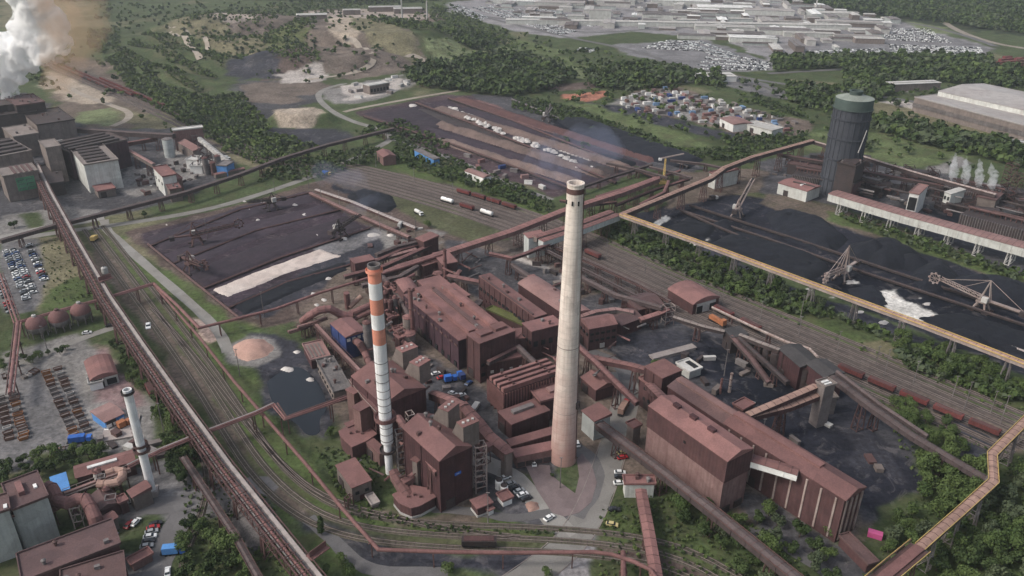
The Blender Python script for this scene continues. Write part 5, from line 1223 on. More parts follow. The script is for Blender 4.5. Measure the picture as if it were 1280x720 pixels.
# green sign
def panel_on(px, py, z, w_, h, ang, m, name, label, cat):
    p = G(px, py, z); t = empty(name, p, ang); tag(t, label, cat)
    MB().box((0, 0, 0), (w_, .5, h)).build('board', m, t); return t
_a, _b = G(4, 221.5, 18.5), G(47, 214, 18.5); _d = (_b - _a).normalized(); _n = Vector((_d.y, -_d.x, 0)); _c = lerp(_a, _b, .58) + _n * .9
pt = empty('wall_sign', (_c.x, _c.y, 11.6), math.atan2(_d.y, _d.x)); tag(pt, 'green square emblem painted on the grey block wall', 'sign')
MB().box((0, 0, 0), (11.5, .4, 9.5)).build('board', 'moss' if False else 'green_paint', pt)
for i in range(3):
    for j in range(2): 
        m_ = MB(); m_.box((-2.7 + j * 5.2, -.26, 3 - i * 2.9), (4.2, .12, .45)); m_.box((-2.7 + j * 5.2 - 1.9, -.26, 2.2 - i * 2.9), (.4, .12, 1.5)); m_.build('emblem_stroke', 'holder_green', pt)
# slag / cement plant right of the steelworks
hall('mill_house', 'pinkish mill house with rust roof in the slag plant', (191.5, 210), (203, 221.5), (213, 212), 15, wall='wall_white', roof='roof_rust2', style='flat', doors=0, windows=[(0, .6, 3, 1.5, 2, 'black')])
hall('mill_annex', 'rust stained lower block against the pinkish mill house', (205, 228), (212, 238), (224, 232), 9, wall='wall_taupe', roof='roof_rust', style='flat', doors=0, vents=3)
hall('mill_annex', 'brown stepped annex behind the pinkish mill house', (203, 217), (214, 226), (226, 222), 11, wall='wall_rust_pale', roof='roof_rust2', style='flat', doors=0)
silo(213, 196, 4.2, 15, 'wall_grey', 'bluish grey silo in the slag plant yard', roofm='steel_grey')
hall('slag_shed', 'tall open slag shed with a long flat pale roof edge', (217, 164), (253, 160), (256, 157), 17, wall='wall_rust_pale', roof='pale_grey', style='flat', doors=0)
hall('slag_shed', 'brown lean-to shed roof sloping from the tall slag shed', (222, 178), (241, 189), (247, 185), 8, wall='wall_taupe', roof='roof_pale', style='mono', rise=2)
hall('white_plant', 'white process block in the middle of the slag plant', (232, 200), (246, 201), (250, 196), 7, wall='white', roof='pale_grey', style='flat', doors=0, vents=3)
hall('white_plant', 'second white process block with tank beside it', (237, 208), (252, 208), (252, 203), 6, wall='white', roof='pale_grey', style='flat', doors=0, vents=3)
hall('blue_plant', 'small blue and grey block at the end of the slag plant', (270, 207), (283, 208), (283, 202), 8, wall='blue_light', roof='steel_grey', style='flat', doors=0)
stair_tower(256, 214, 4, 4, 22, 'tall steel bucket tower in the slag plant', m='steel_grey')
stair_tower(264, 216, 5, 4, 15, 'shorter steel frame beside the bucket tower', m='steel_dark')
stair_tower(246, 186, 4, 4, 12, 'steel frame behind the white process blocks', m='steel_grey')
silo(259, 218, 2.2, 13, 'steel_grey', 'narrow grey silo beside the bucket tower')
silo(268, 219, 2.0, 10, 'steel_rust', 'narrow rusty silo beside the bucket tower')
silo(274, 212, 2.4, 11, 'steel_grey', 'grey silo next to the small blue block')
gallery('conveyor', 'long brown conveyor gallery leaving the scrap hall towards the slag shed', [(91, 160, 13), (160, 165, 13), (217, 168, 15)], 13, w=4.5, h=3.5, wall='gallery_brown', roof='roof_brown', step=26)
gallery('conveyor', 'rusty inclined conveyor below the slag plant gallery', [(160, 178, 8), (196, 172, 10)], 9, w=2.5, wall='steel_rust', roof='roof_rust', step=20)
gallery('conveyor', 'inclined conveyor climbing from the slag yard to the mill house', [(162, 188, 12), (192, 205, 12)], 9, w=2.5, wall='wall_taupe', roof='roof_pale', step=20)
gallery('conveyor', 'steep conveyor along the edge of the slag plant', [(249, 172, 14), (290, 205, 4)], 9, w=3.0, wall='pale_grey', roof='pale_grey', step=20)
gallery('conveyor', 'pale low pipe duct at the slag plant fence', [(268, 218, 3), (305, 210, 3)], 3, w=4, wall='wall_taupe', roof='roof_rust2', step=26)
# =============== RIGHT: coke works ===============
hall('coke_service_house', 'white walled service house with pink roof near the coal yard', (973, 229), (1009, 239.5), (1019, 231), 8, wall='wall_white', roof='roof_rust2', style='gable', rise=1.0, skylights=[(.6, .3, .66, .6, .4, 'white', 'skylight')])
gallery('conveyor', 'very long elevated white sided gallery with red roof above the coke works track', [(1041, 240), (1130, 266), (1290, 309)], 13, w=11.5, h=5.2, wall='wall_white', roof='roof_pale', sup='pale_grey', step=17, thick=.55)
hall('quench_tower', 'white concrete quench tower with dark open mouth in the coke works', (1137, 241), (1149, 243.5), (1163, 234), 16, wall='white', roof='roof_pale', style='flat', doors=0, windows=[(0, .55, 1, 5, 9, 'black')])
hall('coal_tower', 'small pale tower with two dark openings behind the quench tower', (1181, 240), (1189, 243), (1195, 236), 12, wall='wall_white', roof='pale_grey', style='mono', rise=2.0, doors=0, windows=[(0, .7, 2, 1.4, 2.4, 'black')])
# coke battery
def battery(px1, px2, C, z, label, n):
    q = rect(px1, px2, C, z); org = sum(q, Vector()) / 4; org.z = 0; t = empty('coke_battery', org); tag(t, label, 'coke oven battery'); L = [p - org for p in q]
    MB().prism(L, 0, z).build('body', 'steel_dark', t)
    for i in range(n):
        p = qpt(L, (i + .5) / n, 0); e = L[1] - L[0]; MB().box((p.x, p.y, z * .5), (.35, .8, z + 1.2), math.atan2(e.y, e.x)).build('oven_buckstay', 'steel_grey', t)
    for i in range(n // 2):
        p = qpt(L, (i + .5) / (n // 2), .82); MB().lathe((p.x, p.y, z), [(.45, 0), (.4, 2.6)], 8).build('standpipe', 'steel_rust', t)
    a, b = qpt(L, 0, .9), qpt(L, 1, .9); MB().tube([(a.x, a.y, z + 2.4), (b.x, b.y, z + 2.4)], .8, 10).build('collecting_main', 'steel_rust', t)
battery((1200, 268), (1300, 294), (1303, 285), 7, 'black coke oven battery with a long row of pale buckstays', 30)
battery((1176, 232), (1246, 248), (1250, 239), 8, 'black coke oven battery under the four steam wisps', 26)
battery((990, 219), (1046, 228), (1049, 221), 8, 'low black oven battery near the gas holder foot', 26)
hall('gas_plant', 'dark brick block standing at the foot of the gas holder', (1046, 226), (1067, 231), (1072, 224), 15, wall='wall_rust', roof='steel_dark', style='flat', doors=0, windows=[(0, .5, 4, 1.6, 1.6, 'black')])
hall('cooling_tower', 'dark louvred cooling block before the gas holder shell', (1047, 204), (1070, 209), (1079, 202), 28, wall='steel_dark', roof='steel_dark', style='flat', doors=0, vents=6, skylights=[(.1, .1, .9, .9, 1.2, 'steel_dark', 'roof_box')])
hall('gas_plant', 'grey stepped block right of the gas holder', (1078, 222), (1098, 227), (1106, 219), 9, wall='wall_taupe', roof='steel_grey', style='flat', doors=0, vents=6)
hall('gas_plant', 'low dark block with pipes beside the stepped block', (1084, 231), (1102, 236), (1110, 229), 6, wall='steel_dark', roof='steel_grey', style='flat', doors=0, vents=6)
hall('gas_plant', 'long dark shed behind the low oven battery', (985, 205), (1035, 214), (1042, 206), 8, wall='steel_dark', roof='roof_dark', style='flat', doors=0, vents=6)
hall('gas_plant', 'dark shed at the far right of the coke works', (1222, 246), (1245, 251), (1252, 243), 11, wall='wall_taupe', roof='roof_dark', style='flat', doors=0, vents=4)
stair_tower(1256, 240, 6, 6, 22, 'open steel tower at the end of the coke works', m='steel_rust')
stair_tower(1267, 243, 5, 5, 16, 'shorter open steel tower at the end of the coke works', m='steel_rust')
hall('rolling_mill', 'large pale factory hall with long grey roof and window band beside the fields', (1143.5, 122), (1290, 160), (1310, 138), 14, wall='wall_taupe', roof='roof_grey', style='flat', doors=0, windows=[(0, .5, 60, 3.4, 4.0, 'steel_grey')], skylights=[(0, .5, .6, .98, 1.5, 'roof_grey', 'roof_monitor'), (.24, .78, .27, .86, 2.6, 'black', 'roof_vent')])
hall('rolling_mill', 'taller pinkish factory hall behind the long grey roof', (1173, 114), (1290, 140), (1305, 120), 19, wall='wall_white', roof='roof_grey', style='gable', rise=3, doors=0)
# stockyard houses
hall('road_shed', 'brick coloured warehouse with white gable beside the yard road', (581, 214), (604, 222.5), (612, 219), 5, wall='white', roof='roof_pale', style='gable', rise=1.2)
hall('road_shed', 'red brown house in the trees at the road fork', (471, 190), (479, 197), (484, 186), 7, wall='wall_rust_pale', roof='roof_rust', style='gable', rise=2)
hall('blue_store', 'blue walled long store beside the yard road', (518, 188), (542, 200), (546, 197), 5, wall='blue_light', roof='steel_grey', style='flat')
hall('quarry_works', 'pale crushing plant hall with posts at the end of the yard road', (462, 108), (486, 104), (486, 100), 9, wall='wall_taupe', roof='pale_grey', style='flat', doors=0, windows=[(0, .45, 6, 2.5, 3.5, 'black')])
hall('pump_block', 'pinkish block beneath the belt bridge at the coal yard head', (887, 216), (895, 219), (911, 208), 11, wall='wall_white', roof='roof_rust2', style='flat', doors=0)
hall('brown_shed', 'brown shed with pale front beside the far storage yard', (900, 148), (917, 156), (925, 147), 7, wall='white', roof='roof_pale', style='gable', rise=1.2)
hall('long_store', 'long pale store building of the far storage yard', (930, 155), (965, 164), (970, 158), 6, wall='wall_white', roof='pale_grey', style='flat')
# =============== GALLERIES, PIPES, BRIDGES ===============
# P1: pipe and conveyor bridge, crossing the left of the picture
def pipe_bridge():
    pp = [(42, 205, 11), (58, 240, 11), (92, 303, 11), (131, 372, 11), (172, 433, 11), (222, 505, 11), (280, 586, 11), (340, 662, 11), (398, 735, 11)]
    pts = path3(pp, 11); org = Vector((pts[0].x, pts[0].y, 0)); t = empty('pipe_bridge', org); tag(t, 'long rust red pipe and conveyor bridge with a pale deck along one side', 'pipe bridge')
    P = [p - org for p in pts]
    def offp(o_, dz):
        out = []
        for i, p in enumerate(P):
            d = (P[min(i + 1, len(P) - 1)] - P[max(i - 1, 0)]); d.z = 0; d.normalize(); out.append(p + Vector((-d.y, d.x, 0)) * (o_ * .8) + Vector((0, 0, dz)))
        return out
    # deck on the far (right-hand) side is pale
    d_ = MB(); sweep(d_, P, [(1.0, -.5), (3.4, -.5), (3.4, 0), (1.0, 0)]); d_.build('deck', 'steel_grey', t)
    d_ = MB(); sweep(d_, P, [(1.8, .003), (3.1, .003), (3.1, .4), (1.8, .4)]); d_.build('belt', 'concrete', t)
    for (o_, r_, m_, dz) in [(.6, .3, 'steel_rust', .5), (-.9, .5, 'pipe_rust', .2), (-2.3, .25, 'steel_grey', .6), (-3.3, .35, 'pipe_rust', -.1), (-2.4, .4, 'steel_rust', -1.6), (-.6, .5, 'steel_rust', -1.7)]:
        MB().tube(offp(o_, dz), r_, 8).build('pipe_run', m_, t)
    tr = MB(); fr = MB()
    A = along(P, 4.6)
    for i, (p, d) in enumerate(A):
        n = Vector((-d.y, d.x, 0))
        for z, e_ in ((-2.4, 3.5), (1.6, .9)): tr.bar(p + n * e_ + Vector((0, 0, z)), p - n * 3.4 + Vector((0, 0, z)), .26)
        for s in (3.5, -3.4): tr.bar(p + n * s + Vector((0, 0, -2.4)), p + n * s + Vector((0, 0, 1.6)), .26)
        if i + 1 < len(A):
            q, _ = A[i + 1]
            for s in (3.5, -3.4):
                a, b = ((-2.4, 1.6) if i % 2 else (1.6, -2.4)); tr.bar(p + n * s + Vector((0, 0, a)), q + n * s + Vector((0, 0, b)), .22)
            tr.bar(p + n * -3.4 + Vector((0, 0, 1.6)), q + n * .8 + Vector((0, 0, 1.6)), .16)
    for s in (3.5, -3.4):
        for z in (-2.4, 1.6): sweep(tr, P, [(s - .15, z - .15), (s + .15, z - .15), (s + .15, z + .15), (s - .15, z + .15)])
    tr.build('truss', 'steel_rust', t)
    for (p, d) in along(P, 22): trestle_mb(p, d, 8, p.z - 2.6, thick=.55).build('trestle', 'steel_rust', t)
    for (px, py) in [(132, 352), (398, 694)]:
        g = G(px, py, 11) - org; m_ = MB(); m_.box((g.x, g.y, 12.4), (7, 3.2, .4), .9); m_.box((g.x, g.y, 13.6), (6.6, .2, 2.2), .9); m_.build('crossing_platform', 'pipe_rust', t)
    g = G(130, 335, 14) - org; MB().lathe((g.x, g.y, 11), [(1.6, 0), (1.6, 3.2), (.6, 4)], 14).build('vessel', 'pale_grey', t)
pipe_bridge()
X2 = [(-1.5, .35, 'pipe_rust', 0), (1.4, .3, 'steel_rust', -.1)]
pipe('pipe_rack', 'rust pipe rack running from the spherical tanks to the pipe bridge', [(12, 492, 8), (22, 403, 8), (75, 388, 8), (130, 373, 8), (193, 354, 8)], 8, r=.75, extra=X2, step=18)
pipe('pipe_rack', 'rust pipe rack at the picture edge beside the car park', [(0, 342, 8), (12, 375, 8), (22, 403, 8)], 8, r=.6, extra=X2, step=18)
pipe('red_pipe', 'red pipe dropping along the pale road and rising past the ore yard to the plant', [(193, 355, 8), (222, 382, 8), (249, 410, 7), (290, 400, 7), (345, 386, 7), (400, 366, 8), (462, 347, 9), (520, 329, 10), (555, 317, 11)], 8, r=.75, step=20)
pipe('red_pipe', 'long red pipe descending to the lower corner and along the bottom road', [(193, 357, 7), (218, 386, 7), (248, 420, 7), (293, 477, 7), (333, 523, 7), (385, 583, 7), (430, 638, 7), (473, 687, 7), (560, 690, 7), (640, 691, 7), (743, 690, 7), (765, 693, 7), (790, 701, 7), (813, 712, 7), (830, 735, 7)], 7, r=.68, step=22)
pipe('red_pipe', 'short red pipe joining the long red pipe at the bottom of the picture', [(779, 690, 6), (780, 735, 6)], 6, r=.9, step=22)
pipe('pipe_rack', 'rust pipe rack from the white chimney across the pipe bridge', [(160, 583, 9), (200, 563, 9), (262, 538, 9), (320, 516, 9), (343, 505, 9)], 9, r=.5, extra=[(-1.2, .3, 'pipe_rust', 0), (1.3, .4, 'steel_rust', -.1), (.6, .2, 'pale_grey', .4)], step=18)
pipe('pipe_rack', 'rust pipe rack running past the dark pond to the filter buildings', [(343, 505, 9), (357, 523, 9), (400, 508, 9), (442, 493, 9)], 9, r=.45, extra=[(-1.2, .3, 'pipe_rust', 0), (1.3, .4, 'steel_rust', -.1)], step=16)
gallery('conveyor', 'narrow rust conveyor leading away from the trees below the white chimney', [(229, 572, 6), (262, 622, 6), (295, 672, 6), (330, 735, 6)], 6, w=1.8, h=1.2, wall='steel_rust', roof='roof_brown', step=20, stripe='steel_rust')
# ore galleries into the plant
gallery('conveyor', 'broad red gallery descending from the coal yard head to the sinter plant', [(553, 316, 10), (640, 288, 12), (706, 262, 14), (775, 240, 14), (822, 222, 12)], 12, w=4.8, h=2.8, wall='wall_rust_pale', roof='roof_rust2', step=22)
gallery('conveyor', 'red gallery continuing along the canopy houses', [(468, 346, 8), (500, 332, 10), (553, 316, 10)], 9, w=3.5, h=2.6, wall='wall_rust', roof='roof_rust', step=16)
gallery('conveyor', 'twin red gallery with grey side ending at the junction house', [(668, 296, 14), (718, 281, 14), (764, 264, 13)], 13, w=4.5, h=3, wall='wall_taupe', roof='roof_rust2', step=20)
gallery('conveyor', 'lower twin red gallery beside the grey sided one', [(676, 301, 13), (726, 285, 13), (772, 268, 12)], 12, w=4.5, h=3.6, wall='wall_grey', roof='roof_rust2', step=20)
gallery('conveyor', 'narrow red belt crossing from the junction house to the sinter plant', [(612, 316, 11), (640, 322, 11), (655, 317, 11), (690, 303, 10)], 11, w=2.0, h=1.5, wall='wall_rust', roof='roof_rust', step=18)
gallery('conveyor', 'pink roofed gas pipe gallery climbing to the gas holder', [(776, 268, 13), (820, 250, 14), (888, 222, 16), (906, 209, 17), (940, 196, 17), (1016, 175, 19)], 15, w=3.4, h=2.8, wall='gallery_brown', roof='pipe_pink', step=24)
gallery('yellow_edged_gallery', 'pink roofed gallery with yellow edges passing straight over the coal yard', [(776, 268, 13), (900, 312, 13), (1040, 364, 13), (1160, 408, 13), (1300, 462, 13)], 13, w=2.6, h=1.6, wall='steel_pale', roof='pipe_pink', sup='steel_grey', step=24, stripe='yellow', cat='conveyor')
gallery('conveyor', 'grey gallery continuing from the gas pipe bend past the gas holder', [(1016, 176, 18), (1050, 186, 18), (1100, 202, 18), (1150, 217, 17), (1245, 243, 14)], 18, w=2.6, h=2.4, wall='gallery_brown', roof='steel_pale', step=24)
gallery('conveyor', 'dark narrow conveyor under the grey gallery', [(972, 192, 12), (1030, 202, 12), (1080, 214, 12), (1180, 232, 12)], 12, w=3, h=2, wall='steel_dark', roof='roof_dark', step=26)
# yellow-edged pipe gallery bottom right
gallery('yellow_edged_gallery', 'yellow edged pipe gallery zigzagging down to the bottom of the picture', [(1300, 508, 16), (1270, 538, 15), (1240, 568, 14), (1242, 602, 14), (1198, 642, 14), (1150, 684, 14)], 14, w=2.6, h=1.8, wall='gallery_brown', roof='pipe_pink', step=16, stripe='yellow', cat='conveyor', sup='steel_grey')
gallery('yellow_edged_gallery', 'open yellow railed trestle end of the zigzag gallery', [(1150, 683, 15), (1110, 716, 15), (1085, 738, 15)], 15, w=6, open_=True, wall='steel_rust', roof='pipe_rust', step=12, stripe='yellow', cat='conveyor')
# conveyors at bin building
gallery('conveyor', 'long rust conveyor slanting from the pale transfer house to the bottom edge', [(748, 529, 8), (775, 549, 9), (830, 590, 10), (900, 645, 10), (1005, 730, 10)], 10, w=3.4, h=2.4, wall='gallery_brown', roof='roof_brown', step=22, stripe='steel_rust')
gallery('conveyor', 'bright red roofed conveyor running down from the small pinkish box', [(801, 612, 6), (810, 660, 6), (823, 735, 6)], 6, w=3.6, h=2.4, wall='wall_rust_pale', roof='roof_rust2', step=24)
gallery('conveyor', 'short pink and white gallery from bin building to stock hall', [(934, 571, 19), (965, 580, 19), (998, 590, 19)], 19, w=4.2, h=2.6, wall='white', roof='roof_rust2', legs=False)
gallery('conveyor', 'red conveyor from the crusher tower to the head tower', [(735, 445, 10), (760, 450, 11), (790, 456, 13), (812, 462, 16)], 12, w=3.0, h=2.2, wall='wall_rust', roof='roof_rust', step=14)
gallery('conveyor', 'thin rust conveyor crossing the yard road to the side tower', [(718, 428, 11), (745, 452, 12), (775, 482, 12), (797, 503, 10)], 11, w=2.2, h=1.6, wall='wall_rust', roof='roof_rust', step=20)
gallery('conveyor', 'short rust feeder above the side tower', [(812, 480, 16), (822, 490, 20), (832, 500, 24)], 20, w=3.6, h=2.4, wall='wall_rust', roof='roof_rust2', legs=False)
gallery('conveyor', 'upper pinkish conveyor from the stock hall to the slim pale tower', [(935, 518, 17), (980, 499, 18), (1020, 482, 18)], 17, w=2.6, h=2.0, wall='wall_rust', roof='pipe_pink', step=24)
gallery('conveyor', 'lower pinkish conveyor from the stock hall to the slim pale tower', [(925, 522, 16), (985, 507, 15), (1024, 492, 15)], 16, w=3.0, h=2.2, wall='wall_rust', roof='pipe_pink', step=24)
gallery('conveyor', 'long brown conveyor from the slim pale tower to the yellow edged gallery', [(1040, 470, 16), (1090, 508, 14), (1140, 543, 11), (1190, 573, 9), (1236, 600, 8)], 14, w=2.8, h=2.0, wall='gallery_brown', roof='roof_brown', step=24)
gallery('conveyor', 'parallel narrow brown conveyor beside the long brown one', [(1046, 464, 16), (1100, 505, 13), (1160, 545, 10)], 14, w=1.4, h=1.4, wall='gallery_brown', roof='roof_brown', step=24)
gallery('conveyor', 'dark inclined conveyor falling from the small dark canopy', [(915, 420, 9), (940, 448, 6), (962, 478, 2.5)], 8, w=2.4, h=1.6, wall='steel_dark', roof='roof_dark', step=14)
gallery('conveyor', 'thin pale topped conveyor into the small dark canopy', [(842, 396, 9), (880, 408, 9), (906, 414, 9)], 8, w=1.8, h=1.6, wall='steel_dark', roof='roof_taupe', step=18)
gallery('conveyor', 'pale topped conveyor between small dark canopy and screen house', [(925, 418, 10), (950, 428, 11), (975, 437, 12)], 8, w=2.0, h=1.8, wall='steel_dark', roof='roof_taupe', step=14)
gallery('conveyor', 'twin dark conveyor below the small dark canopy', [(922, 420, 9), (955, 450, 8), (985, 478, 8)], 8, w=2.0, h=1.6, wall='steel_dark', roof='steel_dark', step=14)
gallery('conveyor', 'white pipe conveyor looping over the dark screen houses', [(890, 384, 4), (940, 408, 4), (985, 428, 8), (1012, 436, 11), (1022, 446, 14)], 8, w=.7, h=.6, wall='steel_pale', roof='steel_pale', step=20)
gallery('ore_bridge', 'first brown bunker bridge running beside the rails to the wagon shed', [(688, 305, 8), (745, 330, 8), (800, 355, 8), (838, 376, 8)], 8, w=3, open_=True, wall='steel_rust', roof='roof_brown', step=14, cat='gantry')
gallery('ore_bridge', 'second brown bunker bridge ending at the pale platform tower', [(676, 308, 8), (735, 338, 8), (790, 366, 8), (834, 388, 8)], 8, w=3, open_=True, wall='gallery_brown', roof='roof_brown', step=14, cat='gantry')
gallery('ore_bridge', 'third brown conveyor slanting down to the yard platform', [(725, 345, 7), (770, 368, 9), (828, 384, 11)], 8, w=2.4, h=1.8, wall='gallery_brown', roof='roof_brown', step=14)
stair_tower(834, 405, 5, 4, 11, 'pale steel platform tower at the end of the bunker bridges', m='steel_pale')
gallery('conveyor', 'short pinkish conveyor on trestles below the platform tower', [(800, 399, 7), (822, 392, 8), (835, 386, 9)], 8, w=3, h=1.6, wall='steel_rust', roof='roof_rust2', step=10)
gallery('conveyor', 'curved pinkish duct behind the crusher tower', [(724, 396, 11), (745, 389, 11), (770, 386, 10), (792, 390, 9)], 10, w=2.4, h=2, wall='wall_taupe', roof='roof_pale', step=14)
# sinter surroundings
for i, (pp, z, w_) in enumerate([([(478, 345), (500, 372), (512, 395)], 9, 2.0), ([(430, 345), (480, 332), (540, 305)], 7, 2.4), ([(452, 356), (500, 345), (522, 332)], 9, 2.2), ([(560, 344), (600, 352)], 12, 3.0), ([(470, 318), (495, 308), (520, 302)], 9, 2.4), ([(465, 328), (500, 312), (522, 306)], 7, 2.2),
                               ([(600, 375), (584, 395), (572, 405)], 10, 3.0), ([(575, 338), (565, 350)], 9, 2), ([(648, 433), (668, 452), (690, 470)], 14, 2.0), ([(610, 452), (650, 432)], 12, 1.6), ([(640, 330), (672, 352), (650, 346)], 7, 2)]):
    gallery('conveyor', ['dark red belt passing in front of the sinter hall end', 'low red belt beside the pale dust strip', 'red belt rising to the canopy house', 'rust gallery feeding the cooler building', 'upper red belt west of the machine house', 'lower red belt west of the machine house', 'sloped rust chute in the sinter court', 'tiny rust belt behind the sinter hall', 'rust belt crossing the ribbed precipitator', 'narrow rust belt on the end block face', 'low belt near the pale shed'][i],
            pp, z, w=w_, h=1.8, wall='gallery_brown', roof='roof_rust' if i % 2 else 'roof_brown', step=12)
# pipes in the thicket between the west flues and the sinter hall
rs = random.Random(3)
for i in range(26):
    x, y = rs.uniform(470, 512), rs.uniform(345, 425); z = rs.uniform(3, 12); dx, dy = rs.choice([(14, -7), (12, 10), (-12, 8)]); k = rs.uniform(.5, 1.2)
    pipe('process_pipe', 'rust dusted pipe in the thicket between the banded chimney and the sinter hall', [(x, y, z), (x + dx * k, y + dy * k, z), (x + dx * k, y + dy * k, 1)], z, r=rs.uniform(.35, 1.1), m=rs.choice(['pipe_rust', 'steel_rust', 'pipe_rust', 'steel_grey']), legs=False, flange=4, group='pipes in the thicket west of the sinter hall')
for i in range(10):
    x, y = rs.uniform(474, 508), rs.uniform(358, 420)
    hall('equipment_box', 'small rust equipment house in the pipe thicket west of the sinter hall', (x, y), (x + 6, y + 5), (x + 12, y + 1), rs.uniform(5, 10), wall='wall_rust', roof=rs.choice(['roof_rust', 'roof_rust2']), style='flat', doors=0, group='equipment houses in the pipe thicket', cat='equipment house', vents=1)
for i in range(6):
    x, y = rs.uniform(474, 506), rs.uniform(368, 428); silo(x, y, rs.uniform(1, 1.8), rs.uniform(8, 13), rs.choice(['wall_rust', 'steel_rust', 'steel_grey']), 'rust dusted vessel in the pipe thicket west of the sinter hall', name='process_vessel', cat='vessel')['group'] = 'vessels in the pipe thicket'
# stockyard upper centre: dark overland conveyors between the beds
for i, pp in enumerate([[(560, 122), (640, 150), (740, 190), (820, 222)], [(520, 128), (600, 158), (690, 195), (770, 228)], [(455, 145), (560, 178), (640, 207), (720, 238)], [(640, 124), (700, 148), (790, 182), (860, 208)]]):
    gallery('yard_conveyor', ['yard conveyor between the dark and red ore beds', 'yard conveyor through the middle of the ore beds', 'yard conveyor along the near edge of the ore beds', 'yard conveyor beyond the black coal bed'][i], pp, 2.2, w=2.0, h=1.2, wall='steel_dark', roof='steel_rust' if i < 3 else 'steel_grey', step=30, cat='conveyor')
gallery('belt_bridge', 'long brown belt bridge striding over the yard road to the steelworks', [(0, 300, 8), (60, 283, 8), (140, 263, 9), (230, 240, 9), (300, 217, 9), (350, 198, 9), (410, 180, 9), (492, 160, 8)], 9, w=2.8, h=2.2, wall='gallery_brown', roof='roof_brown', step=22, cat='conveyor')
for i, pp in enumerate([[(388, 241, 3), (420, 256, 3), (470, 278, 3), (512, 296, 5)], [(395, 237, 2), (440, 252, 2), (520, 285, 2)], [(440, 333, 5), (480, 322, 6), (520, 311, 7)]]):
    gallery('yard_conveyor', ['yard conveyor with pale deck beside the ore piles', 'pale topped yard conveyor by the blue haze patch', 'yard conveyor below the block house'][i], pp, 3, w=2.6, h=1.4, wall='steel_rust', roof='concrete' if i == 1 else 'roof_pale', step=20, cat='conveyor')
for i, pp in enumerate([[(186, 308), (300, 262), (390, 240)], [(215, 330), (320, 288), (425, 262)], [(255, 360), (350, 322), (462, 285)], [(185, 305), (240, 350), (300, 398)], [(285, 385), (360, 352), (440, 330)]]):
    gallery('yard_conveyor', ['yard belt across the far ore piles', 'yard belt through the middle ore piles', 'yard belt along the pale sand strip', 'yard belt along the western edge of the ore piles', 'yard belt below the pale sand strip'][i], pp, .9, w=1.0, h=.7, wall='steel_dark', roof='steel_rust', step=30, cat='conveyor')
for i, pp in enumerate([[(850, 262), (960, 298), (1080, 340), (1190, 376), (1300, 412)], [(862, 256), (1000, 300), (1120, 340), (1300, 398)], [(850, 262), (890, 280), (950, 305)]]):
    gallery('yard_conveyor', ['coal yard belt on the reclaimer track', 'coal yard belt beyond the reclaimer track', 'short belt at the head of the coal yard'][i], pp, 2.0, w=1.2, h=.9, wall='steel_dark', roof='steel_dark', step=26, cat='conveyor')
gallery('fence_wall', 'low concrete wall along the coal yard edge', [(1165, 395), (1220, 418), (1300, 446)], 1.2, w=1.0, h=1.2, wall='concrete', roof='concrete', legs=False, cat='wall')
# coal yard head clutter
for i, (pp, z) in enumerate([([(720, 236), (760, 222), (815, 205)], 6), ([(745, 246), (790, 232), (850, 213)], 6), ([(758, 203), (800, 212), (835, 222)], 7), ([(770, 256), (820, 236), (862, 223)], 6), ([(812, 208), (845, 216), (865, 222)], 10), ([(800, 255), (830, 240), (836, 226)], 8), ([(838, 200), (882, 205), (925, 214)], 6), ([(700, 250), (735, 256), (770, 252)], 5)]):
    gallery('conveyor', 'narrow rusty belt in the tangle of belts at the coal yard head', pp, z, w=1.7, h=1.4, wall='gallery_brown', roof='roof_rust' if i % 2 else 'roof_brown', step=16, group='tangle of belts at the coal yard head')
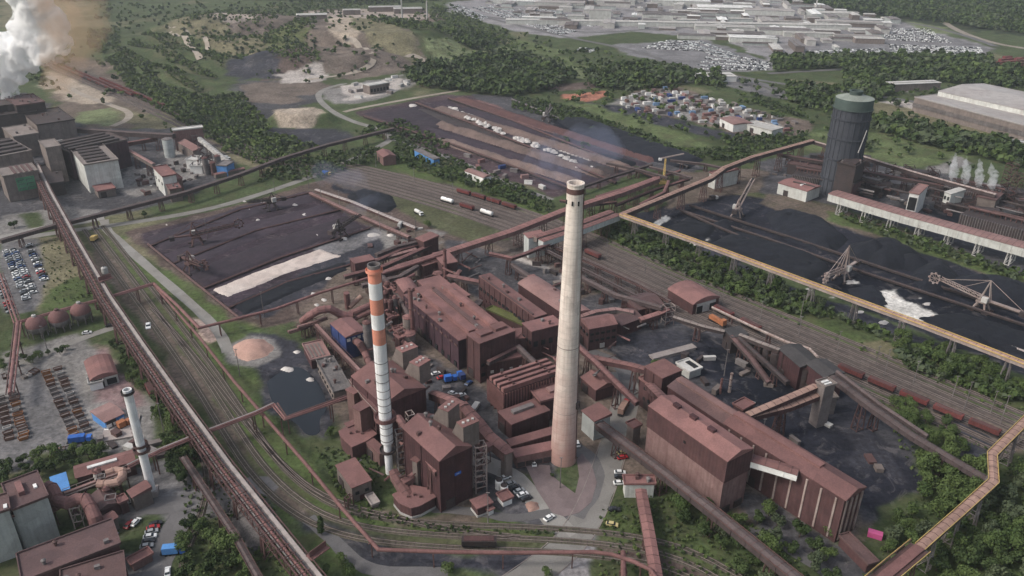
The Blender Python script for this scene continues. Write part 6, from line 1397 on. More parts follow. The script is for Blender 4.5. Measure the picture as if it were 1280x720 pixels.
# =============== STACKERS ===============
def reclaimer(label, base, rz, boom, m='steel_pale', back=14, mast=11, bucket=True, s=1.0, scale_h=1.0, incl=.12):
    b = G(*base); t = empty('stacker_reclaimer', b, rz); tag(t, label, 'stacker reclaimer')
    for i in (-1, 1):
        for j in (-1, 1):
            MB().bar((i * 3.6 * s, j * 3.6 * s, 0), (i * 1.6 * s, j * 1.6 * s, 5.2 * s), .7 * s).build('leg', m, t)
            MB().box((i * 3.6 * s, j * 3.6 * s, .5), (3.2 * s, .9, 1.0)).build('bogie', 'steel_dark', t)
    MB().box((0, 0, 5.6 * s), (5.4 * s, 5.0 * s, 1.0)).build('turntable', m, t)
    MB().box((-1.5 * s, 2.2 * s, 7.6 * s), (3.0 * s, 2.0 * s, 2.8 * s)).build('cab', 'pale_grey', t)
    bm = MB()
    def zz(x): return 6.6 * s + x * incl
    for y in (-1.1 * s, 1.1 * s):
        bm.bar((-2, y, zz(-2)), (boom, y, zz(boom)), .5 * s)
        bm.bar((-2, y, zz(-2) + 1.8 * s), (boom * .9, y, zz(boom * .9) + 1.2 * s), .35 * s)
        n = max(4, int(boom / 3))
        for i in range(n):
            x0, x1 = boom * .9 * i / n, boom * .9 * (i + 1) / n
            bm.bar((x0, y, zz(x0)), (x1, y, zz(x1) + 1.5 * s), .22 * s); bm.bar((x0, y, zz(x0)), (x0, y, zz(x0) + 1.6 * s), .22 * s)
    for i in range(int(boom / 3)): bm.bar((i * 3, -1.1 * s, zz(i * 3)), (i * 3, 1.1 * s, zz(i * 3)), .25 * s)
    bm.build('boom', m, t)
    MB().bar((0, 0, zz(0) + .5), (boom, 0, zz(boom) + .5), 1.5 * s, .25).build('belt', 'black', t)
    mt = MB(); top = Vector((-1, 0, 6.2 * s + mast * scale_h))
    for y in (-1.4 * s, 1.4 * s):
        mt.bar((1.5, y, 6.2 * s), top, .45 * s); mt.bar((-3.5, y, 6.2 * s), top, .45 * s)
    mt.build('mast', m, t)
    st = MB(); st.bar(top, (boom * .82, 0, zz(boom * .82) + 1.2), .22); st.bar(top, (boom * .45, 0, zz(boom * .45) + 1.4), .2); st.bar(top, (-back, 0, 7.4 * s), .22); st.build('stay', m, t)
    MB().bar((-2, 0, 6.9 * s), (-back, 0, 7.0 * s), 1.8 * s, .8).build('counter_jib', m, t)
    MB().box((-back, 0, 6.4 * s), (3 * s, 3.4 * s, 2.6 * s)).build('counterweight', 'steel_dark', t)
    if bucket:
        w_ = MB(); c = Vector((boom, 0, zz(boom)))
        for k in range(16):
            a, b2 = 2 * math.pi * k / 16, 2 * math.pi * (k + 1) / 16
            w_.bar(c + Vector((math.cos(a) * 2.6 * s, 1.7 * s, math.sin(a) * 2.6 * s)), c + Vector((math.cos(b2) * 2.6 * s, 1.7 * s, math.sin(b2) * 2.6 * s)), .4 * s)
            if k % 2 == 0: w_.box(c + Vector((math.cos(a) * 2.9 * s, 1.7 * s, math.sin(a) * 2.9 * s)), (.9 * s, 1.2 * s, .9 * s)); w_.bar(c + Vector((0, 1.7 * s, 0)), c + Vector((math.cos(a) * 2.6 * s, 1.7 * s, math.sin(a) * 2.6 * s)), .2 * s)
        w_.build('bucket_wheel', m, t)
    return t
def head(p, q): a, b = G(*p), G(*q); return math.atan2(b.y - a.y, b.x - a.x), (b - a).length
a_, l_ = head((1062, 346), (1028, 366)); reclaimer('grey lattice stacker with tall mast standing over the coal yard centre', (1052, 350), a_, 24, mast=15, back=16)
a_, l_ = head((1245, 388), (1270, 420)); reclaimer('grey bucket wheel reclaimer in the coal yard near the picture edge', (1225, 388), head((1225, 388), (1175, 370))[0], 26, mast=12, back=20)
reclaimer('long dark belt stacker with splayed legs beside the pump block', (921, 271), head((921, 271), (948, 240))[0], 34, mast=7, back=8, bucket=False, m='steel_pale', incl=.32)
reclaimer('rusty stacker in the middle of the ore piles', (247, 306), head((247, 306), (290, 300))[0], 26, m='steel_rust', mast=9, back=14)
reclaimer('white headed rust stacker at the edge of the ore piles', (240, 340), head((240, 340), (262, 352))[0], 14, m='steel_rust', mast=7, back=10)
reclaimer('dark stacker by the end of the pale sand strip', (426, 297), head((426, 297), (455, 283))[0], 20, m='steel_dark', mast=7, back=8, bucket=False)
reclaimer('small dark stacker on the far ore bed', (340, 262), head((340, 262), (300, 270))[0], 16, m='steel_dark', mast=6, back=9, bucket=False)
reclaimer('dark bridge reclaimer at the head of the red ore bed', (683, 152), head((683, 152), (690, 145))[0], 20, m='steel_grey', mast=8, back=12)
# yellow crane
b = G(829, 230); t = empty('tower_crane', b); tag(t, 'yellow mobile crane standing among the belts at the coal yard head', 'crane')
MB().box((0, 0, 1.5), (6, 3, 2.4)).build('carrier', 'yellow', t)
m_ = MB(); 
for i in (-.6, .6):
    for j in (-.6, .6): m_.bar((i, j, 2.5), (i * .6, j * .6, 20), .3)
for k in range(8): m_.bar((-.6, -.6, 3 + k * 2.1), (.6, .6, 5 + k * 2.1), .2)
m_.build('mast', 'yellow', t); MB().bar((-4, 0, 20), (14, 3, 23), .8).build('jib', 'steel_pale', t); MB().box((-4, 0, 19.5), (2.4, 1.8, 1.6)).build('counterweight', 'white', t)
# =============== HEAPS ===============
def heap(name, label, poly, h, m, cat='heap', cone=False, slope=1.1, group=None, res=1.2, ridge=0.0, nz=.5):
    P = [G(*p) for p in poly]; A = np.array([[p.x, p.y] for p in P]); c = A.mean(0)
    x0, y0 = A.min(0) - 1; x1, y1 = A.max(0) + 1
    res = max(res, min(x1 - x0, y1 - y0) / 60)
    nx, ny = int((x1 - x0) / res) + 2, int((y1 - y0) / res) + 2
    X, Y = np.meshgrid(x0 + np.arange(nx) * res, y0 + np.arange(ny) * res); x, y = X.ravel(), Y.ravel(); d2 = np.full(len(x), 1e12); ins = np.zeros(len(x), bool)
    for i in range(len(A)):
        a, b = A[i], A[(i + 1) % len(A)]; e = b - a; L2 = max(e @ e, 1e-9); tt = np.clip(((x - a[0]) * e[0] + (y - a[1]) * e[1]) / L2, 0, 1)
        d2 = np.minimum(d2, (x - a[0] - tt * e[0]) ** 2 + (y - a[1] - tt * e[1]) ** 2)
        if a[1] != b[1]: ins ^= ((a[1] > y) != (b[1] > y)) & (x < (b[0] - a[0]) * (y - a[1]) / (b[1] - a[1]) + a[0])
    d = np.sqrt(d2) * np.where(ins, 1, -1) + fbm(x, y, 9, 3) * 3
    z = h * (1 - np.exp(-np.clip(d, 0, None) * slope / h * .9))
    if cone: z = h * (1 - np.sqrt(np.clip(1 - np.clip(d, 0, None) * .62 / h, 0, 1) ** 2 + .02)) * 1.1; z = np.clip(z, 0, None)
    z = z * (1 + fbm(x + 50, y, 14, 4) * nz) + fbm(x, y, 3.0, 3) * 1.1 * np.clip(d, 0, 1)
    if ridge: z = z + ridge * np.abs(np.sin((x * .8 + y * .5) * .35)) * np.clip(d / 3, 0, 1)
    z = np.where(d < 0, -.3, np.maximum(z, .1))
    idx = np.arange(nx * ny).reshape(ny, nx); q = np.stack([idx[:-1, :-1], idx[:-1, 1:], idx[1:, 1:], idx[1:, :-1]], -1).reshape(-1, 4)
    keep = (d[q] > -res * 1.5).any(1); q = q[keep]
    used, inv = np.unique(q, return_inverse=True); q = inv.reshape(-1, 4)
    mb = MB(); mb.v = [(x[i] - c[0], y[i] - c[1], z[i]) for i in used]; mb.f = [tuple(r) for r in q.tolist()]; mb.mi = [0] * len(mb.f)
    o = mb.build(name, m, smooth=True); o.location = (c[0], c[1], 0.03); tag(o, label, cat, group); return o
heap('ore_heap', 'dark ore pile in the far corner of the ore yard', [(182, 298), (300, 258), (385, 242), (398, 250), (310, 272), (205, 312)], .5, 'ore', cat='ore pile')
heap('ore_heap', 'broad dark ore pile in the middle of the ore yard', [(206, 318), (310, 280), (405, 255), (420, 264), (330, 296), (225, 338)], .5, 'ore', cat='ore pile')
heap('ore_heap', 'near dark ore pile above the pale sand strip', [(228, 344), (330, 303), (432, 270), (452, 284), (360, 315), (258, 356)], .6, 'ore', cat='ore pile')
heap('sand_strip_heap', 'long pale pink sand bed in the ore yard', [(266, 362), (320, 340), (400, 311), (425, 320), (350, 345), (285, 372)], .5, 'sand', cat='sand bed', nz=.3)
heap('ore_heap', 'black pile below the pale sand strip', [(292, 380), (360, 350), (430, 328), (435, 338), (370, 364), (305, 394)], .9, 'coal', cat='ore pile')
heap('sand_heap', 'orange pink sand heap at the bend of the works road', [(293, 432), (308, 424), (330, 424), (341, 434), (336, 446), (310, 451), (295, 444)], 4.5, 'sand_orange', cat='sand heap')
heap('scrap_heap', 'small dark rubble heap beside the junction of the left road', [(290, 628), (322, 616), (342, 640), (336, 680), (312, 684), (290, 660)], 3.0, 'rubble', cat='rubble heap')
heap('coal_heap', 'conical black coal pile at the far side of the coal yard', [(1065, 318), (1090, 300), (1120, 302), (1150, 318), (1140, 336), (1100, 338)], 9, 'coal', cat='coal pile')
heap('coal_heap', 'rounded black coal pile beside the reclaimer belt', [(1138, 345), (1155, 328), (1185, 330), (1200, 348), (1180, 366), (1150, 362)], 8, 'coal', cat='coal pile')
heap('coal_heap', 'long black coal pile reaching the picture edge', [(1200, 345), (1240, 345), (1310, 365), (1310, 395), (1240, 385), (1200, 368)], 8, 'coal', cat='coal pile')
heap('coal_heap', 'wide black coal pile near the head of the coal yard', [(955, 268), (985, 262), (1030, 275), (1060, 300), (1040, 318), (980, 300)], 7, 'coal', cat='coal pile')
heap('coal_heap', 'flat black coal bed inside the yellow edged gallery', [(880, 308), (920, 290), (1010, 315), (1040, 335), (1010, 352), (950, 330)], 3.0, 'coal', cat='coal pile')
heap('coal_heap', 'black coal bed near the right end of the yellow edged gallery', [(1150, 398), (1200, 392), (1310, 425), (1310, 452), (1230, 432)], 3.0, 'coal', cat='coal pile')
heap('coal_heap', 'small black coal bed before the lattice stacker', [(1060, 362), (1090, 356), (1100, 366), (1110, 382), (1075, 380)], 2.4, 'coal', cat='coal pile')
heap('coal_heap', 'small black coal pile at the bend of the gallery', [(832, 285), (860, 274), (900, 284), (880, 298), (850, 296)], 2.5, 'coal', cat='coal pile')
heap('ore_heap', 'flat dark ore bed at the near end of the far stockyard', [(455, 142), (520, 134), (560, 156), (530, 166)], 1.6, 'ore', cat='ore pile')
BED = [('ore_pale', 3.2, 1.6, 'pinkish ridged', 'nearest the hedge'), ('ore', 1.6, 0, 'dark', 'second from the hedge'), ('ore_pale', 3.6, 1.8, 'striped pale brown', 'third from the hedge'), ('steel_dark', 1.2, 0, 'black', 'fourth from the hedge'), ('ore_pale', 3.0, 1.2, 'pale brown', 'under the white heaps'), ('ore', 2.0, 0, 'dark purple', 'beyond the white heaps'), ('ore_red', 3.0, 0, 'red brown', 'next to the black coal bed')]
for i, (m_, h_, rd_, c_, w_) in enumerate(BED):
    def e_(t_, u_): a = (lerp(450, 585, t_), lerp(150, 120, t_)); b = (lerp(742, 850, t_), lerp(240, 205, t_)); return (lerp(a[0], b[0], u_), lerp(a[1], b[1], u_))
    t0, t1, u0 = (i + .12) / 7.2, (i + .86) / 7.2, [.30, .12, .18, .02, .05, .1, .0][i]
    heap('ore_heap', c_ + ' ore bed of the far stockyard, ' + w_, [e_(t0, u0), e_(t0, .6), e_(t0, .92), e_(t1, .92), e_(t1, .6), e_(t1, u0)], h_, m_, cat='ore pile', ridge=rd_)
heap('coal_heap', 'blue black coal bed at the far edge of the stockyard', [(694, 150), (730, 148), (800, 172), (880, 200), (860, 212), (790, 195), (730, 172)], 5, 'coal', cat='coal pile')
heap('coal_heap', 'black coal patch beside the far stockyard belt', [(730, 190), (770, 196), (800, 206), (780, 210), (740, 200)], 2.5, 'coal', cat='coal pile')
heap('coal_heap', 'dark bluish coal heap under the blue haze beside the rails', [(432, 245), (455, 236), (490, 246), (497, 258), (485, 266), (455, 262)], 3.0, 'coal', cat='coal pile')
heap('gravel_heap', 'cream gravel mound in the spoil ground', [(345, 153), (356, 140), (380, 134), (402, 140), (408, 155), (380, 163)], 8, 'sandl' if False else 'pale_dust', cat='gravel heap') if False else None
rs = random.Random(11)
WH = [(208, 281, 3), (305, 252, 3), (330, 252, 5), (322, 275, 2), (312, 262, 3), (368, 256, 5), (381, 269, 5), (396, 295, 5), (338, 309, 0), (451, 341, 6), (410, 348, 4), (430, 298, 4), (392, 367, 5), (342, 370, 3), (405, 375, 4), (396, 381, 4), (466, 294, 7), (488, 294, 4), (362, 462, 8), (387, 475, 5), (322, 464, 3), (372, 440, 5), (858, 283, 4), (865, 305, 4), (842, 303, 3), (880, 316, 4), (1085, 350, 0), (1062, 353, 5), (1120, 371, 5), (1158, 380, 6), (1105, 403, 6), (1075, 390, 5), (1230, 404, 3), (740, 207, 5), (620, 138, 5), (515, 132, 5), (480, 141, 5), (476, 143, 3), (775, 186, 0)]
for (x, y, s) in WH:
    if not s: continue
    s *= .85
    pts = [(x + s * 1.25 * math.cos(a) * rs.uniform(.6, 1.2), y + s * .55 * math.sin(a) * rs.uniform(.6, 1.2)) for a in np.linspace(0, 5.6, 8)]
    heap('chalk_heap', 'small white spilled heap lying on the dark stockyard ground', pts, .8, 'pale_dust', cat='spoil heap', group='white spilled heaps on the stockyards', res=.7)
for i in range(64):
    x = rs.uniform(560, 722); y = 137 + (x - 560) * .44 + rs.uniform(-3, 3)
    pts = [(x + 1.9 * math.cos(a) * rs.uniform(.5, 1.3), y + 1.5 * math.sin(a) * rs.uniform(.5, 1.3)) for a in np.linspace(0, 5.4, 7)]
    o = heap('chalk_heap', 'white heap scattered along the striped far ore bed', pts, 1.2, 'pale_dust', cat='spoil heap', group='white heaps on the striped ore bed', res=.9); o.location.z = 2.4
for i, (x, y, r_, h_) in enumerate([(905, 284, 16, 6), (985, 276, 20, 8), (1022, 292, 18, 7), (1092, 318, 26, 12), (1140, 330, 20, 9), (1172, 346, 22, 10), (1222, 358, 24, 10), (1262, 368, 22, 9), (1208, 426, 18, 5), (955, 322, 20, 4), (1000, 334, 16, 4)]):
    g = G(x, y); heap('coal_cone', 'conical black coal pile rising from the flat coal beds', [PJ((g.x + r_ * .62 * math.cos(a) * rs.uniform(.85, 1.15), g.y + r_ * .62 * math.sin(a) * rs.uniform(.85, 1.15), 0)) for a in np.linspace(0, 5.7, 10)], h_, 'coal', cat='coal pile', cone=True, nz=.25, group='coal cones of the coal yard')
for i in range(56):
    px, py = [(rs.uniform(600, 715), rs.uniform(345, 470)), (rs.uniform(440, 545), rs.uniform(480, 600)), (rs.uniform(700, 800), rs.uniform(385, 470)), (rs.uniform(530, 600), rs.uniform(310, 350))][i % 4]; z = rs.uniform(3, 13); q = rs.uniform(6, 22); s_ = rs.choice([(1, .45), (1, -.4), (-.7, .6)])
    pipe('process_pipe', 'rust dusted pipe threading between the sinter plant buildings', [(px, py, z), (px + s_[0] * q, py + s_[1] * q, z), (px + s_[0] * q, py + s_[1] * q, .5)], z, r=rs.uniform(.2, .55), m=rs.choice(['pipe_rust', 'steel_rust', 'steel_grey', 'pipe_rust']), legs=False, flange=5, group='pipes between the plant buildings')
# =============== TREES ===============
def lobes_mesh(seed, h, r, nl, nq, leaf, trunk_h=.3, col=False):
    g = np.random.default_rng(seed); cs = []
    for i in range(nl):
        if col: cs.append((g.normal(0, r * .15), g.normal(0, r * .15), h * (.15 + .8 * i / nl), r * (.75 if i < nl - 2 else .45)))
        else:
            a, q = g.uniform(0, 6.28), math.sqrt(g.uniform(0, 1)) * r * .62
            cs.append((q * math.cos(a), q * math.sin(a), h * g.uniform(.42, .80) - q * .12, r * g.uniform(.34, .56)))
    V = []
    for k in range(nq):
        cx, cy, cz, cr = cs[g.integers(nl)]
        d = g.normal(size=3); d[2] = d[2] * .8 + .25; d /= np.linalg.norm(d)
        p = np.array((cx, cy, cz)) + d * cr * g.uniform(.72, 1.06) * np.array((1, 1, .85)); p[2] = max(p[2], h * trunk_h * .6)
        n = d + g.normal(size=3) * .45; n /= np.linalg.norm(n)
        u = np.cross(n, g.normal(size=3)); u /= np.linalg.norm(u); v = np.cross(n, u); s = leaf * g.uniform(.6, 1.3)
        V += [p - u * s - v * s * .7, p + u * s - v * s * .6, p + u * s * .8 + v * s * .8, p - u * s * .7 + v * s]
    return np.array(V)
def quad_obj(name, V, m, parent=None, face_n=None):
    n = len(V) // 4; me = bpy.data.meshes.new(name); me.vertices.add(n * 4); me.vertices.foreach_set('co', V.astype(np.float32).ravel())
    me.loops.add(n * 4); me.loops.foreach_set('vertex_index', np.arange(n * 4, dtype=np.int32)); me.polygons.add(n)
    me.polygons.foreach_set('loop_start', np.arange(0, n * 4, 4, dtype=np.int32)); me.polygons.foreach_set('loop_total', np.full(n, 4, np.int32)); me.update(calc_edges=True)
    ms = m if isinstance(m, list) else [m]
    for k in ms: me.materials.append(M[k])
    if len(ms) > 1: me.polygons.foreach_set('material_index', face_n)
    o = bpy.data.objects.new(name, me); COL.objects.link(o)
    if parent: o.parent = parent
    return o
PROTO = {}
def tree_proto(k, seed, h, r, nl, nq, leaf, m, col=False):
    t = empty('broadleaf_tree' if not col else 'poplar_tree', (0, 0, -500)); V = lobes_mesh(seed, h, r, nl, nq, leaf, col=col)
    quad_obj('crown', V, m, t)
    b = MB(); b.tube([(0, 0, -.5), (.1, .1, h * .3), (0, 0, h * .62)], [.32, .22, .08], 7)
    for i in range(5): a = i * 1.3; b.tube([(0, 0, h * .25 + i * .3), (math.cos(a) * r * .5, math.sin(a) * r * .5, h * .6)], [.14, .04], 5)
    b.build('trunk', 'bark', t); PROTO[k] = [t, False]
for i, m in enumerate(['leaf_dark', 'leaf_mid', 'leaf_mid', 'leaf_light', 'leaf_grey']): tree_proto(i, 40 + i, 9 + i % 3, 4.6 + (i % 2), 9, 900, .37, m)
tree_proto('pop', 60, 15, 2.2, 9, 900, .4, 'leaf_dark', True)
def place_tree(k, p, s, label, group=None):
    t, used = PROTO[k]; o = t if not used else copy_tree(t); PROTO[k][1] = True
    o.location = p; o.rotation_euler = (0, 0, random.uniform(0, 6.28)); z = random.uniform(.85, 1.15); o.scale = (s, s, s * z); tag(o, label, 'tree', group); return o
def inpoly(P, x, y):
    c = False
    for i in range(len(P)):
        a, b = P[i], P[(i + 1) % len(P)]
        if (a[1] > y) != (b[1] > y) and x < (b[0] - a[0]) * (y - a[1]) / (b[1] - a[1]) + a[0]: c = not c
    return c
def scatter(poly, n, dmin, rs_):
    P = [G(*p) for p in poly]; xs = [p.x for p in P]; ys = [p.y for p in P]; out = []; tries = 0; grid = {}
    while len(out) < n and tries < n * 40:
        tries += 1; x, y = rs_.uniform(min(xs), max(xs)), rs_.uniform(min(ys), max(ys))
        if not inpoly(P, x, y): continue
        c = (int(x // dmin), int(y // dmin))
        if any((x - q[0]) ** 2 + (y - q[1]) ** 2 < dmin * dmin for i in (-1, 0, 1) for j in (-1, 0, 1) for q in grid.get((c[0] + i, c[1] + j), ())): continue
        grid.setdefault(c, []).append((x, y)); out.append((x, y))
    return out
rs = random.Random(21)
TREES = [
 ([(738,270),(800,287),(904,330),(1000,370),(1042,390),(1040,400),(1000,394),(904,364),(800,318),(747,290)], 66, 4.0, (.55,.9), [0,0,1,4], 'bushy tree in the green belt between the rail tracks and the coal yard', 'trees along the coal yard belt'),
 ([(1110,422),(1200,450),(1300,490),(1300,512),(1220,488),(1130,450)], 34, 4.5, (.5,.95), [0,1,1], 'dense green tree at the right end of the belt along the rails', 'trees at the right end of the rail belt'),
 ([(1150,580),(1190,578),(1225,600),(1215,640),(1170,650),(1150,625)], 18, 5, (.8,1.15), [2,2,1], 'fresh green tree in the clump beside the zigzag gallery', 'tree clump beside the zigzag gallery'),
 ([(1108,652),(1140,645),(1160,670),(1125,700),(1108,690)], 12, 5, (.6,.95), [1,2,4], 'mid green tree between long stock hall and zigzag gallery', 'trees before the zigzag gallery'),
 ([(1200,640),(1300,590),(1300,740),(1170,740),(1165,690)], 44, 5.5, (.8,1.2), [0,1,0,4], 'dark green tree in the wood at the lower right corner', 'trees in the lower right wood'),
 ([(1120,505),(1190,535),(1215,565),(1160,560),(1120,530)], 14, 5, (.5,.9), [0,1], 'dark tree beneath the long brown conveyor', 'trees below the long brown conveyor'),
 ([(850,625),(905,650),(960,640),(1040,690),(1060,735),(950,735),(890,690),(845,650)], 34, 5.5, (.6,1.0), [0,1,0,4], 'dark tree growing along the foot of the bin building and stock hall', 'trees along the slanting rust conveyor'),
 ([(140,430),(165,440),(232,545),(240,575),(215,570),(190,510),(150,460)], 26, 4.5, (.5,.85), [0,1,0], 'dark tree along the west foot of the pipe bridge', 'trees beside the pipe bridge'),
 ([(0,585),(60,572),(100,560),(135,562),(130,582),(70,590),(0,612)], 24, 4.5, (.55,.85), [0,1,0], 'dark hedge tree between skip yard and boiler houses', 'trees behind the boiler houses'),
 ([(232,650),(300,690),(320,740),(235,740),(228,690)], 18, 5, (.6,.95), [1,0,2], 'bushy tree west of the narrow conveyor at the bottom of the picture', 'trees at the bottom by the narrow conveyor'),
 ([(215,570),(240,565),(245,600),(225,612),(208,590)], 7, 4.5, (.7,1.0), [0], 'dark round tree at the foot of the white chimney rack', 'trees beside the white chimney'),
 ([(0,450),(50,445),(90,432),(88,440),(40,455),(0,465)], 10, 4, (.35,.55), [0,1], 'small hedge tree north of the skip yard road', 'hedge trees at the skip yard road'),
 ([(400,700),(440,700),(440,730),(400,730)], 3, 5, (.5,.7), [1], 'shrubby tree near the bottom road bend', 'shrubs at the bottom road bend'),
]
SING = [('pop', 402, 668, .62, 'tall dark columnar poplar standing alone beside the tracks'), (3, 562, 716, .5, 'yellow green round tree at the bottom road'), (1, 683, 722, .4, 'small round tree on the kerb island at the bottom road'), (3, 1040, 672, .6, 'light green tree against the braced side of the stock hall'), (1, 413, 545, .45, 'small tree between the dark pond and fan house'), (0, 690, 596, .2, 'low shrub at the foot of the tall concrete chimney'), (0, 18, 285, .7, 'dark tree before the grey block with the green sign'), (0, 181, 272, .55, 'dark tree beside the brown belt bridge'), (3, 536, 284, .6, 'yellow green shrub beside the white lorry near the rails'), (1, 820, 460, .5, 'dark tree in the yard behind the rounded shed')]
for poly, n, dm, sc, ks, lab, grp in TREES:
    for (x, y) in scatter(poly, n, dm, rs): place_tree(rs.choice(ks), (x, y, 0), rs.uniform(*sc) * .88, lab, grp)
for k, x, y, s, lab in SING: place_tree(k, G(x, y), s, lab)
# far woods and hedges: nobody could count them
def forest(name, label, polys, mset, hh, dm, nq, leaf, seed):
    g = np.random.default_rng(seed); rr = random.Random(seed); protos = [lobes_mesh(seed * 10 + i, 1.0, .52, 6, nq, leaf, .1) for i in range(6)]; out = []; mi = []
    for poly, n in polys:
        pts = scatter(poly, n, dm, rr)
        for (x, y) in pts:
            h = rr.uniform(*hh) * (1 + .35 * float(fbm(np.array([x]), np.array([y]), 40., 2)[0])); V = protos[rr.randrange(6)]; a = rr.uniform(0, 6.28); c, s = math.cos(a), math.sin(a); w_ = h * rr.uniform(.8, 1.35)
            W = np.stack([(V[:, 0] * c - V[:, 1] * s) * w_ + x, (V[:, 0] * s + V[:, 1] * c) * w_ + y, V[:, 2] * h + gz(x, y)], 1); out.append(W); mi += [rr.choice(range(len(mset)))] * nq
    o = quad_obj(name, np.concatenate(out), mset, None, np.array(mi, np.int32)); tag(o, label, 'woodland', None, 'stuff'); return o
forest('far_woods', 'dark green woodland beyond the stockyards and car plant', [
 ([(960,-16),(1330,-16),(1330,44),(1290,44),(1180,30),(1100,20),(1000,4),(960,-4)], 2600), ([(560,-16),(960,-18),(960,-6),(560,-4)], 500),
 ([(-60,-14),(560,-14),(560,0),(470,6),(380,2),(200,-2),(100,4),(-60,-4)], 1300), ([(505,92),(560,84),(600,72),(650,74),(690,84),(718,98),(690,112),(640,122),(560,114),(520,108)], 900),
 ([(562,50),(590,46),(618,52),(612,64),(568,62)], 110), ([(735,94),(800,86),(850,88),(900,98),(905,110),(860,104),(800,114),(740,110)], 300),
 ([(965,76),(1110,72),(1235,75),(1240,84),(1100,84),(970,90)], 230), ([(1055,92),(1240,84),(1300,96),(1300,112),(1180,104),(1120,104),(1100,128),(1060,120)], 330),
 ([(985,108),(1048,118),(1045,134),(1020,140),(985,126)], 160), ([(1095,150),(1180,166),(1300,196),(1300,216),(1200,192),(1100,168)], 170),
 ([(745,84),(800,84),(860,98),(850,104),(780,96)], 140)], ['leaf_dark', 'leaf_grey', 'leaf_mid', 'leaf_dark'], (7, 13), 7, 34, .17, 5)
forest('field_scrub', 'scattered bushes and hedgerow trees over the distant fields', [([(120,6),(560,4),(640,42),(640,60),(560,90),(500,90),(430,110),(330,100),(220,60),(120,30)], 620), ([(640,40),(860,90),(1000,110),(1290,110),(1290,240),(1000,170),(900,185),(700,130),(560,90)], 560), ([(0,60),(110,60),(210,150),(330,210),(220,170),(60,120)], 50), ([(230,20),(380,2),(470,6),(400,20),(260,30)], 260)], ['leaf_dark', 'leaf_mid', 'leaf_grey', 'leaf_light'], (2.5, 8), 6, 26, .19, 16)
forest('hill_scrub', 'scrubby bushes covering the terraced spoil hills', [
 ([(150,96),(200,104),(250,122),(300,118),(330,150),(350,188),(318,206),(280,186),(220,150),(170,122)], 1900), *[([(140 + k * 9, 66 - k * 5), (150 + k * 9, 62 - k * 5), (258 + k * 7, 112 - k * 7), (250 + k * 7, 117 - k * 7)], 190) for k in (0, 2, 4)], ([(110,40),(150,36),(150,60),(130,70),(112,62)], 160), ([(130,74),(150,70),(200,95),(190,112),(150,96)], 240), ([(215,28),(340,24),(355,50),(340,78),(250,84)], 420), ([(440,34),(530,44),(560,60),(520,62),(470,52)], 330),
 ([(330,44),(395,46),(400,90),(370,95),(335,78)], 260), ([(540,4),(560,14),(640,42),(640,60),(560,42),(540,30)], 330), ([(295,160),(345,170),(400,185),(380,200),(330,198)], 200), ([(0,60),(60,60),(60,100),(0,110)], 120)], ['leaf_mid', 'leaf_light', 'leaf_grey'], (2.5, 6), 4.2, 26, .2, 6)
forest('hedge_belt', 'tangled hedges along the roads and rails', [
 ([(640,122),(700,132),(760,152),(850,188),(940,190),(940,204),(880,200),(800,184),(700,152),(640,136)], 520), ([(325,205),(470,186),(500,200),(440,210),(400,224),(325,228)], 220), ([(495,176),(520,180),(600,214),(690,252),(690,272),(600,240),(520,214),(492,200)], 300),
 ([(440,168),(500,150),(560,180),(560,190),(500,178)], 120), ([(640,60),(700,80),(760,96),(740,100),(640,80)], 120), ([(700,170),(740,185),(730,190),(700,182)], 12), ([(1040,268),(1130,292),(1200,316),(1300,350),(1300,362),(1200,330),(1100,296)], 90),
 ([(735,268),(800,285),(904,328),(1000,368),(1042,388),(1042,400),(1000,396),(904,366),(800,320),(745,290)], 560), ([(1115,432),(1200,455),(1300,486),(1300,512),(1200,488),(1130,458)], 200), ([(1050,396),(1110,420),(1110,430),(1050,404)], 18), ([(940,118),(1000,140),(1010,150),(940,130)], 90), ([(900,176),(1010,165),(1000,185),(930,190)], 120)], ['leaf_dark', 'leaf_mid', 'leaf_grey'], (2, 5.5), 3.2, 30, .19, 7)
forest('undergrowth', 'weeds and low scrub on the waste ground of the works', [
 ([(395,560),(470,640),(560,660),(700,664),(700,668),(560,668),(440,650)], 160), ([(760,290),(1000,400),(1290,512),(1290,530),(1000,408),(750,300)], 130), ([(750,640),(850,600),(1000,690),(1000,740),(750,740)], 420),
 ([(1100,500),(1290,580),(1290,740),(1060,740),(1150,620)], 500), ([(45,300),(95,295),(150,390),(60,390)], 160), ([(225,590),(330,620),(400,720),(240,720)], 260), ([(400,560),(470,560),(480,640),(420,620)], 120)], ['leaf_mid', 'leaf_dark', 'leaf_light', 'leaf_grey'], (.5, 1.8), 1.6, 12, .26, 8)
# =============== VEHICLES ===============
def car_proto(k, body, kind='car'):
    t = empty('parked_car', (0, 0, -500)); b = MB()
    prof = [(-2.2, .35), (-2.25, .8), (-2.0, 1.0), (-1.2, 1.02), (.9, .98), (2.05, .82), (2.2, .6), (2.2, .35)]
    def ext(p_, w_, mb): 
        n = len(p_); mb.add([(x, -w_, z) for x, z in p_] + [(x, w_, z) for x, z in p_], [tuple(range(n - 1, -1, -1)), tuple(range(n, 2 * n))] + [(i, (i + 1) % n, n + (i + 1) % n, n + i) for i in range(n)])
    ext(prof, .88, b); b.box((-.35, 0, 1.46), (1.7, 1.36, .06)); b.build('body', body, t)
    c = MB(); ext([(-1.9, 1.0), (-1.15, 1.42), (.5, 1.42), (1.2, .98)], .74, c); c.build('windows', 'glass', t)
    for x in (-1.35, 1.35):
        for y in (-.82, .82): MB().tube([(x, y - .1, .33), (x, y + .1, .33)], .33, 10).build('wheel', 'black', t)
    PROTO[k] = [t, False]
for k in ('white', 'silver', 'black', 'blue', 'red', 'yellow'): car_proto('car_' + k, 'car_' + k)
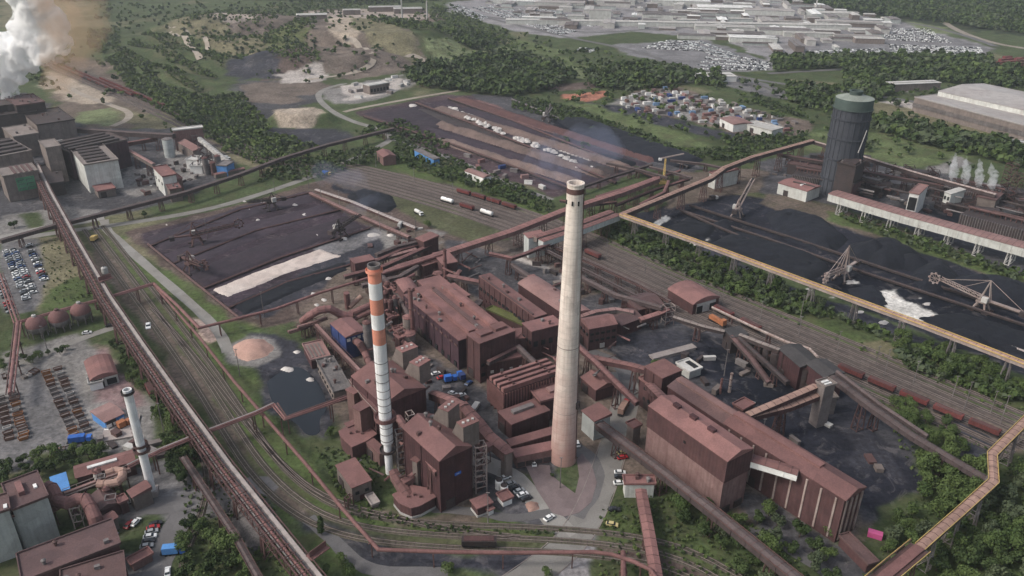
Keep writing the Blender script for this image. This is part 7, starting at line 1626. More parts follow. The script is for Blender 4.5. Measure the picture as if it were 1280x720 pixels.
def put(k, p, rz, label, cat, group=None, s=1.0):
    t, used = PROTO[k]; o = t if not used else copy_tree(t); PROTO[k][1] = True; o.location = p; o.rotation_euler = (0, 0, rz); o.scale = (s, s, s); tag(o, label, cat, group); return o
def row(p0, p1, n, cols, where, grp, da=0.0, gap=.1):
    a, b = G(*p0), G(*p1); h = math.atan2(b.y - a.y, b.x - a.x) + math.pi / 2 + da
    for i in range(n):
        if rs.random() < gap: continue
        c = rs.choice(cols); p = lerp(a, b, (i + .5) / n); put('car_' + c, (p.x + rs.uniform(-.2, .2), p.y + rs.uniform(-.2, .2), .08), h + rs.uniform(-.05, .05) + (math.pi if rs.random() < .5 else 0), c + ' car parked ' + where, 'car', grp)
mixc = ['white', 'white', 'silver', 'silver', 'black', 'white', 'silver', 'black', 'white', 'black', 'white', 'blue', 'silver', 'red']
row((8, 314), (34, 376), 22, mixc, 'in the outer row of the car park by the spherical tanks', 'cars in the car park near the spherical tanks')
row((17, 312), (42, 368), 22, mixc, 'in the middle row of the car park by the spherical tanks', 'cars in the car park near the spherical tanks')
row((36, 306), (56, 352), 17, mixc, 'in the inner row of the car park by the spherical tanks', 'cars in the car park near the spherical tanks')
row((0, 470 - 120), (14, 392), 12, ['silver', 'black', 'red'], 'at the edge of the picture by the pipe rack', 'cars at the picture edge')
ONE = [(162, 657, 'red', 1.3, 'beside a white car before the filter yard'), (170, 654, 'white', 1.3, 'beside a red car before the filter yard'), (195, 656, 'black', .5, 'first of the short row opposite the filter yard'), (192, 661, 'red', .4, 'second of the short row opposite the filter yard'), (190, 666, 'silver', .4, 'third of the short row opposite the filter yard'), (188, 672, 'white', .3, 'fourth of the short row opposite the filter yard'), (186, 678, 'black', .3, 'fifth of the short row opposite the filter yard'), (184, 684, 'silver', .3, 'last of the short row opposite the filter yard'), (210, 716, 'white', 1.9, 'by the road at the bottom edge'), (140, 671, 'silver', 1.0, 'beside the brown hall porch'), (168, 627, 'silver', .5, 'under the dust filter'),
 (632, 598, 'white', .5, 'farthest beside the white tanks'), (638, 606, 'silver', .5, 'second in the row beside the white tanks'), (644, 611, 'black', .5, 'third in the row beside the white tanks'), (649, 615, 'silver', .5, 'fourth in the row beside the white tanks'), (653.5, 619.5, 'white', .5, 'fifth in the row beside the white tanks'), (658, 624, 'black', .5, 'nearest in the row beside the white tanks'), (686.5, 648.5, 'white', .7, 'on the verge by the orange gravel heap'), (667, 580, 'white', 1.7, 'on the reddish forecourt by the flue hall'), (721.5, 556, 'white', 1.7, 'close behind the tall chimney base'),
 (775, 592, 'white', 0, 'beside the plant road below the slanting conveyor'), (775, 597, 'black', 0, 'between two white cars beside the plant road'), (774, 605, 'white', .1, 'nearest the small pinkish box by the plant road'), (778, 567, 'yellow', .3, 'beside a red car on the plant road verge'), (778, 573, 'red', .3, 'beside the yellow car on the plant road verge'), (768, 638, 'black', 0, 'alone on the verge of the lower road'), (765, 657, 'yellow', -.2, 'alone on the grass beside the lower road'),
 (545, 468, 'white', .5, 'beside the hood of the first filter building'), (566, 493, 'white', -.5, 'left of two white cars between the filter building and sinter hall'), (577, 495, 'white', .5, 'right of two white cars between the filter building and sinter hall'), (552, 473, 'red', .5, 'among the vans beside the sinter hall'), (586, 480, 'blue', 1.0, 'behind the blue vans beside the sinter hall'), (109, 417, 'white', .35, 'driving past the spherical tanks'), (138, 408, 'black', .35, 'driving under the pipe bridge'), (20, 431, 'black', .3, 'near the first spherical tank'), (136, 535, 'white', 1.6, 'on the apron of the blue fronted workshop'), (855, 505, 'white', .2, 'in the black yard by the cream tank')]
for x, y, c, a, w_ in ONE: put('car_' + c, G(x, y, .08), a, c + ' car ' + w_, 'car')
put('car_white', G(185.7, 409, 11.6), R(-68), 'white van driving on the deck of the pipe bridge', 'van', s=1.25)
# far car parks: nearest cars one by one, the rest as stuff
def lot_positions(corners, nr, nc, skip):
    A, B, C_2, D = [G(*p) for p in corners]; out = []
    if nc > 20: nc = int((B - A).length / 2.75); nr = max(2, int(((C_2 + D) / 2 - (A + B) / 2).length / 8.6))
    for i in range(nr):
        for j in range(nc):
            if rs.random() < skip: continue
            u, v = (i + .5 + (.27 if i % 2 else -.27)) / nr, (j + .5) / nc; p = lerp(lerp(A, B, v), lerp(D, C_2, v), u); out.append((p.x, p.y))
    d = B - A; return out, math.atan2(d.y, d.x)
for x, y in lot_positions([(1244, 186), (1300, 196), (1300, 178), (1262, 176)], 6, 16, .15)[0]: put('car_' + rs.choice(['white', 'white', 'silver']), (x, y, .05), rs.uniform(1.2, 1.4), 'pale car in the car park beyond the coke works at the picture edge', 'car', 'cars in the edge car park', s=1.1)
LOTS = [([(866, 87), (958, 88), (968, 80), (890, 64)], 14, 66, .08), ([(800, 60), (866, 64), (880, 52), (835, 50)], 12, 34, .3), ([(845, 56), (905, 72), (925, 70), (880, 51)], 8, 44, .2), ([(1000, 73), (1110, 71), (1104, 60), (1010, 64)], 10, 62, .2), ([(1115, 70), (1232, 72), (1226, 60), (1110, 56)], 10, 66, .15), ([(1108, 50), (1190, 54), (1160, 36), (1090, 36)], 14, 56, .25),
        ([(590, 10), (700, 44), (720, 40), (620, 6)], 9, 110, .2), ([(648, 12), (740, 34), (760, 31), (680, 10)], 9, 90, .25), ([(560, 10), (600, 26), (610, 22), (575, 6)], 6, 40, .3), ([(720, 64), (740, 66), (745, 62), (725, 60)], 4, 12, .2)]
mb = MB()
for cs_, nr, nc, sk in LOTS:
    P, h = lot_positions(cs_, nr, nc, sk)
    for x, y in P: mb.box((x, y, .7), (4.2, 1.75, 1.0), h + 1.4, rs.choice([0, 0, 0, 1, 1, 2, 2])); mb.box((x, y, 1.3), (2.2, 1.6, .25), h + 1.4, rs.choice([0, 2, 2]))
tag(mb.build('new_cars', ['car_white', 'car_silver', 'car_black']), 'endless rows of pale new cars on the far car plant lots', 'cars', None, 'stuff')
# lorries, vans, machines
def lorry(px, py, rz, label, cab, box, L_=7.0, z=.08, cat='lorry', tank=False):
    t = empty(cat if cat != 'lorry' else 'lorry', G(px, py, z), rz); tag(t, label, cat)
    MB().box((-.6, 0, .75), (L_ + 2, 2.0, .35)).build('chassis', 'black', t)
    if tank: MB().tube([(-L_ / 2 - .5, 0, 2.1), (L_ / 2 - .8, 0, 2.1)], 1.2, 14).build('tank', box, t)
    else: MB().box((-.7, 0, 2.2), (L_, 2.5, 2.5)).build('box_body', box, t)
    m = MB(); m.box((L_ / 2 + .75, 0, 1.75), (1.9, 2.4, 2.0)); m.build('cab', cab, t); MB().box((L_ / 2 + 1.55, 0, 2.15), (.5, 2.1, .8)).build('windscreen', 'glass', t)
    for x in (-L_ / 2 + .4, -L_ / 2 + 1.7, L_ / 2 + .6):
        for y in (-1.0, 1.0): MB().tube([(x, y - .18, .5), (x, y + .18, .5)], .5, 12).build('wheel', 'black', t)
lorry(779, 513, 1.15, 'red lorry driving up the plant road behind the pale transfer house', 'red', 'pipe_pink', 7.5)
lorry(562, 477, .35, 'bright blue van with box body beside the sinter hall', 'blue', 'blue', 3.2)
lorry(577, 474, 2.0, 'second blue van behind the bright blue one', 'blue', 'wall_blue', 3.0)
lorry(217, 692, .15, 'blue lorry parked on the road verge near the narrow conveyor', 'blue', 'blue_light', 5)
lorry(100, 553, .25, 'blue lorry standing at the edge of the skip yard', 'blue', 'blue', 6)
lorry(282, 200, -.4, 'white lorry driving through the slag plant yard', 'white', 'white', 6); lorry(523, 268, -.9, 'white tank lorry parked beside the rails', 'white', 'white', 6, tank=True)
lorry(118, 301, 1.6, 'yellow tracked loader standing under the brown belt bridge', 'yellow', 'yellow', 3.5, cat='loader'); lorry(408, 219, -.5, 'yellow and blue digger at the end of the ore yard', 'yellow', 'blue', 4.5, cat='loader'); lorry(155, 534, .9, 'orange loader on the workshop apron', 'orange', 'orange', 3, cat='loader'); lorry(891, 250, .4, 'small pale loader in the coal yard', 'pale_grey', 'steel_dark', 4, cat='loader')
def wagon_proto(k, m, kind):
    t = empty('hopper_wagon' if kind == 'hop' else ('tank_wagon' if kind == 'tank' else 'locomotive'), (0, 0, -500))
    MB().box((0, 0, 1.05), (11.4, 2.3, .4)).build('underframe', 'black', t)
    for x in (-4.2, 4.2): MB().box((x, 0, .6), (2.6, 2.0, .8)).build('bogie', 'steel_dark', t)
    b = MB()
    if kind == 'hop':
        b.prism([Vector((-5.9, -1.4, 0)), Vector((5.9, -1.4, 0)), Vector((5.9, 1.4, 0)), Vector((-5.9, 1.4, 0))], 1.5, 3.4)
        for i in range(10):
            for y in (-1.45, 1.45): b.box((-5.2 + i * 1.155, y, 2.45), (.16, .16, 1.9))
        b.build('body', m, t); MB().box((0, 0, 3.5), (10.2, 2.3, .3)).build('load', 'ore_red', t)
    elif kind == 'tank': b.tube([(-5.4, 0, 2.5), (-5.0, 0, 2.5), (5.0, 0, 2.5), (5.4, 0, 2.5)], [.6, 1.35, 1.35, .6], 16); b.build('tank', m, t); MB().lathe((0, 0, 3.7), [(.5, 0), (.5, .5)], 10, capt=True).build('manhole', 'steel_grey', t)
    else: b.box((-1, 0, 2.2), (8.0, 2.3, 2.0)); b.box((4, 0, 2.7), (2.4, 2.7, 3.0)); b.build('body', m, t)
    PROTO[k] = [t, False]
wagon_proto('w_rust', 'wagon_rust', 'hop'); wagon_proto('w_red', 'wagon_red', 'hop'); wagon_proto('w_tank', 'white', 'tank'); wagon_proto('w_loco', 'orange', 'loco'); wagon_proto('w_dark', 'steel_dark', 'hop')
def train(Q, p0, p1, kinds, label, grp, cat='wagon'):
    a, b = G(*p0), G(*p1); pts = [q for q in Q if min(a.x, b.x) - 8 < q.x < max(a.x, b.x) + 8]
    if len(pts) < 2: pts = [a, b]
    L_ = sum((pts[i + 1] - pts[i]).length for i in range(len(pts) - 1)); i = 0
    for (p, d) in along(pts, 12.4):
        k = kinds[i % len(kinds)]; i += 1; put(k, (p.x, p.y, .45), math.atan2(d.y, d.x), label, cat, grp)
train(TR2[0], (118, 104), (211, 141), ['w_red', 'w_rust'], 'reddish ore wagon in the long train beside the terraced scrub', 'long ore train by the terraced hill'); train(TR2[1], (70, 82), (166, 130), ['w_rust'], 'dark ore wagon in the second train by the slag ground', 'second ore train by the slag ground'); train(TR2[2], (60, 84), (150, 122), ['w_dark', 'w_rust'], 'dark ore wagon in the third train by the slag ground', 'third ore train by the slag ground')
train(TR1[1], (580, 250), (650, 280), ['w_red', 'w_rust'], 'red hopper wagon in the short train behind the broad red gallery', 'red train behind the broad gallery'); train(TR1[5], (552, 270), (566, 276), ['w_tank'], 'white tank wagon at the head of the mixed train', None); train(TR1[5], (570, 278), (586, 284), ['w_red'], 'red wagon between the white tank wagons', 'red wagons among tank wagons'); train(TR1[5], (590, 285), (616, 296), ['w_tank'], 'white tank wagon of the pair beyond the broad red gallery', 'pair of white tank wagons')
train(TR1[5], (730, 312), (748, 320), ['w_rust'], 'rust wagon standing beside the tall chimney top', 'rust wagons by the hedge'); train([], (888, 386), (955, 420), ['w_red', 'w_rust'], 'rust red wagon leaving the wagon shed', 'wagons in front of the wagon shed'); train([], (1044, 462), (1252, 550), ['w_rust', 'w_rust', 'w_red'], 'rust red hopper wagon in the long train on the right', 'long hopper train on the right'); train([], (890, 402), (902, 409), ['w_loco'], 'orange shunting locomotive below the wagon shed', None, 'locomotive')
train([], (196, 507), (182, 478), ['w_rust'], 'rust wagon standing among weeds west of the pipe bridge', 'wagons west of the pipe bridge'); train([], (590, 684), (608, 684), ['w_dark'], 'dark wagon on the bottom tracks behind the long red pipe', None)
# skips and containers
def skip_proto(k, m, s):
    t = empty('skip_container', (0, 0, -500)); b = MB(); x, y, z = s; b.prism([Vector((-x * .42, -y * .5, 0)), Vector((x * .42, -y * .5, 0)), Vector((x * .42, y * .5, 0)), Vector((-x * .42, y * .5, 0))], 0, .2)
    vs = [(sx * x * (.42 if q == 0 else .5), sy * y * .5, z * q) for q in (0, 1) for sx, sy in ((-1, -1), (1, -1), (1, 1), (-1, 1))]; b.add(vs, [(0, 1, 5, 4), (1, 2, 6, 5), (2, 3, 7, 6), (3, 0, 4, 7)])
    for i in (-1, 1): b.box((0, i * y * .5, z), (x, .18, .18)); b.box((i * x * .5, 0, z), (.18, y, .18))
    b.build('shell', m, t); MB().box((0, 0, z * .66), (x * .86, y * .88, .3)).build('load', rs.choice(['rubble', 'ore_red', 'container_grey']), t); PROTO[k] = [t, False]
for k, m, s in [('s_o', 'container_orange', (4.6, 2.1, 1.6)), ('s_g', 'container_grey', (4.2, 2.1, 1.5)), ('s_r', 'container_rust', (4.6, 2.1, 1.6)), ('s_p', 'pale_grey', (3.6, 2.0, 1.3))]: skip_proto(k, m, s)
SK = {'s_o': 'orange', 's_g': 'grey', 's_r': 'rusty', 's_p': 'pale'}
for a, b, n, nc, w_ in [((8, 494), (22, 550), 9, 2, 'in the outer block of the skip yard'), ((22, 488), (40, 550), 9, 1, 'in the outer block of the skip yard, inner rows'), ((64, 462), (102, 545), 15, 2, 'in the long double row of the skip yard'), ((24, 472), (44, 462), 4, 1, 'in the row by the skip yard hedge'), ((2, 470), (16, 466), 3, 1, 'in the row by the skip yard hedge'), ((62, 566), (92, 556), 5, 1, 'near the blue lorry of the skip yard')]:
    A, B = G(*a), G(*b); d = (B - A).normalized(); nr = Vector((-d.y, d.x, 0))
    for i in range(n):
        for j in range(nc):
            k = rs.choice(['s_o', 's_g', 's_r', 's_r', 's_p', 's_g']); p = lerp(A, B, (i + .5) / n) + nr * (j * 4.9 - 2.4); put(k, (p.x + rs.uniform(-.3, .3), p.y, .03), math.atan2(nr.y, nr.x) + rs.uniform(-.1, .1), SK[k] + ' skip container ' + w_, 'skip', 'skip containers in the yard', s=.8)
def cbox(px, py, rz, s, m, label, cat='container', name='shipping_container', grp=None, terrain=False):
    t = empty(name, GT(px, py) if terrain else G(px, py), rz); tag(t, label, cat, grp); MB().box((0, 0, s[2] / 2), s).build('body', m, t); b = MB(); b.box((0, 0, s[2] + .08), (s[0] + .15, s[1] + .15, .15)); b.build('roof', 'pale_grey' if m == 'white' else m, t)
cbox(1093, 671, -.45, (4.6, 2.2, 2.0), 'magenta', 'bright magenta container below the long stock hall'); heap('gravel_heap', 'orange gravel heap beside the parked white car', [(656,630),(664,626),(674,629),(676,637),(662,640)], 1.6, 'sand_orange', cat='gravel heap', res=.6)
rs = random.Random(5); names = [('wall_blue', 'blue'), ('steel_blue', 'light blue'), ('white', 'white'), ('pale_grey', 'pale grey'), ('container_rust', 'rust brown'), ('container_grey', 'grey'), ('white', 'white'), ('roof_pale', 'faded pink'), ('steel_grey', 'dark grey'), ('pale_grey', 'pale grey'), ('container_grey', 'grey'), ('roof_rust', 'brick red')]
for (x, y) in scatter([(770, 128), (800, 116), (830, 111), (900, 127), (1000, 154), (985, 166), (900, 158), (850, 148), (800, 142)], 120, 9, rs):
    m, nm = rs.choice(names); px, py = PJ((x, y, 0)); cbox(px, py, rs.choice([.2, .25, 1.8]), (rs.uniform(4, 9), rs.uniform(2.4, 4), rs.uniform(2, 3.2)), m, nm + ' container or lorry body in the crowded far storage yard', 'container', 'shipping_container', nm + ' containers of the far storage yard')
for (x, y) in scatter([(560, 188), (640, 212), (690, 238), (690, 244), (600, 214)], 10, 12, rs):
    m, nm = rs.choice(names); px, py = PJ((x, y, 0)); cbox(px, py, rs.uniform(0, 3), (6, 2.6, 2.6), m, nm + ' container along the road by the far stockyard', 'container', 'shipping_container', 'containers along the stockyard road')
# far car plant and workshops
def far_hall(px, py, w_, l_, h, rz, wm, rm, label, grp=None, cat='factory building', terrain=False):
    t = empty('factory_building', GT(px, py) if terrain else G(px, py), rz); tag(t, label, cat, grp); MB().box((0, 0, h / 2), (l_, w_, h)).build('wall', wm, t); b = MB(); b.box((0, 0, h + .25), (l_ + 1, w_ + 1, .5)); n = max(1, int(w_ / 18))
    for i in range(n): b.box((0, -w_ / 2 + (i + .5) * w_ / n, h + .9), (l_ * .92, w_ / n * .3, 1.0))
    b.build('roof', rm, t)
FA_ = [(700, 8, 60, 150, 12), (760, 4, 70, 170, 12), (850, 6, 80, 180, 14), (830, 26, 40, 120, 16), (750, 24, 25, 60, 22), (720, 27, 20, 45, 14), (905, 14, 60, 160, 12), (980, 42, 50, 130, 10), (1060, 32, 30, 170, 10), (1010, 46, 24, 120, 9), (940, 52, 40, 110, 10), (870, 48, 30, 90, 8), (960, 18, 50, 140, 12), (1040, 20, 40, 120, 9), (640, 4, 40, 130, 9), (965, 53, 14, 30, 10), (1070, 49, 24, 110, 8), (905, 38, 40, 150, 10)]
for i, (x, y, w_, l_, h) in enumerate(FA_): far_hall(x, y, w_ * .6, l_ * .62, h * .7, R(-8), 'wall_white', ['roof_grey', 'pale_grey', 'white', 'steel_grey'][i % 4], 'large pale flat roofed hall of the distant car plant', 'halls of the distant car plant')
for (x, y) in scatter([(600, 2), (960, -2), (1120, 26), (1080, 60), (960, 64), (820, 36), (700, 36)], 170, 30, rs):
    px, py = PJ((x, y, 0)); far_hall(px, py, rs.uniform(6, 20), rs.uniform(10, 60), rs.uniform(3, 8), R(rs.choice([-8, 82])), rs.choice(['pale_grey', 'wall_grey', 'wall_taupe']), rs.choice(['pale_grey', 'white', 'roof_grey', 'container_grey', 'steel_grey']), 'small pale building of the distant car plant', 'small buildings of the distant car plant')
far_hall(845, 33, 16, 560, 7, R(-3), 'wall_white', 'pale_grey', 'very long grey blue roofed line building in front of the car plant'); far_hall(885, 100, 24, 60, 6, .1, 'white', 'pale_grey', 'white depot at the curve of the far road')
for x, y, w_, l_ in [(1140, 112, 14, 60), (390, 24, 20, 50), (482, 14, 16, 60), (440, 18, 14, 30), (510, 16, 20, 50)]: far_hall(x, y, w_, l_, 8, .2, 'wall_taupe', 'pale_grey', 'isolated pale shed in the far fields and quarry', 'isolated far sheds', terrain=True)
for x, y, h in [(503, 28, 40), (534, 24, 30), (787, 8, 45), (1020, 10, 20)]: 
    p = GT(x, y); t = empty('far_mast', p); tag(t, 'thin pale mast standing in the distance', 'mast', 'thin far masts'); MB().tube([(0, 0, 0), (0, 0, h)], [1.6, 1.0], 8).build('mast_pole', 'pale_grey', t)
for x, y in [(700, 30 + 2)]: pass
cl = [(1262, 82), (1272, 86), (1282, 84), (1268, 78)]
for (x, y) in scatter([(1246, 76), (1300, 76), (1300, 92), (1250, 90)], 26, 9, rs): px, py = PJ((x, y, 0)); cbox(px, py, .3, (12, 5, 6), 'container_rust' if rs.random() < .4 else 'wagon_red', 'red brown scrap stack at the picture edge beyond the fields', 'scrap stack', 'scrap_stack', 'red scrap stacks beyond the fields')
for (x, y) in scatter([(430, 108), (500, 96), (520, 100), (505, 116), (440, 128)], 16, 9, rs): px, py = PJ((x, y, 0)); cbox(px, py, rs.uniform(0, 3), (8, 3, 3), rs.choice(['white', 'pale_grey', 'steel_grey']), 'pale plant unit in the quarry works yard', 'equipment', 'plant_unit', 'plant units in the quarry yard')
# catenary and lighting masts
def mast(px, py, h, label, grp, arm=True):
    t = empty('lattice_mast', G(px, py)); tag(t, label, 'mast', grp); b = MB(); b.tube([(0, 0, 0), (0, 0, h)], [.22, .13], 6); b.build('pole', 'steel_grey', t)
    MB().box((0, 0, h + .1), (1.3, .35, .2)).build('lamp_head', 'steel_grey', t)
for i in range(17): x = 470 + i * 48; mast(x, 218 + (x - 470) * .40 - 9, 11, 'slim rail mast beside the main tracks', 'masts beside the main tracks')
for i, (x, y) in enumerate([(402, 253), (425, 262), (475, 289), (520, 296), (386, 236), (345, 250), (1250, 530), (1205, 512), (1000, 400), (330, 395), (60, 440), (205, 540), (300, 470), (735, 430), (905, 470), (950, 560), (1105, 470), (700, 610), (610, 655), (260, 300)]): mast(x, y, 14, 'single light mast on the works ground', 'light masts on the works ground')
# loose stock, crates and spoil in the yards
rs = random.Random(77)
for poly, n, where, g_ in [([(860,425),(1000,470),(1080,540),(1120,600),(1000,560),(900,500),(850,470)], 16, 'in the black yard behind the long stock hall', 'stock in the black yard'), ([(640,310),(720,330),(790,400),(740,420),(700,360)], 26, 'on the dusty ground behind the sinter plant', 'stock behind the sinter plant'), ([(440,300),(500,282),(560,292),(545,310),(460,330)], 14, 'beside the pale sand bed of the ore yard', 'stock by the sand bed'), ([(140,212),(190,208),(262,190),(285,205),(200,245),(150,240)], 34, 'in the yard of the slag plant', 'stock in the slag plant'), ([(100,545),(165,545),(215,560),(205,575),(150,560)], 10, 'by the slim white chimney yard', 'stock by the white chimney'), ([(500,430),(560,470),(600,500),(600,560),(560,520)], 20, 'between filter buildings and sinter hall', 'stock beside the sinter hall'), ([(950,215),(1100,235),(1290,290),(1290,300),(1100,250)], 44, 'among the black coke oven batteries', 'stock at the coke works')]:
    for (x, y) in scatter(poly, n, 4, rs):
        px, py = PJ((x, y, 0)); m = rs.choice(['steel_rust', 'steel_dark', 'pale_grey', 'container_grey', 'steel_dark', 'steel_grey', 'wall_taupe', 'steel_rust'])
        cbox(px, py, rs.uniform(0, 3), (rs.uniform(1.5, 6), rs.uniform(1.2, 3), rs.uniform(.6, 3)), m, {'steel_rust': 'rusty', 'steel_dark': 'black', 'pale_grey': 'pale', 'container_grey': 'grey', 'roof_rust': 'red brown', 'steel_grey': 'grey steel', 'wall_taupe': 'taupe'}[m] + ' crate of stock ' + where, 'crate', 'stock_crate', g_)
for x, y, w_, h in [(985, 470, 7, 12), (1000, 482, 6, 11), (965, 460, 6, 10), (1012, 488, 5, 10), (940, 445, 5, 8)]: stair_tower(x, y, w_, 4, h, 'black steel frame under the dark screen houses', m='steel_dark', rz=-.5)['group'] = 'black frames under the screen houses'
for x, y, w_, h in [(1000, 212, 8, 9), (1020, 216, 7, 11), (1110, 226, 6, 14), (1130, 228, 6, 10), (1165, 232, 6, 12), (1210, 245, 6, 10), (985, 208, 5, 14)]: stair_tower(x, y, w_, 5, h, 'dark steel frame among the pipes of the coke works', m='steel_dark', rz=-.3)['group'] = 'dark frames of the coke works'

rs = random.Random(99); CP = [(975, 205), (1040, 196), (1100, 208), (1290, 246), (1300, 292), (1180, 262), (1060, 240), (985, 226)]
for (x, y) in scatter(CP, 34, 9, rs): px, py = PJ((x, y, 0)); stair_tower(px, py, rs.uniform(4, 9), rs.uniform(3, 6), rs.uniform(5, 13), 'dark steel frame among the pipes of the coke works', m='steel_dark', rz=-.3)['group'] = 'dark frames of the coke works'
for (x, y) in scatter(CP, 60, 6, rs):
    px, py = PJ((x, y, 0)); z = rs.uniform(4, 11); q = rs.uniform(12, 40); pipe('process_pipe', 'sooty pipe run above the coke works', [(px, py, z), (px + q, py + q * .24, z), (px + q, py + q * .24, 1)], z, r=rs.uniform(.35, .9), m=rs.choice(['steel_dark', 'steel_grey', 'steel_rust', 'steel_dark']), legs=False, flange=8, n=7, group='pipe runs of the coke works')
for (x, y) in scatter(CP, 22, 12, rs): px, py = PJ((x, y, 0)); cbox(px, py, -.25, (rs.uniform(8, 20), rs.uniform(5, 9), rs.uniform(4, 9)), rs.choice(['steel_dark', 'steel_grey', 'coal_roof', 'steel_dark']), 'dark low plant block in the coke works', 'plant block', 'plant_block', 'plant blocks of the coke works')
# =============== STEAM, DUST, HAZE ===============
def smoke_mat(name, col, dens, scale, thr, aniso=.2, warp=.6):
    m = bpy.data.materials.new(name); m.use_nodes = True; nt = m.node_tree; nt.nodes.clear(); L = nt.links.new
    out = nn(nt, 'ShaderNodeOutputMaterial'); v = nn(nt, 'ShaderNodeVolumePrincipled'); v.inputs['Color'].default_value = rgba(col); v.inputs['Anisotropy'].default_value = aniso
    tc = nn(nt, 'ShaderNodeTexCoord'); geo = nn(nt, 'ShaderNodeNewGeometry')
    n = nn(nt, 'ShaderNodeTexNoise', i_Scale=scale, i_Detail=4.0, i_Roughness=.6); n.inputs['Distortion'].default_value = warp; L(geo.outputs['Position'], n.inputs['Vector'])
    at = nn(nt, 'ShaderNodeMapRange', i_1=thr, i_2=thr + .12, i_3=0.0, i_4=dens); L(n.outputs[0], at.inputs[0]); L(at.outputs[0], v.inputs['Density']); L(v.outputs[0], out.inputs['Volume']); M[name] = m
    m.cycles.volume_step_rate = 1.0
    return m
smoke_mat('steam_white', (.995, .995, .995), .7, .075, .38, aniso=.2); smoke_mat('steam_thin', (.995, .995, .995), .26, .30, .40)
smoke_mat('dust_orange', (.84, .60, .40), .014, .05, .38); smoke_mat('haze_blue', (.60, .68, .95), .0075, .04, .40)
def puffs(name, label, balls, m, cat='steam', disp=.25, vox=2.5, sub=3, kind='stuff'):
    """balls: (px, py, z, radius): lumps of vapour at real heights above the works, all at one distance y"""
    mb = bmesh.new()
    for (c, r, sq) in balls:
        mt = Matrix.Translation(c) @ Matrix.Diagonal((r, r * .9, r * sq, 1)); bmesh.ops.create_icosphere(mb, subdivisions=sub, radius=1, matrix=mt)
    me = bpy.data.meshes.new(name); mb.to_mesh(me); mb.free(); me.materials.append(M[m]); o = bpy.data.objects.new(name, me); COL.objects.link(o)
    rm = o.modifiers.new('join', 'REMESH'); rm.mode = 'VOXEL'; rm.voxel_size = vox
    tx = bpy.data.textures.new(name, 'CLOUDS'); tx.noise_scale = vox * 5; tx.noise_depth = 3
    dm = o.modifiers.new('billow', 'DISPLACE'); dm.texture = tx; dm.texture_coords = 'GLOBAL'; dm.strength = vox * (5.5 if vox > 1 else 2.5); dm.mid_level = .5
    t2 = bpy.data.textures.new(name, 'CLOUDS'); t2.noise_scale = vox * 2; t2.noise_depth = 2; d2 = o.modifiers.new('curl', 'DISPLACE'); d2.texture = t2; d2.texture_coords = 'GLOBAL'; d2.strength = vox * 2; d2.mid_level = .5
    tag(o, label, cat, None, kind); return o
def at_y(px, py, Y):
    d = fwd + rgt * ((px - CX) / F) - upv * ((py - CY) / F); t = Y / d.y
    return CAM + d * t
def plume(name, label, lst, Y, m, vox=2.5, cat='steam'):
    return puffs(name, label, [(at_y(x, y, Y + dy), r, sq) for (x, y, r, dy, sq) in lst], m, cat, vox=vox)
Y0 = G(30, 128, 26).y
plume('steam_plume', 'thick white steam billowing from the blackened furnace hall', [(8, 122, 5, 0, 1), (14, 112, 6, 0, 1), (2, 104, 9, 0, 1), (-14, 92, 14, 0, .9), (14, 84, 12, 3, 1), (32, 76, 11, 0, .9), (50, 68, 11, -3, .9), (68, 58, 9, 0, .9), (40, 52, 14, 2, .9), (18, 62, 12, 0, .9), (56, 38, 14, 4, .9), (30, 34, 13, 0, .9), (44, 16, 15, 0, .9), (64, 20, 11, 0, .9), (40, 0, 17, 0, .9), (28, -16, 18, 0, .9), (-12, 70, 11, 0, .9), (78, 60, 8, 0, .9), (84, 52, 6, 0, .9), (-4, 82, 15, 0, .9), (8, 62, 15, 3, .9), (22, 98, 8, 0, .9), (62, 48, 12, 0, .9), (70, 30, 11, 2, .9)], Y0, 'steam_white', 1.8)
plume('dust_plume', 'thin orange dust cloud rising from the scrap hall', [(64, 138, 6, 0, 1), (64, 124, 9, 0, 1.1), (70, 106, 13, 0, 1.1), (78, 84, 18, 0, 1.1), (88, 58, 24, 0, 1), (92, 30, 28, 0, 1), (84, 0, 30, 0, 1)], G(66, 138, 22).y - 6, 'dust_orange', 3, 'dust')
for i, x in enumerate([1192, 1207, 1224, 1240]):
    yb = 222 + i * 3.6
    plume('steam_wisp', ['first', 'second', 'third', 'fourth'][i] + ' white steam wisp rising from the coke battery, counted from the gas holder', [(x, yb + 1, 2.4, 0, 1.2), (x + .5, yb - 6, 3.4, 0, 1.4), (x + i % 2 * 2, yb - 13, 3.0, 0, 1.6), (x + 1 - i % 2 * 2, yb - 21, 1.9, 0, 2.2), (x + 2 - i, yb - 28, .9, 0, 2.6)], G(x, yb, 12).y, 'steam_thin', .7)
plume('blue_fume', 'thin blue fume drifting over the far stockyard', [(690, 196, 22, 0, .7), (720, 188, 24, 0, .7), (750, 184, 20, 0, .7), (705, 215, 16, -20, .7)], G(710, 205, 20).y, 'haze_blue', 4, 'fume')
plume('blue_fume', 'thin blue fume over the end of the ore yard', [(410, 215, 13, 20, .6), (440, 225, 13, 10, .6), (465, 248, 11, 0, .6), (440, 262, 10, -14, .6)], G(440, 245, 8).y, 'haze_blue', 4, 'fume')
def air():
    mb = MB(); mb.box((0, 1500, 115), (3600, 3100, 232)); m = bpy.data.materials.new('air'); m.use_nodes = True; nt = m.node_tree; nt.nodes.clear()
    out = nn(nt, 'ShaderNodeOutputMaterial'); v = nn(nt, 'ShaderNodeVolumePrincipled'); v.inputs['Color'].default_value = (.80, .86, .93, 1); v.inputs['Density'].default_value = HAZE; v.inputs['Anisotropy'].default_value = .3
    nt.links.new(v.outputs[0], out.inputs['Volume']); M['air'] = m; o = mb.build('haze', 'air'); tag(o, 'faint pale haze in the air over the works', 'haze', None, 'stuff')
HAZE = .00009
air()
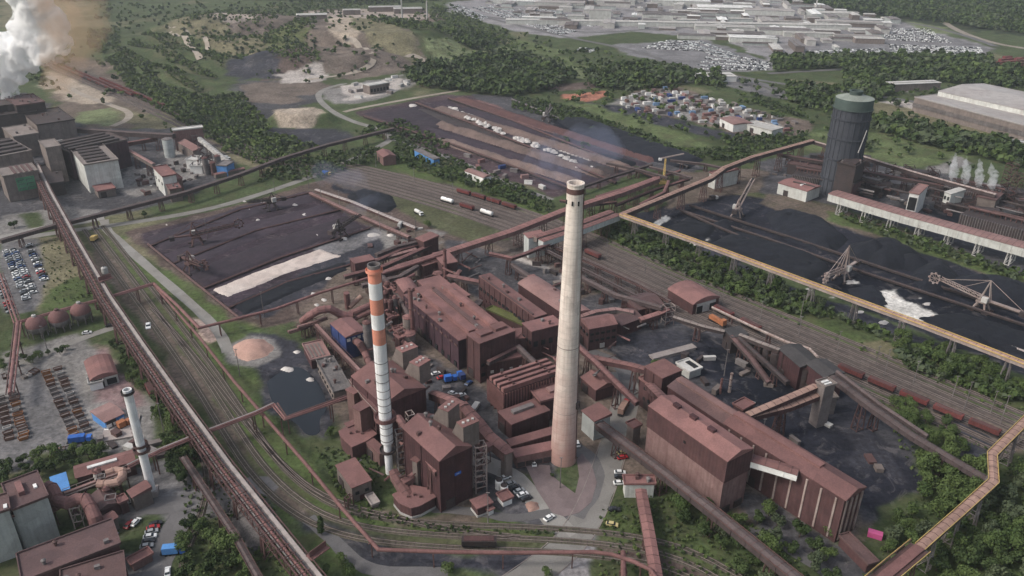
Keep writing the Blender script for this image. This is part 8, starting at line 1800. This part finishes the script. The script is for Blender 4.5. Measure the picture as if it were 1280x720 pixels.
# =============== LIGHT, SKY, CAMERA ===============
w = bpy.data.worlds.new('World'); SC.world = w; w.use_nodes = True; nt = w.node_tree
bg = nt.nodes['Background']; sky = nt.nodes.new('ShaderNodeTexSky'); sky.sky_type = 'NISHITA'; sky.sun_disc = False
SUN_EL, SUN_AZ = R(44), R(-108)      # azimuth from +Y, towards -X: left of the view, a little behind it
sky.sun_elevation = SUN_EL; sky.sun_rotation = SUN_AZ; sky.air_density = 1.3; sky.dust_density = 4.0; sky.ozone_density = 1.0
hs = nt.nodes.new('ShaderNodeHueSaturation'); hs.inputs['Saturation'].default_value = .62
nt.links.new(sky.outputs[0], hs.inputs['Color']); nt.links.new(hs.outputs[0], bg.inputs['Color']); bg.inputs['Strength'].default_value = SKY_S
sl = bpy.data.lights.new('sun', 'SUN'); sl.energy = 1.5; sl.angle = R(12); sl.color = (1, .95, .88)
so = bpy.data.objects.new('sun', sl); COL.objects.link(so)
sd = Vector((math.sin(SUN_AZ) * math.cos(SUN_EL), math.cos(SUN_AZ) * math.cos(SUN_EL), math.sin(SUN_EL)))
so.rotation_euler = (-sd).to_track_quat('-Z', 'Y').to_euler()
cd = bpy.data.cameras.new('camera'); co = bpy.data.objects.new('camera', cd); COL.objects.link(co)
cd.sensor_width = 36; cd.lens = 36 * F / 1280; cd.clip_start = 1; cd.clip_end = 30000
mw = Matrix.Identity(4)
for i in range(3): mw[i][0] = rgt[i]; mw[i][1] = upv[i]; mw[i][2] = -fwd[i]; mw[i][3] = CAM[i]
co.matrix_world = mw; SC.camera = co
SC.view_settings.view_transform = 'Standard'; SC.view_settings.look = 'None'; SC.view_settings.gamma = 1; SC.view_settings.exposure = EXPO
SC.view_settings.use_curve_mapping = False
SC.render.engine = 'CYCLES'; c = SC.cycles
c.max_bounces = 28; c.diffuse_bounces = 3; c.glossy_bounces = 2; c.transmission_bounces = 2; c.volume_bounces = 26; c.transparent_max_bounces = 8
c.use_adaptive_sampling = True; c.adaptive_threshold = .02
try:
    c.use_denoising = True; c.denoiser = 'OPENIMAGEDENOISE'
except Exception: pass
